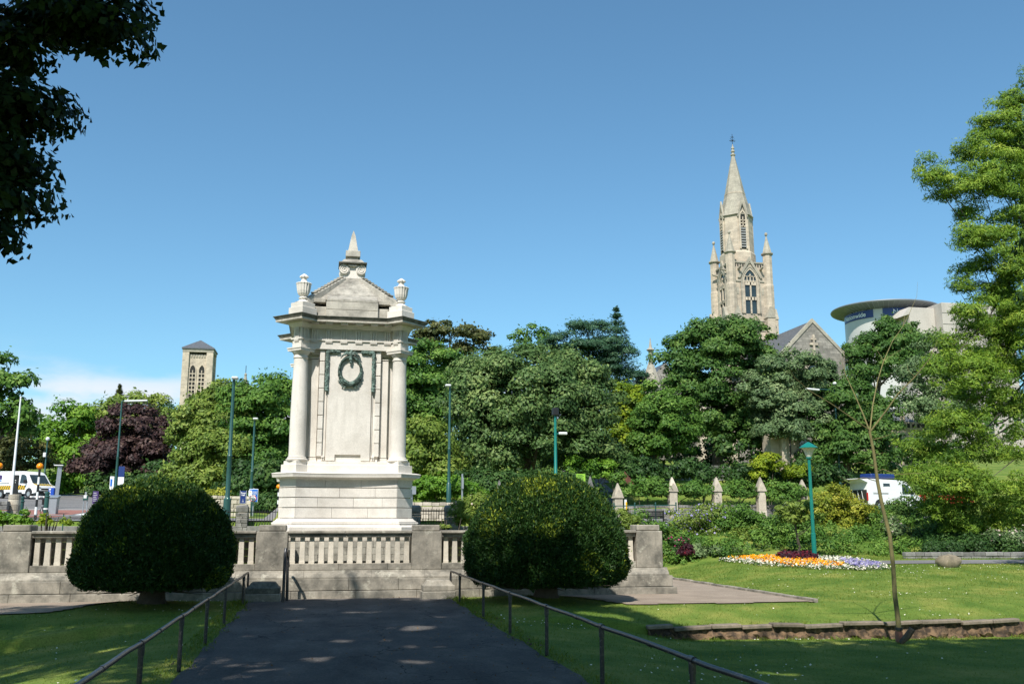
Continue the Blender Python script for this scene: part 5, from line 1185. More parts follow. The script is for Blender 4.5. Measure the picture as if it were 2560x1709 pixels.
for sx in (-1, 1):
    for sy in (-1, 1):
        x, y = CX_+sx*W, CY_+sy*W
        # corner turret with conical cap
        MB().lathe([(.78, zc(800)), (.78, zc(712)), (.70, zc(708)), (.70, zc(634))], (x, y, 0), 8).build('corner_turret', 'church', CH)
        cap = MB().lathe([(.74, zc(635)), (.92, zc(633)), (.92, zc(630.5)), (.70, zc(629)), (.12, zc(590)), (.10, zc(587))], (x, y, 0), 8).build('turret_cap', 'churchroof', CH)
        MB().sphere((x, y, zc(582)), .24, .24, .3, 8, 6).build('finial', 'churchroof', cap)
        # buttress with gabled set-off
        for nx, ny in ((sx, 0), (0, sy)):
            bx_, by_ = x+nx*.55-(0 if nx else sx*.35), y+ny*.55-(0 if ny else sy*.35)
            b_ = MB().box(bx_-.62, bx_+.62, by_-.62, by_+.62, zb, zc(795)).build('buttress', 'church', CH, bevel=.04)
            rf = MB(); zz = zc(795)
            if ny: rf.add([(bx_-.72,by_-.7,zz),(bx_+.72,by_-.7,zz),(bx_,by_-.7,zz+1.7),(bx_-.72,by_+.7,zz),(bx_+.72,by_+.7,zz),(bx_,by_+.7,zz+1.7)], [(0,1,2),(5,4,3),(0,3,4,1),(1,4,5,2),(2,5,3,0)])
            else: rf.add([(bx_-.7,by_-.72,zz),(bx_-.7,by_+.72,zz),(bx_-.7,by_,zz+1.7),(bx_+.7,by_-.72,zz),(bx_+.7,by_+.72,zz),(bx_+.7,by_,zz+1.7)], [(0,1,2),(5,4,3),(0,3,4,1),(1,4,5,2),(2,5,3,0)])
            rf.build('set_off', 'churchroof', b_)
# octagonal belfry and spire
OX = at(1842, 600, CY_).x; RB = 2.32
def octa(r_, z_): return [(OX+r_/math.cos(math.pi/8)*math.cos(math.pi/8+i*math.pi/4), CY_+r_/math.cos(math.pi/8)*math.sin(math.pi/8+i*math.pi/4), z_) for i in range(8)]
zt0, zt1, ztip = zcc(665), zcc(548), zcc(386)
MB().rings([octa(RB+.15, zt0-.5), octa(RB+.15, zcc(640)), octa(RB, zcc(636)), octa(RB-.12, zt1)]).build('belfry', 'church', CH)
MB().rings([octa(RB-.1, zt1-.1), octa(RB+.14, zt1+.1), octa(RB+.05, zt1+.25)]).build('belfry_cornice', 'churchroof', CH)
zm = zcc(488)
MB().rings([octa(RB-.02, zt1+.24), octa((RB-.02)*.62, zm)]).build('spire', 'churchroof', CH)
MB().rings([octa((RB-.02)*.62+.05, zm-.1), octa((RB-.02)*.62+.04, zm+.12)]).build('spire_band', 'church', CH)
MB().rings([octa((RB-.02)*.62, zm+.1), octa(.17, ztip)]).build('spire_tip', 'churchroof', CH)
MB().lathe([(.2,-.4), (.40,-.2), (.40,-.05), (.2,.05), (.19,.3), (.33,.36), (.33,.48), (.2,.56), (.2,.85), (.27,.9), (.27,1.0), (.13,1.15), (.07,1.6)], (OX, CY_, ztip), 8).build('spire_finial', 'churchroof', CH)
cx3 = MB().tube([(OX,CY_,ztip+1.5), (OX,CY_,ztip+3.3)], .04, 6)
for zz, l_ in ((ztip+2.2,.5), (ztip+2.8,.28)): cx3.obox((OX,CY_,zz), l_, .03, .03); cx3.obox((OX,CY_,zz), .03, l_*.6, .03)
for a_ in (.6,-.6): cx3.obox((OX,CY_,ztip+2.3), .45, .02, .02, 0, 0, a_)
cx3.build('iron_cross', 'black', CH)
for k in range(8):
    a = k*math.pi/4; nx, ny = math.cos(a), math.sin(a); A = Vector((-ny, nx, 0)); f0 = Vector((OX+nx*(RB-.02), CY_+ny*(RB-.02), 0)); Nn = Vector((nx, ny, 0))
    if k % 2 == 0:
        z0, z1 = zcc(632), zcc(536)
        op = MB().slab(lancet(.78, z1-z0-.3), .06, f0+Nn*.06+Vector((0,0,z0)), A).build('louvre_opening', 'void', CH)
        fr = MB(); arch_band(fr, .78, z1-z0-.3, .24, .3, f0+Nn*.16+Vector((0,0,z0)), A); fr.build('surround', 'church', op)
        for i in range(8):
            c_ = f0+Nn*.10; zz = z0+.35+i*.40
            MB().obox((c_.x, c_.y, zz), .40, .10, .10, math.atan2(A.y, A.x)).build('louvre', 'louvre', op)
        tr = MB()
        for zz, hh_ in ((z0+3.5,.10),(z0+4.0,.06),(z0+4.45,.06)):
            c_ = f0+Nn*.12; tr.obox((c_.x, c_.y, zz), .40, .06, hh_, math.atan2(A.y, A.x))
        c_ = f0+Nn*.12; tr.obox((c_.x, c_.y, z0+4.2), .06, .06, .8, math.atan2(A.y, A.x)); tr.build('tracery', 'church', op)
        gb = MB(); gb.slab([(-.85, zt1-.3), (-.66, zt1-.3), (0, zcc(512)-.5), (.66, zt1-.3), (.85, zt1-.3), (0, zcc(506))], .25, f0+Nn*.16, A); gb.build('belfry_gable', 'churchroof', CH)
    else:
        lu = MB(); zz = zcc(530); r_ = RB*.83
        c_ = Vector((OX+nx*r_, CY_+ny*r_, zz)); lu.obox((c_.x, c_.y, zz), .05, .38, .07, a); lu.obox((c_.x-nx*.06, c_.y-ny*.06, zz-.35), .04, .25, .3, a); lu.build('lucarne', 'churchroof', CH)

# church body: gabled transept, nave roof, small spirelet and side chapel
def gabled(name, label, xc, yf, hw, depth, zg, ze, za, wallm, roofm, cat='church', cop=True, wind=True):
    t = thing(name, label, cat, (xc, yf, zg))
    MB().box(xc-hw, xc+hw, yf, yf+depth, zg-1, ze).build('wall', wallm, t)
    MB().add([(xc-hw,yf,ze),(xc+hw,yf,ze),(xc,yf,za),(xc-hw,yf+.4,ze),(xc+hw,yf+.4,ze),(xc,yf+.4,za)], [(0,1,2),(5,4,3),(0,3,4,1),(1,4,5,2),(2,5,3,0)]).build('gable_wall', wallm, t)
    MB().add([(xc-hw-.35,yf+.3,ze-.3),(xc+hw+.35,yf+.3,ze-.3),(xc,yf+.3,za-.05),(xc-hw-.35,yf+depth,ze-.3),(xc+hw+.35,yf+depth,ze-.3),(xc,yf+depth,za-.05)], [(5,4,3),(0,3,4,1),(1,4,5,2),(2,5,3,0)]).build('roof', roofm, t)
    if cop:
        c_ = MB(); c_.slab([(-hw-.5, ze-.6), (-hw-.05, ze-.6), (-hw-.05, ze-.05), (0, za-.32), (hw+.05, ze-.05), (hw+.05, ze-.6), (hw+.5, ze-.6), (hw+.5, ze+.1), (0, za+.22), (-hw-.5, ze+.1)], .5, (xc, yf-.12, 0), (1,0,0))
        c_.build('coping', 'churchroof', t)
    return t
gy = 112.; ga = at(2030, 800, gy); gr = at(2112, 892, gy); hw = (gr.x-ga.x)
TR = gabled('church_transept', 'grey stone church gable with carved cross between the trees', ga.x, gy, hw, 16, h(ga.x, gy), gr.z, ga.z, 'churchgrey', 'slate')
wz = at(2035, 905, gy).z
hd = MB(); arch_band(hd, 3.6, 3.6, .4, .25, (ga.x, gy-.1, wz-3.4), (1,0,0)); hd.build('hood_mould', 'church', TR)
og = MB().slab([(-.7, wz+.0), (-.25, wz+.5), (-.1, wz+1.5), (.1, wz+1.5), (.25, wz+.5), (.7, wz+.0)], .2, (ga.x, gy-.13, 0), (1,0,0)).build('ogee', 'church', TR)
crs = MB().box(ga.x-.12, ga.x+.12, gy-.2, gy, wz+1.5, wz+3.6).box(ga.x-.55, ga.x+.55, gy-.19, gy, wz+2.2, wz+2.5).box(ga.x-.35, ga.x+.35, gy-.18, gy, wz+2.9, wz+3.1).build('carved_cross', 'church', TR)
MB().slab(lancet(3.4, 7), .06, (ga.x, gy-.06, wz-7), (1,0,0)).build('window', 'darkglass', TR)
na = at(1940, 1080, 100); zn = h(na.x, 100)
NV = gabled('church_nave', 'long pale church wall with buttresses seen between tree trunks', na.x, 100, 9.5, 12, zn, at(1940,1010,100).z, at(1940,985,100).z, 'churchgrey', 'slate', cop=False)
for k in range(6):
    x = na.x-9+k*3.5
    bt = MB().box(x-.4, x+.4, 99.0, 100.05, zn-1, zn+6).build('buttress', 'church', NV, bevel=.04)
    MB().slab(lancet(1.1, 3.2), .06, (x+1.7, 99.95, zn+1.6), (1,0,0)).build('window', 'darkglass', NV)
pa_ = at(1925, 1075, 75.2); pb_ = at(1998, 1075, 75.2); zg = h(pa_.x, 75.2)
PO = thing('church_porch', 'pale stone church porch wall glimpsed below the trees left of the park lamp', 'church', (pa_.x, 75.2, zg))
MB().box(pa_.x, pb_.x, 75.2, 76.8, zg-.5, pa_.z).build('wall', 'church', PO, bevel=.03)
bt = MB().box(pa_.x+.75, pa_.x+1.2, 74.7, 75.25, zg-.5, pa_.z-.7).build('buttress', 'church', PO, bevel=.03)
MB().add([(pa_.x+.7,74.65,pa_.z-.7),(pa_.x+1.25,74.65,pa_.z-.7),(pa_.x+.975,74.65,pa_.z-.2),(pa_.x+.7,75.22,pa_.z-.7),(pa_.x+1.25,75.22,pa_.z-.7),(pa_.x+.975,75.22,pa_.z-.2)], [(0,1,2),(5,4,3),(0,3,4,1),(1,4,5,2),(2,5,3,0)]).build('set_off', 'churchroof', bt)
MB().tube([(pa_.x+1.75,75.14,zg),(pa_.x+1.75,75.14,pa_.z)], .05, 6).build('drainpipe', 'black', PO)
ta = at(1628, 945, 104); zt_ = at(1628, 880, 104).z; zg = h(ta.x, 104)
ST = thing('church_turret', 'small stone stair turret with pointed roof left of the spire', 'turret', (ta.x, 104, zg))
MB().lathe([(1.5, 0), (1.5, ta.z-zg-1.2)], (ta.x, 104, zg), 8).build('wall', 'churchgrey', ST)
MB().lathe([(1.35, ta.z-zg-1.3), (.22, zt_-zg-1.0), (.2, zt_-zg), (.5, zt_-zg+.25), (.2, zt_-zg+.5), (.12, zt_-zg+1.0), (.02, zt_-zg+1.7)], (ta.x, 104, zg), 8).build('roof', 'churchroof', ST)
ra = at(1655, 950, 107); RS = gabled('church_vestry', 'steep slate roof of the church beside the small turret', ra.x+.5, 107, 3.2, 10, h(ra.x,107), at(1655,985,107).z, at(1655,905,107).z, 'churchgrey', 'slate', cop=False)
ca = at(2258, 1075, 92); zg = h(ca.x, 92)
SC = thing('side_chapel', 'small pale stone chapel with slate roof and pierced parapet behind trees', 'chapel', (ca.x, 92, zg))
MB().box(ca.x-2.6, ca.x+2.6, 92, 97, zg-1, ca.z+.1).build('wall', 'church', SC)
MB().box(ca.x-2.7, ca.x+2.7, 91.9, 92.15, ca.z+.1, ca.z+.9).build('parapet', 'church', SC)
for k in range(9): MB().box(ca.x-2.45+k*.58, ca.x-2.45+k*.58+.3, 91.87, 91.95, ca.z+.28, ca.z+.7).build('parapet_opening', 'void', SC)
MB().add([(ca.x-2.5,92.2,ca.z+.6),(ca.x+2.5,92.2,ca.z+.6),(ca.x+2.5,97,ca.z+.6),(ca.x-2.5,97,ca.z+.6),(ca.x-1.4,94.5,ca.z+3.0),(ca.x-.6,94.5,ca.z+3.0)], [(0,1,5,4),(1,2,5),(2,3,4,5),(3,0,4)]).build('roof', 'slate', SC)
MB().lathe([(.3,.1),(.3,1.0),(.1,1.9)], (ca.x, 92.0, ca.z+.4), 6).build('gablet', 'church', SC)

# distant square tower on the left
FY = 235.; fa = at(499, 900, FY); km = mpp(499, 900, FY); zg = h(fa.x, FY)
DT = thing('distant_tower', 'distant square stone tower with low slate pyramid roof on the left skyline', 'church tower', (fa.x, FY, zg))
hw = 3.25; z1 = at(505, 886, FY).z; zo0 = at(505, 985, FY).z
MB().box(fa.x-hw+.3, fa.x+hw-.3, FY-hw+.3, FY+hw-.3, zg-2, z1-.5).build('wall', 'church', DT)
for sx in (-1,1):
    for sy in (-1,1): MB().box(fa.x+sx*(hw-.55)-.75, fa.x+sx*(hw-.55)+.75, FY+sy*(hw-.55)-.75, FY+sy*(hw-.55)+.75, zg-2, z1).build('corner_pilaster', 'church', DT, bevel=.05)
MB().box(fa.x-hw-.25, fa.x+hw+.25, FY-hw-.25, FY+hw+.25, z1, z1+.7).build('parapet', 'churchroof', DT)
MB().rings([[(fa.x-a, FY-a, z_), (fa.x+a, FY-a, z_), (fa.x+a, FY+a, z_), (fa.x-a, FY+a, z_)] for a, z_ in ((hw+.45, z1+.7), (hw+.45, z1+1.0), (.1, z1+3.4))]).build('roof', 'slate', DT)
for (nx, ny), (ax_, ay) in sides[:3]:
    A = Vector((ax_, ay, 0)); Nn = Vector((nx, ny, 0)); f0 = Vector((fa.x, FY, 0))+Nn*(hw-.3)
    cb = MB()
    for k in range(8):
        c_ = f0+A*(-2.1+k*.6); cb.obox((c_.x, c_.y, z1-.9-.0), .18, .12, .35, math.atan2(ay, ax_))
    cb.build('corbel_table', 'churchroof', DT)
    for q in (-1.02, 1.02):
        o0 = f0+A*q+Vector((0,0,zo0-4)); hh = at(505, 918, FY).z-zo0+4
        op = MB().slab(lancet(1.25, hh), .06, o0+Nn*.03, A).build('bell_opening', 'void', DT)
        fr = MB(); arch_band(fr, 1.25, hh, .25, .25, o0+Nn*.14, A); fr.build('surround', 'church', op)
        mu = MB(); c_ = o0+Nn*.1; mu.obox((c_.x, c_.y, c_.z+hh/2-.6), .09, .07, hh/2-.6, math.atan2(ay, ax_))
        for k in range(9): mu.obox((c_.x, c_.y, c_.z+.8+k*.95), .62, .06, .12, math.atan2(ay, ax_))
        mu.build('tracery', 'church', op)
fs_ = at(614, 940, 240); sg = h(fs_.x, 240)
SP = thing('distant_spirelet', 'tiny thin distant spirelet above the trees left of the monument', 'spire', (fs_.x, 240, sg))
MB().lathe([(1.2,0),(1.2,fs_.z-sg-4),(1.0,fs_.z-sg-3.4),(.25,fs_.z-sg),(.35,fs_.z-sg+.4),(.1,fs_.z-sg+.8)], (fs_.x,240,sg), 8).build('roof', 'churchroof', SP)
MB().tube([(fs_.x,240,fs_.z+.5),(fs_.x,240,fs_.z+2.6)], .08, 5).build('finial', 'black', SP)

# round office tower with disc roof and name boards
NY = 190.; nc = at(2214, 800, NY); k_ = mpp(2214, 800, NY); RD = 88*k_; RC = 118*k_; zg = h(nc.x, NY)
NB = thing('round_office_tower', 'round white office tower with overhanging grey disc roof and blue name boards', 'office building', (nc.x, NY, zg))
zt_ = at(2214, 768, NY-RD).z; zl = at(2214, 850, NY).z-8
MB().lathe([(RD, zg-2), (RD, zl+6), (RD, zt_+1)], (nc.x, NY, 0), 48).build('drum', 'panelwhite', NB, smooth=True)
tilt = Matrix.Rotation(R(1.4), 3, 'Y') 
cn = MB().lathe([(RD*.98, -.2), (RC*.99, .75), (RC, .95), (RC*.99, 1.15), (RC*.3, 1.6)], (0,0,0), 64)
cn.v = [tuple(tilt @ Vector(p)+Vector((nc.x, NY, zt_+.2))) for p in cn.v]; CN = cn.build('disc_roof', 'soffit', NB, smooth=True)
for k in range(64):
    a = 2*math.pi*k/64
    m_ = MB().tube([Vector((math.cos(a)*RD*1.0, math.sin(a)*RD*1.0, -.22)), Vector((math.cos(a)*RC*.985, math.sin(a)*RC*.985, .72))], .05, 4)
    m_.v = [tuple(tilt @ Vector(p)+Vector((nc.x, NY, zt_+.2))) for p in m_.v]; m_.build('soffit_seam', 'greypost', CN)
def oncyl(ac, zc_, r_): return lambda a, b_: (nc.x+r_*math.sin(ac+a/r_), NY-r_*math.cos(ac+a/r_), zc_+b_)
va = math.atan2(nc.x-CAM[0], NY)     # bearing of the tower from the viewpoint
zb0 = at(2214, 776, NY-RD).z
for ac, half, nm in ((-va-R(46), R(30), 'left'), (-va+R(30), R(33), 'right')):
    b_ = MB(); n_ = 14; P0 = []; 
    for z_ in (zb0-.85, zb0+.85):
        P0 += [(nc.x+(RD+.12)*math.sin(ac-half+2*half*i/n_), NY-(RD+.12)*math.cos(ac-half+2*half*i/n_), z_) for i in range(n_+1)]
    P1 = [(nc.x+(x-nc.x)*(RD-.05)/(RD+.12), NY+(y-NY)*(RD-.05)/(RD+.12), z_) for x, y, z_ in P0]; m2 = n_+1; tot = 2*m2
    fs = []
    for i in range(n_): fs += [(i, i+1, m2+i+1, m2+i), (tot+i+1, tot+i, tot+m2+i, tot+m2+i+1), (m2+i, m2+i+1, tot+m2+i+1, tot+m2+i), (i+1, i, tot+i, tot+i+1)]
    fs += [(0, m2, tot+m2, tot), (n_, tot+n_, tot+m2+n_, m2+n_)]
    b_.add(P0+P1, fs); nb_ = b_.build('name_board', 'navy', NB)
    put_text('Nationwide', 1.42, nb_, 'white', oncyl(ac+(R(2) if nm == 'right' else -R(2)), zb0-.05, RD+.2), .02)
for k in range(7):
    a = -va-R(75)+k*R(25); MB().obox((nc.x+(RD+.02)*math.sin(a), NY-(RD+.02)*math.cos(a), zt_-.2), .12, .06, .8, a).build('panel_joint', 'void', NB)
ba = at(2345, 790, 176.); zg = h(ba.x, 176)
CB = thing('concrete_block', 'pale concrete office block joined to the right of the round tower', 'office building', (ba.x, 176, zg))
x0 = at(2268, 790, 176).x; x1 = at(2345, 790, 176).x; x2 = at(2352, 790, 176).x; x3 = at(2520, 790, 176).x; zt2 = at(2345, 762, 176).z
MB().box(x0+1.2, x1, 177, 195, zg-1, zt2-.5).build('left_wing', 'concrete', CB, bevel=.08)
MB().box(x1, x3, 174.5, 195, zg-1, zt2+.2).build('main_wing', 'concrete', CB, bevel=.08)
MB().add([(x0-.6,176.9,zt2-2.6),(x0+1.25,176.9,zt2-2.0),(x0+1.25,176.9,zt2-.5),(x0-.6,185,zt2-2.6),(x0+1.25,185,zt2-2.0),(x0+1.25,185,zt2-.5)], [(0,1,2),(5,4,3),(0,3,4,1),(1,4,5,2),(2,5,3,0)]).build('sloping_wing', 'concrete', CB)
for k in range(5): MB().box(x1-.02, x3, 174.44, 174.52, zt2-2-k*2.4, zt2-1.93-k*2.4).build('joint', 'churchgrey', CB)

# ------------------------------------------------------------------ walls and piers by the roads
def rubble_pier(x, y, z0, z1, w_, label, seed, mat='rubble', group='rough stone piers by the road'):
    r_ = random.Random(seed); t = thing('stone_pier', label, 'pier', (x, y, z0), group); z_ = z0
    while z_ < z1-.32:
        hh = r_.uniform(.10, .2); xx = x-w_/2
        while xx < x+w_/2-.02:
            l_ = min(r_.uniform(.16, .36), x+w_/2-xx)
            if x+w_/2-xx-l_ < .1: l_ = x+w_/2-xx
            d = r_.uniform(0, .03); MB().box(xx+.006, xx+l_-.006, y-w_/2+d, y+w_/2-d, z_+.005, min(z_+hh, z1-.3)-.005).build('stone', mat, t, bevel=.015); xx += l_
        z_ += hh
    cp_ = MB(); cp_.rings([[(x-a, y-a, q), (x+a, y-a, q), (x+a, y+a, q), (x-a, y+a, q)] for a, q in ((w_/2+.01, z1-.3), (w_/2+.02, z1-.08), (w_/2-.05, z1))]); cp_.build('cap', mat, t, bevel=.02)
    return t
for u, lab, sd in ((607, 'rough grey stone pier left of the monument plinth', 1), (1037, 'rough grey stone pier touching the right edge of the plinth', 2), (1126, 'rough grey stone pier behind the pale shrub right of the plinth', 3)):
    p = at(u, 1262, 42); rubble_pier(p.x, 42, 1.9, p.z, .47, lab, sd)
def railing(name, label, a, b_, z0, z1, step, mat='black', rails=(0.05, .95), r_=.012):
    a = Vector(a); b_ = Vector(b_); n_ = max(2, int((b_-a).length/step)); t = thing(name, label, 'railing', (a.x, a.y, z0))
    for q in rails: MB().tube([Vector((a.x,a.y,z0+(z1-z0)*q)), Vector((b_.x,b_.y,z0+(z1-z0)*q))], r_*1.3, 6).build('rail', mat, t)
    me = withmat(MB().tube([(0,0,0),(0,0,z1-z0+.06)], r_, 5).mesh('bar'), mat)
    for i in range(n_+1):
        p = a.lerp(b_, i/n_); inst(me, 'bar', t, (p.x, p.y, z0))
    return t
px1 = at(607,1262,42).x; px2 = at(1037,1262,42).x; px3 = at(1126,1262,42).x; zr = at(600,1276,42).z
railing('iron_railing', 'thin black iron railing left of the rough stone pier', (px1-3.6,42,0), (px1-.26,42,0), 2.0, zr, .105)
railing('iron_railing', 'thin black iron railing between left stone pier and the monument', (px1+.26,42,0), (px1+2.2,42,0), 2.0, zr, .105)
railing('iron_railing', 'thin black iron railing between the two right stone piers', (px2+.26,42,0), (px3-.26,42,0), 2.0, zr+.05, .105)
stonerow('plinth_kerb', 'rough stone kerb carrying the iron railings behind the monument', ((-14, 42), (8, 42)), .4, lambda c: 1.7, lambda c: 2.22, 'rubble', .9, 9, 'wall')
# pale rubble retaining wall beyond the road, right of the monument
def rubble_wall(name, label, a, b_, zf0, zf1, seed, mat, th=.35, ch=.22):
    r_ = random.Random(seed); a = Vector((*a,0)); b_ = Vector((*b_,0)); ln = (b_-a).length; d = (b_-a)/ln; ang = math.atan2(d.y, d.x)
    t = thing(name, label, 'wall', (a.x, a.y, zf0(a))); row = 0
    while row < 12:
        s_ = 0; ok = False
        while s_ < ln-.05:
            l_ = min(r_.uniform(.28, .62), ln-s_); c_ = a+d*(s_+l_/2); z0 = zf0(c_)+row*ch; 
            if z0+ch*.5 < zf1(c_):
                ok = True; MB().obox((c_.x, c_.y+r_.uniform(-.02,.02), z0+ch/2+r_.uniform(-.01,.01)), l_/2-.01, th/2, min(ch, zf1(c_)-z0+.05)/2-.008, ang).build('stone', mat, t, bevel=.02)
            s_ += l_
        if not ok: break
        row += 1
    return t
rubble_wall('rubble_wall', 'pale rubble stone retaining wall beyond the road right of the plinth', (-3.2, 51.55), (11.2, 51.55), lambda c: 2.35, lambda c: 3.38, 5, 'rubblepale')
# low mid-grey wall on the left behind railing
rubble_wall('rubble_wall', 'low grey stone wall behind the round stone sign base', (-9.6, 58), (-5.0, 58), lambda c: h(c.x,58), lambda c: h(c.x,58)+1.1, 6, 'rubblepale', .4, .24)
# churchyard wall with pointed posts
PW = [(1545,1207,1275), (1682,1192,1276), (1793,1192,1270), (1903,1192,1268), (2008,1198,1266)]
zlow = lambda c: h(c.x, c.y)-.1
pa = at(1552, 1270, 60.5); pb = at(2040, 1270, 62)
rubble_wall('churchyard_wall', 'low grey stone wall linking the pointed stone posts', (pa.x, 60.5), (pb.x, 62), zlow, lambda c: h(c.x, c.y)+.85, 7, 'rubble', .4, .27)
def post(u, vt, vb, y, label, mat='rubblepale', w_=.56, group='pointed stone posts along the churchyard'):
    p = at(u, vb, y); top = at(u, vt, y).z; z0 = min(p.z, h(p.x, y)); k = w_/2; x = p.x
    t = thing('stone_post', label, 'post', (x, y, z0), group)
    sh = top-.95
    MB().box(x-k, x+k, y-k, y+k, z0-.2, z0+.6).build('foot', mat, t, bevel=.02); MB().box(x-k+.015, x+k-.015, y-k+.015, y+k-.015, z0+.605, sh).build('shaft', mat, t, bevel=.02)
    c_ = MB(); k2 = k+.05
    c_.add([(x-k2,y-k2,sh),(x+k2,y-k2,sh),(x,y-k2,sh+.55),(x-k2,y+k2,sh),(x+k2,y+k2,sh),(x,y+k2,sh+.55)], [(0,1,2),(5,4,3),(0,3,4,1),(1,4,5,2),(2,5,3,0)])
    c_.build('gabled_cap', mat, t); d_ = MB(); d_.rings([[(x-a, y-a, q), (x+a, y-a, q), (x+a, y+a, q), (x-a, y+a, q)] for a, q in ((k+.03, sh+.004), (k-.02, sh+.25), (.03, top))]); d_.build('pyramid', mat, t)
    return t
for (u, vt, vb), lab in zip(PW, ('ivy topped stone post beside the steep side road', 'pointed stone post, first of the row right of the side road', 'pointed stone post, second of the row before the hedge', 'pointed stone post, third of the row below the church trees', 'pointed stone post half hidden behind the green park lamp')):
    y = 60.2+(u-1545)/500.*1.4; post(u, vt, vb, y, lab)
post(1248, 1200, 1262, 56, 'dark pointed stone post left of the right yew dome', 'rubble', .4); post(1476, 1190, 1262, 58, 'dark pointed stone post just above the right yew dome', 'rubble', .4)
cw = gbase(1700, 72); rubble_wall('churchyard_back_wall', 'tall shaded pinkish wall seen between the church tree trunks', (gbase(1630,76)[0], 76), (gbase(1830,76)[0], 76), zlow, lambda c: h(c.x,c.y)+1.3, 8, 'rubble', .4, .32)
# footpath retaining wall at far right
rubble_wall('garden_wall', 'low stone garden wall along the far footpath at right', (26.2, 42.2), (44, 41.2), zlow, lambda c: h(c.x,c.y)+.30, 10, 'rubble', .35, .2)
# ------------------------------------------------------------------ street furniture
def lamp_post(label, u, vt, y, style='plain', mat='darkgreen', r_=.075, vb=None, group='street lamp posts'):
    p = at(u, vt, y); x = p.x; z0 = h(x, y) if vb is None else at(u, vb, y).z; zt = p.z
    t = thing('street_lamp', label, 'lamp post', (x, y, z0), group)
    MB().lathe([(r_*2.0, -.2), (r_*2.0, 1.0), (r_*1.5, 1.05), (r_*1.25, 1.1), (r_*1.25, (zt-z0)*.45), (r_*1.4, (zt-z0)*.455), (r_*1.0, (zt-z0)*.465), (r_*.75, zt-z0)], (x, y, z0), 12).build('pole', mat, t, smooth=True)
    if style == 'arm':
        MB().tube([(x, y, zt-.1), (x, y, zt), (x+.3, y-.1, zt+.05)], .05, 8).build('arm', mat, t)
        MB().obox((x+1.05, y-.1, zt+.05), .85, .16, .07, 0, 0, -.05).build('lamp_head', 'offwhite', t, bevel=.04)
    elif style == 'small':
        MB().obox((x+.06, y-.15, zt+.02), .15, .2, .06).build('lamp_head', 'offwhite', t, bevel=.04)
    elif style == 'left':
        MB().obox((x-.12, y-.1, zt+.0), .16, .14, .06).build('lamp_head', 'offwhite', t, bevel=.04)
    elif style == 'twin':
        MB().tube([(x, y, zt-.5), (x-1.5, y, zt-.45)], .04, 6).build('arm', mat, t)
        MB().obox((x-2.0, y, zt-.5), .6, .14, .08, 0, 0, .06).build('lamp_head', 'offwhite', t, bevel=.04); MB().sphere((x, y-.1, zt+.05), .16, .2, .14, 8, 6).build('camera_dome', 'offwhite', t)
    elif style == 'cctv':
        MB().obox((x, y, zt+.12), .16, .16, .2).build('camera_head', 'black', t, bevel=.04)
        MB().obox((x+.4, y, zt-.98), .22, .1, .07).build('camera', 'offwhite', t, bevel=.03); MB().tube([(x, y, zt-1.0), (x+.3, y, zt-1.0)], .03, 6).build('bracket', mat, t)
    elif style == 'ball':
        MB().sphere((x, y, zt+.12), .18, .18, .18, 10, 7).build('camera_dome', 'offwhite', t); MB().obox((x-.1, y-.1, zt-1.3), .12, .12, .2).build('box', 'offwhite', t, bevel=.03)
    return t
LA = lamp_post('tall green lamp post with white arm in front of the copper beech', 305, 1003, 78, 'arm')
lamp_post('tallest green lamp post in front of the yellow green tree', 585, 947, 45.5, 'small', r_=.085)
lamp_post('slimmer green lamp post beside the blue traffic sign', 637, 1048, 61, 'small')
lamp_post('dark green lamp post right of the monument before the evergreen oak', 1125, 964, 52, 'left', vb=1256, r_=.065)
lamp_post('bright green camera post rising above the right yew dome', 1388, 1035, 48, 'cctv', 'teal', .085)
lamp_post('grey green lamp post with a side lamp near the church gable', 2085, 960, 74, 'twin', r_=.08)
lamp_post('thin green post with a white camera ball behind the van', 119, 1100, 92, 'ball', r_=.07)
pk = at(2018, 1175, 42); bs = gp(2037, 1400); pbx, pby = at(2037,1400,bs[1]).x, bs[1]
PL = thing('park_lamp', 'bright green park lamp with conical hat beside the flower bed', 'lamp post', (pbx, pby, h(pbx,pby)))
zt = at(2020, 1143, pby).z
MB().lathe([(.11,-.2),(.11,1.2),(.085,1.22),(.07,zt-h(pbx,pby))], (pbx,pby,h(pbx,pby)), 12).build('pole', 'teal', PL, smooth=True)
MB().lathe([(.10,0),(.13,.05),(.17,.18),(.24,.34),(.34,.44)], (pbx,pby,zt), 16).build('lantern', 'lampglass', PL, smooth=True)
MB().lathe([(.42,.435),(.42,.47),(.2,.62),(.03,.72)], (pbx,pby,zt), 16).build('hat', 'teal', PL, smooth=True); MB().lathe([(.09,-.06),(.13,-.04),(.13,.02)], (pbx,pby,zt), 12).build('collar', 'teal', PL)
ln = at(2278, 1140, 78); zg = h(ln.x, 78)
VL = thing('victorian_lantern', 'small black lantern post right of the bare sapling', 'lamp post', (ln.x, 78, zg))
MB().lathe([(.12,-.2),(.10,.6),(.05,.7),(.045,ln.z-zg)], (ln.x,78,zg), 8).build('pole', 'black', VL)
MB().lathe([(.12,0),(.26,.6),(.30,.62)], (ln.x,78,ln.z), 6).build('lantern', 'lampglass', VL); MB().lathe([(.33,.62),(.15,.85),(.04,1.0)], (ln.x,78,ln.z), 6).build('cap', 'black', VL)
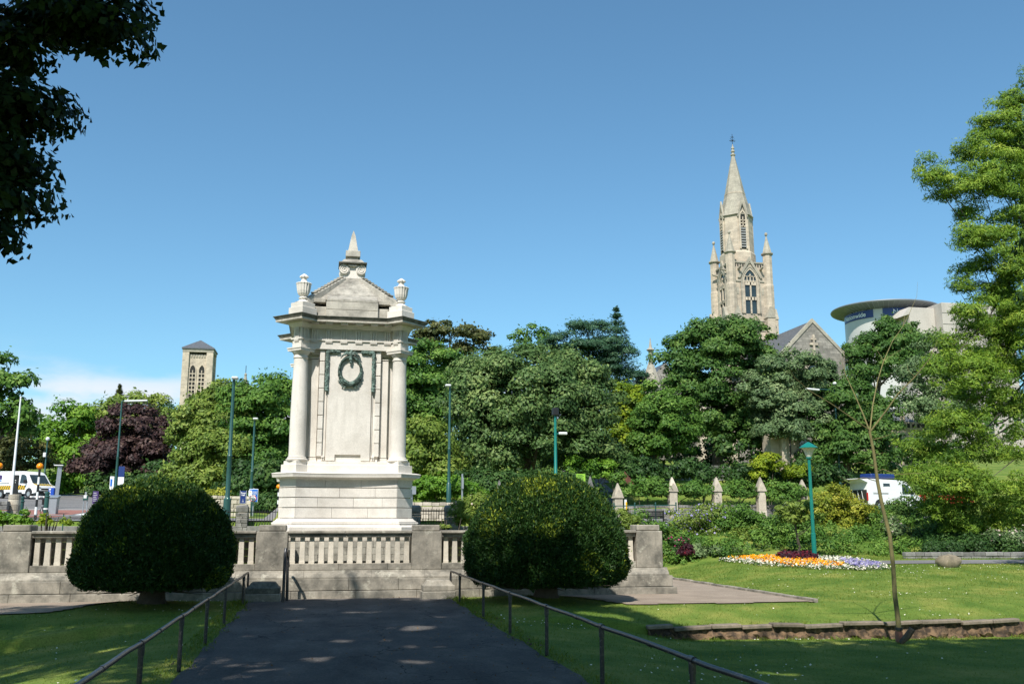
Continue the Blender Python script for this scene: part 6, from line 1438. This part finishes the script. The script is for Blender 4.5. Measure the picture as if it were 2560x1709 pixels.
# belisha beacons
def beacon(label, u, v, y):
    p = at(u, v, y); x = p.x; z0 = h(x, y); hh = p.z-z0
    t = thing('belisha_beacon', label, 'beacon', (x, y, z0), 'belisha beacons')
    MB().sphere((x, y, p.z), .155, .155, .155, 16, 10).build('globe', 'orange', t, smooth=True); n_ = 7
    for k in range(n_): MB().tube([(x, y, z0+hh*.94*k/n_-(.2 if k == 0 else 0)), (x, y, z0+hh*.94*(k+1)/n_)], .055 if k > 1 else .065, 10).build('band', 'black' if k % 2 == 0 else 'white', t, smooth=True)
    MB().tube([(x,y,p.z-.2),(x,y,p.z-.12)], .06, 10).build('socket', 'black', t)
beacon('orange globe beacon on striped pole in front of the white van', 100, 1165, 50); beacon('orange globe beacon at the very left edge', -1, 1164, 50.5); beacon('orange globe beacon just left of the monument plinth', 697, 1216, 62)
fp_ = at(52, 993, 72); zg = h(fp_.x, 72)
fl = thing('flagpole', 'slim white flagpole rising behind the white van', 'flagpole', (fp_.x, 72, zg)); MB().lathe([(.11,-.2),(.10,1),(.05,fp_.z-zg)], (fp_.x,72,zg), 10).build('pole', 'white', fl, smooth=True); MB().sphere((fp_.x,72,fp_.z), .07,.07,.07,8,6).build('cap', 'white', fl); MB().tube([(fp_.x,72,zg+1.2),(fp_.x+.16,71.95,zg+1.3)], .03, 5).build('cleat', 'steel', fl)
# round stone bases and signs
def drum(label, u, vt, vb, y, r_):
    p = at(u, vb, y); z1 = at(u, vt, y).z; z0 = min(p.z, h(p.x,y)); t = thing('stone_drum', label, 'plinth', (p.x, y, z0), 'round stone sign bases')
    MB().lathe([(r_*1.22,-.2),(r_*1.22,.22),(r_*1.02,.34),(r_,.5)], (p.x,y,z0), 20).build('base', 'rubblepale', t, smooth=True); zz = z0+.5; n_ = 3
    for k in range(n_): z2 = z0+.5+(z1-z0-.5)*(k+1)/n_; MB().lathe([(r_,.006),(r_,z2-zz-.006)], (p.x,y,zz), 20).build('drum_block', 'rubblepale', t, bevel=.012); zz = z2
    return p.x, z1
dx, dz = drum('round stone base carrying a dark totem at far left', 33, 1235, 1287, 47, .26)
t = thing('totem_sign', 'dark grey totem standing on the left round stone base', 'sign', (dx, 47, dz)); MB().box(dx-.1, dx+.09, 46.94, 47.06, dz+.01, dz+.86).build('panel', 'black', t, bevel=.01)
MB().box(dx-.04, dx-.0, 46.93, 46.938, dz+.60, dz+.64).build('symbol', 'offwhite', t); MB().box(dx-.03, dx-.01, 46.93, 46.938, dz+.5, dz+.55).build('symbol', 'offwhite', t)
dx, dz = drum('round stone base carrying the dark framed sign left of the monument', 607, 1260, 1297, 52.5, .24)
dx0, dz0 = at(607,1260,52.5).x, at(607,1258,52.5).z
t = thing('framed_sign', 'dark navy framed direction sign on the round stone base', 'sign', (dx0, 52.5, dz0)); zs0 = at(607,1226,52.5).z
MB().box(dx0-.14, dx0+.13, 52.46, 52.52, dz0+.02, zs0).build('panel', 'navy', t)
for sx in (-.17, .145): MB().box(dx0+sx, dx0+sx+.03, 52.44, 52.54, dz0, zs0+.02).build('frame_post', 'greypost', t)
MB().box(dx0-.17, dx0+.175, 52.44, 52.54, dz0-.005, dz0+.02).build('frame_foot', 'greypost', t)
put_text('Town\nHall', .105, t, 'white', lambda a, b_: (dx0+a, 52.45, zs0-.17+b_), .004); put_text('>\nwc', .08, t, 'offwhite', lambda a, b_: (dx0+a, 52.45, dz0+.15+b_), .003)
# blue low bridge sign
bs_ = at(634, 1238, 60.2); km = mpp(634,1238,60.2); zg = h(bs_.x, 60.2)
t = thing('bridge_sign', 'blue traffic sign warning of a low bridge with a round red symbol', 'traffic sign', (bs_.x, 60.2, zg))
hw, hh = 11.2*km, 17*km
MB().box(bs_.x-hw, bs_.x+hw, 60.18, 60.22, bs_.z-hh, bs_.z+hh).build('border', 'white', t, bevel=.01); MB().box(bs_.x-hw+.03, bs_.x+hw-.03, 60.165, 60.178, bs_.z-hh+.03, bs_.z+hh-.03).build('panel', 'bluesign', t)
MB().tube([(bs_.x, 60.26, zg-.2), (bs_.x, 60.26, bs_.z+hh+.05)], .04, 8).build('post', 'greypost', t)
put_text('Low bridge\n200 yards\nahead', .095, t, 'white', lambda a, b_: (bs_.x+a, 60.155, bs_.z+hh-.27+b_), .003)
for r_, y_, m_ in ((.195, 60.160, 'red'), (.155, 60.152, 'white')): MB().slab([(r_*math.cos(2*math.pi*i/28), r_*math.sin(2*math.pi*i/28)) for i in range(28)], .006, (bs_.x-.02, y_, bs_.z-.17), (1,0,0)).build('roundel', m_, t)
put_text("13'-3\"", .085, t, 'black', lambda a, b_: (bs_.x-.02+a, 60.145, bs_.z-.17+b_), .003)
MB().slab([(-.045,.1),(.045,.1),(0,.055)], .004, (bs_.x-.02, 60.146, bs_.z-.15), (1,0,0)).build('arrow', 'black', t); MB().slab([(-.045,-.1),(0,-.055),(.045,-.1)], .004, (bs_.x-.02, 60.146, bs_.z-.19), (1,0,0)).build('arrow', 'black', t)
wp = at(626, 1232, 59.8); t = thing('notice_plate', 'small white notice plate strapped on the slimmer green lamp post', 'sign', (wp.x, 59.8, wp.z)); MB().box(wp.x-.11, wp.x+.09, 59.79, 59.81, wp.z-.16, wp.z+.16).build('plate', 'white', t, bevel=.005); MB().box(wp.x-.03, wp.x+.01, 59.783, 59.788, wp.z+.02, wp.z+.10).build('symbol', 'yellow', t); MB().tube([(wp.x,59.82,wp.z+.1),(wp.x+.05,60.9,wp.z+.1)], .012, 5).build('bracket', 'steel', t)
# left roadside: bollards, bins, boards
def bollard(label, u, vt, y, band):
    p = at(u, vt, y); z0 = h(p.x, y); hh = max(p.z-z0, .9); t = thing('bollard', label, 'bollard', (p.x, y, z0), 'dark green bollards')
    MB().lathe([(.16,-.2),(.16,.12),(.12,.16),(.115,hh-.3),(.14,hh-.28),(.14,hh-.24),(.10,hh-.2),(.13,hh-.1),(.10,hh)], (p.x,y,z0), 12).build('shaft', 'darkgreen', t, smooth=True)
    MB().lathe([(.135,0),(.135,.08)], (p.x,y,z0+hh*.3), 12).build('band', band, t)
bollard('dark green bollard beside the left round stone base', 56, 1240, 54, 'greypost'); bollard('dark green bollard in front of the grey litter bin', 119, 1228, 55, 'white')
p = at(134, 1242, 58); z0 = h(p.x, 58); t = thing('litter_bin', 'grey metal litter bin beside the dark green bollard', 'bin', (p.x, 58, z0))
MB().rings([[(p.x-a, 58-a, q), (p.x+a, 58-a, q), (p.x+a, 58+a, q), (p.x-a, 58+a, q)] for a, q in ((.24, z0), (.27, z0+.95))]).build('body', 'greypost', t, bevel=.02); MB().add([(p.x-.3,57.68,z0+.97),(p.x+.3,57.68,z0+.97),(p.x+.3,58.3,z0+1.1),(p.x-.3,58.3,z0+1.1),(p.x-.3,57.68,z0+.94),(p.x+.3,57.68,z0+.94),(p.x+.3,58.3,z0+.94),(p.x-.3,58.3,z0+.94)], [(0,1,2,3),(7,6,5,4),(0,4,5,1),(1,5,6,2),(2,6,7,3),(3,7,4,0)]).build('lid', 'steel', t)
p = at(130, 1219, 66); z0 = at(130,1243,66).z; zg = h(p.x,66); t = thing('ticket_machine', 'blue box machine with white lettering in front of the van', 'machine', (p.x, 66, zg)); MB().box(p.x-.16, p.x+.18, 65.85, 66.15, z0, p.z).build('case', 'blue', t, bevel=.03); MB().box(p.x-.1, p.x+.1, 65.9, 66.1, zg-.1, z0-.002).build('stand', 'black', t)
for k in range(3): MB().box(p.x-.12, p.x-.02, 65.83, 65.846, z0+.1+k*.18, z0+.2+k*.18).build('lettering', 'white', t)
p = at(151, 1164, 68); zg = h(p.x, 68); t = thing('tall_sign_post', 'tall grey sign panel on a post seen edge on beside the bright tree', 'sign', (p.x, 68, zg)); z0 = at(148,1242,68).z
MB().obox((p.x-.05, 68, (p.z+z0)/2), .13, .05, (p.z-z0)/2, .3, 0, .04).build('panel', 'greypost', t, bevel=.01); MB().tube([(p.x-.05,68.12,zg-.2),(p.x+.04,68.12,p.z)], .06, 8).build('post', 'darkgreen', t); MB().obox((p.x-.08,67.95,p.z+.04), .28, .12, .03).build('top_cap', 'offwhite', t)
p = at(240, 1227, 70); zg = h(p.x, 70); t = thing('notice_board', 'dark purple notice board with white lines left of the left yew dome', 'sign', (p.x, 70, zg)); z0 = at(240,1258,70).z; kk = mpp(240,1240,70)*7
MB().box(p.x-kk, p.x+kk, 69.96, 70.02, z0, p.z).build('panel', 'purple', t)
for k in range(5): MB().box(p.x-kk*.75, p.x+kk*(.6 if k % 2 else .3), 69.95, 69.957, p.z-.14-k*.13, p.z-.11-k*.13).build('lettering', 'offwhite', t)
for sx in (-.6,.6): MB().tube([(p.x+sx*kk,70.05,zg-.2),(p.x+sx*kk,70.05,p.z)], .03, 6).build('leg', 'black', t)
p = at(215, 1234, 60); zg = h(p.x, 60); t = thing('parking_meter', 'small grey parking machine on twin legs left of the left yew dome', 'parking machine', (p.x, 60, zg)); z0 = at(215,1250,60).z
MB().box(p.x-.13, p.x+.13, 59.9, 60.1, z0, p.z-.12).build('case', 'darkgreen', t, bevel=.02); MB().box(p.x-.09, p.x+.07, 59.89, 59.898, z0+.12, z0+.3).build('screen', 'offwhite', t); MB().box(p.x-.05, p.x+.05, 59.95, 60.05, p.z-.12, p.z+.12).build('antenna', 'steel', t)
for sx in (-.1,.1): MB().tube([(p.x+sx,60,zg-.1),(p.x+sx,60,z0)], .03, 6).build('leg', 'greypost', t)
p = at(281, 1190, 74); zg = h(p.x,74); t = thing('white_sign', 'narrow white and blue sign left of the white armed lamp post', 'sign', (p.x, 74, zg)); MB().box(p.x-.14, p.x+.14, 73.97, 74.03, p.z-1.0, p.z).build('panel', 'white', t); MB().box(p.x-.1, p.x+.02, 73.95, 73.965, p.z-.7, p.z-.2).build('symbol', 'bluesign', t); MB().tube([(p.x,74.05,zg-.2),(p.x,74.05,p.z)], .04, 6).build('post', 'greypost', t)
pn = at(297, 1195, 77.8); t = thing('pole_notices', 'blue and white notices fixed on the white armed lamp post', 'sign', (pn.x, 77.8, pn.z)); MB().box(pn.x-.05, pn.x+.38, 77.76, 77.8, pn.z-.5, pn.z+.1).build('plate', 'white', t); MB().box(pn.x-.05, pn.x+.38, 77.76, 77.8, pn.z+.12, pn.z+.9).build('plate', 'navy', t)
p = at(88, 1241, 60); t = thing('barrier_arm', 'pale horizontal barrier arm in front of the van front wheel', 'barrier', (p.x, 60, h(p.x,60))); xa, xb = at(75,1241,60).x, at(117,1241,60).x
MB().box(xa, xb, 59.96, 60.04, p.z-.05, p.z+.05).build('arm', 'offwhite', t)
for k in range(4): MB().box(xa+.1+k*(xb-xa)/4, xa+.25+k*(xb-xa)/4, 59.95, 59.957, p.z-.03, p.z+.03).build('marking', 'red' if k % 2 else 'greypost', t)
MB().tube([(xb-.1,60.08,h(p.x,60)-.1),(xb-.1,60.08,p.z+.1)], .05, 8).build('post', 'black', t)
p = at(108, 1250, 62); t = thing('black_bollard', 'short black bollard with flared foot below the blue machine', 'bollard', (p.x, 62, h(p.x,62))); MB().lathe([(.2,0),(.16,.1),(.07,.22),(.06,p.z-h(p.x,62)),(.09,p.z-h(p.x,62)+.05),(.03,p.z-h(p.x,62)+.12)], (p.x,62,h(p.x,62)), 10).build('shaft', 'black', t, smooth=True); MB().lathe([(.075,0),(.075,.06)], (p.x,62,h(p.x,62)+.35), 10).build('ring', 'steel', t)
wa = at(-10, 1285, 46.6); wb = at(20, 1285, 46.6); rubble_wall('roadside_wall', 'low dark stone wall at the left edge beside the round base', (wa.x-4, 46.6), (wb.x, 46.6), zlow, lambda c: at(10,1249,46.6).z, 12, 'rubble', .4, .2)
t = thing('wire_fence', 'thin wire fence with slim posts behind the left terrace plants', 'fence', (-12, 41, h(-12,41)))
za, zb_ = at(100,1286,41).z, at(100,1299,41).z
for z_ in (za, zb_): MB().tube([(-20,41,z_),(-8.2,41,z_-.02)], .012, 5).build('wire', 'greypost', t)
for x in (-19,-16.6,-14,at(159,1290,41).x,-9): MB().tube([(x,41,h(x,41)-.2),(x,41,za+.04)], .022, 6).build('post', 'darkgreen', t)
for u, vt, vb, lab in ((1030, 1214, 1262, 'thin pale road sign seen edge on right of the plinth'), (1156, 1184, 1250, 'tall pale grey sign post before the sunlit hedge')):
    p = at(u, vt, 49 if u < 1100 else 52.4); y = 49 if u < 1100 else 52.4; zg = h(p.x, y); t = thing('sign_post', lab, 'sign', (p.x, y, zg), 'edge on road signs'); MB().tube([(p.x,y,zg-.2),(p.x,y,p.z)], .05, 8).build('post', 'greypost', t)
    MB().obox((p.x+.09*(u < 1100), y, p.z-.22 if u < 1100 else p.z-.5), .1 if u < 1100 else .05, .18, .2 if u < 1100 else .3).build('plate', 'greypost', t)
p = at(1452, 1190, 58.4); km = mpp(1452,1190,58.4); t = thing('lime_notice', 'lime green notice board just above the right yew dome', 'sign', (p.x, 58.4, h(p.x,58.4))); MB().box(p.x-11*km, p.x+11*km, 58.38, 58.42, p.z-12*km, p.z+6*km).build('panel', 'lime', t)
for k in range(5): MB().box(p.x-9*km, p.x+(7 if k % 2 else 4)*km, 58.365, 58.372, p.z+(3-k*2.8)*km, p.z+(3.6-k*2.8)*km).build('lettering', 'darkgreen', t)
for sx in (-8,8): MB().tube([(p.x+sx*km,58.45,h(p.x,58.4)-.2),(p.x+sx*km,58.45,p.z)], .03, 6).build('leg', 'greypost', t)
p = at(1587, 1200, 62.5); t = thing('leaning_sheet', 'rusty brown leaning metal strip behind the first churchyard post', 'metal strip', (p.x, 62.5, h(p.x,62.5))); q0 = at(1562,1178,62.5); q1 = at(1590,1212,62.5)
MB().add([q0, q1, q1-Vector((.35,0,.1)), q0-Vector((0,0,.75)), q0+Vector((0,.1,0)), q1+Vector((0,.1,0)), q1+Vector((-.35,.1,-.1)), q0+Vector((0,.1,-.75))], [(0,1,2,3),(7,6,5,4),(0,4,5,1),(1,5,6,2),(2,6,7,3),(3,7,4,0)]).build('sheet', 'rust', t); MB().tube([q0, q0-Vector((0,0,1.2))], .04, 6).build('post', 'rust', t)
p = at(1564, 1262, 58.8); t = thing('verge_post', 'small white and yellow marker post left of the churchyard wall', 'post', (p.x, 58.8, h(p.x,58.8))); z0 = h(p.x,58.8); zt = at(1564,1248,58.8).z; MB().box(p.x-.07, p.x+.07, 58.76, 58.84, z0-.1, zt).build('post', 'white', t, bevel=.01); MB().box(p.x-.02, p.x+.08, 58.74, 58.758, z0+.2, zt-.15).build('stripe', 'yellow', t)
# green railing and bench on the near side of the upper road
ra, rb_ = at(1535, 1264, 53), at(1690, 1262, 53)
t = thing('road_guard_rail', 'dark green guard rail at the near side of the upper road', 'railing', (ra.x, 53, h(ra.x,53)))
MB().tube([ra, rb_], .025, 6).build('rail', 'darkgreen', t); MB().tube([ra-Vector((0,0,.45)), rb_-Vector((0,0,.45))], .02, 6).build('rail', 'darkgreen', t)
for k in range(4):
    p = ra.lerp(rb_, k/3.); MB().tube([(p.x,53,h(p.x,53)-.2),(p.x,53,p.z+.08)], .04, 8).build('post', 'darkgreen', t); MB().sphere((p.x,53,p.z+.12), .05,.05,.06,8,6).build('finial', 'darkgreen', t)
ba_, bb_ = at(1598, 1276, 51.5), at(1660, 1275, 51.5); zg = ba_.z-.62
t = thing('park_bench', 'dark bench seen from behind in front of the guard rail', 'bench', (ba_.x, 51.5, zg))
for k in range(4): MB().box(ba_.x, bb_.x, 51.5, 51.53, ba_.z-.42+k*.11, ba_.z-.34+k*.11).build('slat', 'black', t)
for x in (ba_.x+.06, bb_.x-.06): MB().box(x-.03, x+.03, 51.44, 51.5, zg-.5, ba_.z+.03).build('leg', 'black', t); MB().box(x-.03, x+.03, 51.0, 51.5, zg+.1, zg+.17).build('arm', 'black', t)
MB().box(ba_.x, bb_.x, 51.0, 51.45, zg+.0, zg+.05).build('seat', 'black', t)

# ------------------------------------------------------------------ vans
def van(name, label, loc, rz, dressed):
    t = thing(name, label, 'van', (0,0,0)); hwv = .98
    # side outline (x forward)
    body = [(-2.75,.42),(2.35,.36),(2.72,.45),(2.76,.78),(2.62,1.02),(2.0,1.24),(1.42,1.95),(1.18,2.18),(.9,2.28),(-2.5,2.36),(-2.68,2.28),(-2.75,1.2)]
    m_ = MB(); rings = []
    for y, k, dz in ((-hwv,.97,0.0),(-hwv*.985,1,0),(hwv*.985,1,0),(hwv,.97,0)): pass
    secs = []
    for y, inn in ((-hwv, .03), (-hwv+.05, 0.0), (hwv-.05, 0.0), (hwv, .03)):
        secs.append([(x*(1-inn*.25), y*(1-(.10 if z_ > 1.3 else 0)*((z_-1.3)/1.0 if z_ > 1.3 else 0)), z_-(inn if z_ > 2 else 0)) for x, z_ in body])
    m_.rings(secs); m_.build('body', 'white', t, bevel=.03, smooth=True, seg=2)
    def quad(name, pts, mat, parent=t, d=(0,-.012,0)):
        a = [Vector(p) for p in pts]; b_ = [p-Vector(d)*2 for p in a]; n_ = len(a); q = MB(); q.add(a+b_, [tuple(range(n_)), tuple(range(2*n_-1,n_-1,-1))]+[(i,n_+i,n_+(i+1)%n_,(i+1)%n_) for i in range(n_)]); return q.build(name, mat, parent)
    for sy in (-1, 1):
        def Y(z_): return sy*(hwv*(1-(.10*(z_-1.3) if z_ > 1.3 else 0))+.008)
        quad('side_window', [(x, Y(z_), z_) for x, z_ in ((.62,1.28),(1.62,1.28),(1.30,1.88),(.98,2.0),(.66,2.0))], 'darkglass', d=(0,sy*.01,0))
        quad('door_seam', [(x, Y(z_), z_) for x, z_ in ((.50,.55),(.52,.55),(.52,2.05),(.50,2.05))], 'black', d=(0,sy*.004,0))
        quad('slide_track', [(x, Y(z_), z_) for x, z_ in ((-2.3,1.30),(-.8,1.30),(-.8,1.335),(-2.3,1.335))], 'black', d=(0,sy*.004,0))
        quad('sill_trim', [(x, Y(.5), z_) for x, z_ in ((-1.1,.40),(1.0,.38),(1.0,.52),(-1.1,.54))], 'black', d=(0,sy*.004,0))
        MB().obox((1.45, sy*(hwv+.14), 1.38), .07, .12, .16).build('wing_mirror', 'black', t, bevel=.03)
        MB().obox((.72, sy*(hwv+.012), 1.12), .09, .012, .025).build('handle', 'black', t); MB().obox((.40, sy*(hwv+.012), 1.12), .09, .012, .025).build('handle', 'black', t)
        MB().obox((2.62, sy*.72, .88), .12, .2, .12, 0, 0, .5).build('headlight', 'lampglass', t, bevel=.03)
        MB().obox((-2.75, sy*.86, 1.05), .03, .07, .28).build('tail_light', 'red', t, bevel=.01)
        for wx in (-1.75, 1.85):
            w_ = MB().tube([(wx, sy*(hwv-.24), .36), (wx, sy*(hwv+.01), .36)], .36, 20).build('wheel', 'rubber', t, smooth=True); MB().tube([(wx, sy*(hwv+.0), .36), (wx, sy*(hwv+.025), .36)], .2, 14).build('rim', 'steel', w_)
            quad('wheel_arch', [(wx+.46*math.cos(a), sy*(hwv+.004), .40+.46*math.sin(a)) for a in np.linspace(0, math.pi, 14)], 'black', d=(0,sy*.003,0))
    ws = [(1.98,-.80,1.27),(1.98,.80,1.27),(1.40,.74,1.96),(1.40,-.74,1.96)]; quad('windscreen', [(x+.045, y, z_+.03) for x, y, z_ in ws], 'darkglass', d=(.012,0,.012))
    MB().box(2.70, 2.83, -.9, .9, .36, .62).build('bumper', 'black' if dressed else 'greypost', t, bevel=.04); MB().box(2.70, 2.79, -.5, .5, .68, .82).build('grille', 'black', t, bevel=.02)
    MB().box(2.80, 2.845, -.26, .26, .44, .55).build('number_plate', 'offwhite', t)
    if dressed:
        for sy in (-1, 1):
            quad('stripe_backing', [(x, sy*(hwv+.010), z_) for x, z_ in ((-2.6,.78),(1.35,.72),(1.35,1.08),(-2.6,1.10))], 'yellow', d=(0,sy*.003,0))
            for k in range(14):
                x0 = -2.55+k*.28; quad('chevron', [(x, sy*(hwv+.020), z_) for x, z_ in ((x0,.785-.015*k/14*4),(x0+.11,.785-.015*k/14*4),(x0+.31,1.085),(x0+.20,1.085))], 'chevdark', d=(0,sy*.003,0))
            quad('emblem', [(x, sy*(hwv*.945+.02), z_) for x, z_ in ((-2.25,1.65),(-1.85,1.65),(-1.85,2.0),(-2.25,2.0))], 'purple', d=(0,sy*.004,0)); quad('emblem_strip', [(x, sy*(hwv*.96+.02), z_) for x, z_ in ((-2.25,1.5),(-1.85,1.5),(-1.85,1.58),(-2.25,1.58))], 'bluesign', d=(0,sy*.004,0))
        quad('bonnet_stripe', [(2.10,-.8,1.225),(2.10,.8,1.225),(2.56,.78,1.07),(2.56,-.78,1.07)], 'yellow', d=(.004,0,.01))
        for k in range(6): quad('chevron', [(2.11,-.75+k*.27,1.238),(2.11,-.63+k*.27,1.238),(2.55,-.5+k*.27,1.09),(2.55,-.62+k*.27,1.09)], 'chevdark', d=(.003,0,.008))
    else:
        quad('small_window', [(x, sy_, z_) for sy_ in (0,) for x, z_ in ()] or [(-1.2,-.935,1.82),(-.55,-.935,1.82),(-.55,-.915,2.03),(-1.2,-.915,2.03)], 'darkglass', d=(0,-.012,0))
        quad('open_rear', [(-2.77,-.85,.6),(-2.77,.85,.6),(-2.77,.8,1.55),(-2.77,-.8,1.55)], 'void', d=(-.01,0,0))
        fr = MB()
        for y in (-.5,-.1,.4): fr.tube([(-2.80,y,.6),(-2.82,y+.15,1.5)], .025, 5)
        fr.build('bicycle_rack', 'offwhite', t)
        MB().obox((-3.0, 0, 2.2), .42, .9, .03, 0, 0, .35).build('raised_tailgate', 'white', t, bevel=.02); MB().box(-2.9,-2.86,-.3,.3,2.24,2.3).build('brake_light', 'red', t)
        MB().box(-2.0, .4, -.6, .6, 2.42, 2.75).build('roof_box', 'navy', t, bevel=.08)
    t.location = loc; t.rotation_euler = (0,0,rz)
    return t
vp = at(62, 1222, 90.); van('council_van', 'white van with yellow chevron stripe parked at the left', (vp.x, 90, h(vp.x,90)+.05), R(-38), True)
vp = at(2205, 1250, 66.5); van('camper_van', 'white van with open rear and dark roof box behind the golden shrub', (vp.x+.4, 66.5, h(vp.x,66.5)+.05), R(14), False)
p = at(2362, 1228, 67.5); t = thing('parked_car', 'small red car mostly hidden behind the feathery conifer', 'car', (p.x, 67.5, h(p.x,67.5))); zg = h(p.x,67.5)+.06
cb = MB(); cb.rings([[(p.x+x, 67.5+y, zg+z_) for x, z_ in ((-1.9,.3),(1.9,.3),(1.95,.7),(1.2,.9),(.6,1.42),(-1.0,1.45),(-1.7,.95),(-1.95,.8))] for y in (-.82,.82)]); cb.build('body', 'red', t, bevel=.06, smooth=True, seg=2)
MB().add([(p.x+x, 67.5-.83, zg+z_) for x, z_ in ((-1.3,.95),(1.0,.95),(.5,1.36),(-.95,1.38))]+[(p.x+x, 67.5-.81, zg+z_) for x, z_ in ((-1.3,.95),(1.0,.95),(.5,1.36),(-.95,1.38))], [(0,1,2,3),(7,6,5,4),(0,4,5,1),(1,5,6,2),(2,6,7,3),(3,7,4,0)]).build('side_window', 'darkglass', t)
for wx in (-1.2,1.25):
    for sy in (-1,1): MB().tube([(p.x+wx,67.5+sy*.62,zg+.31),(p.x+wx,67.5+sy*.85,zg+.31)], .31, 16).build('wheel', 'rubber', t)
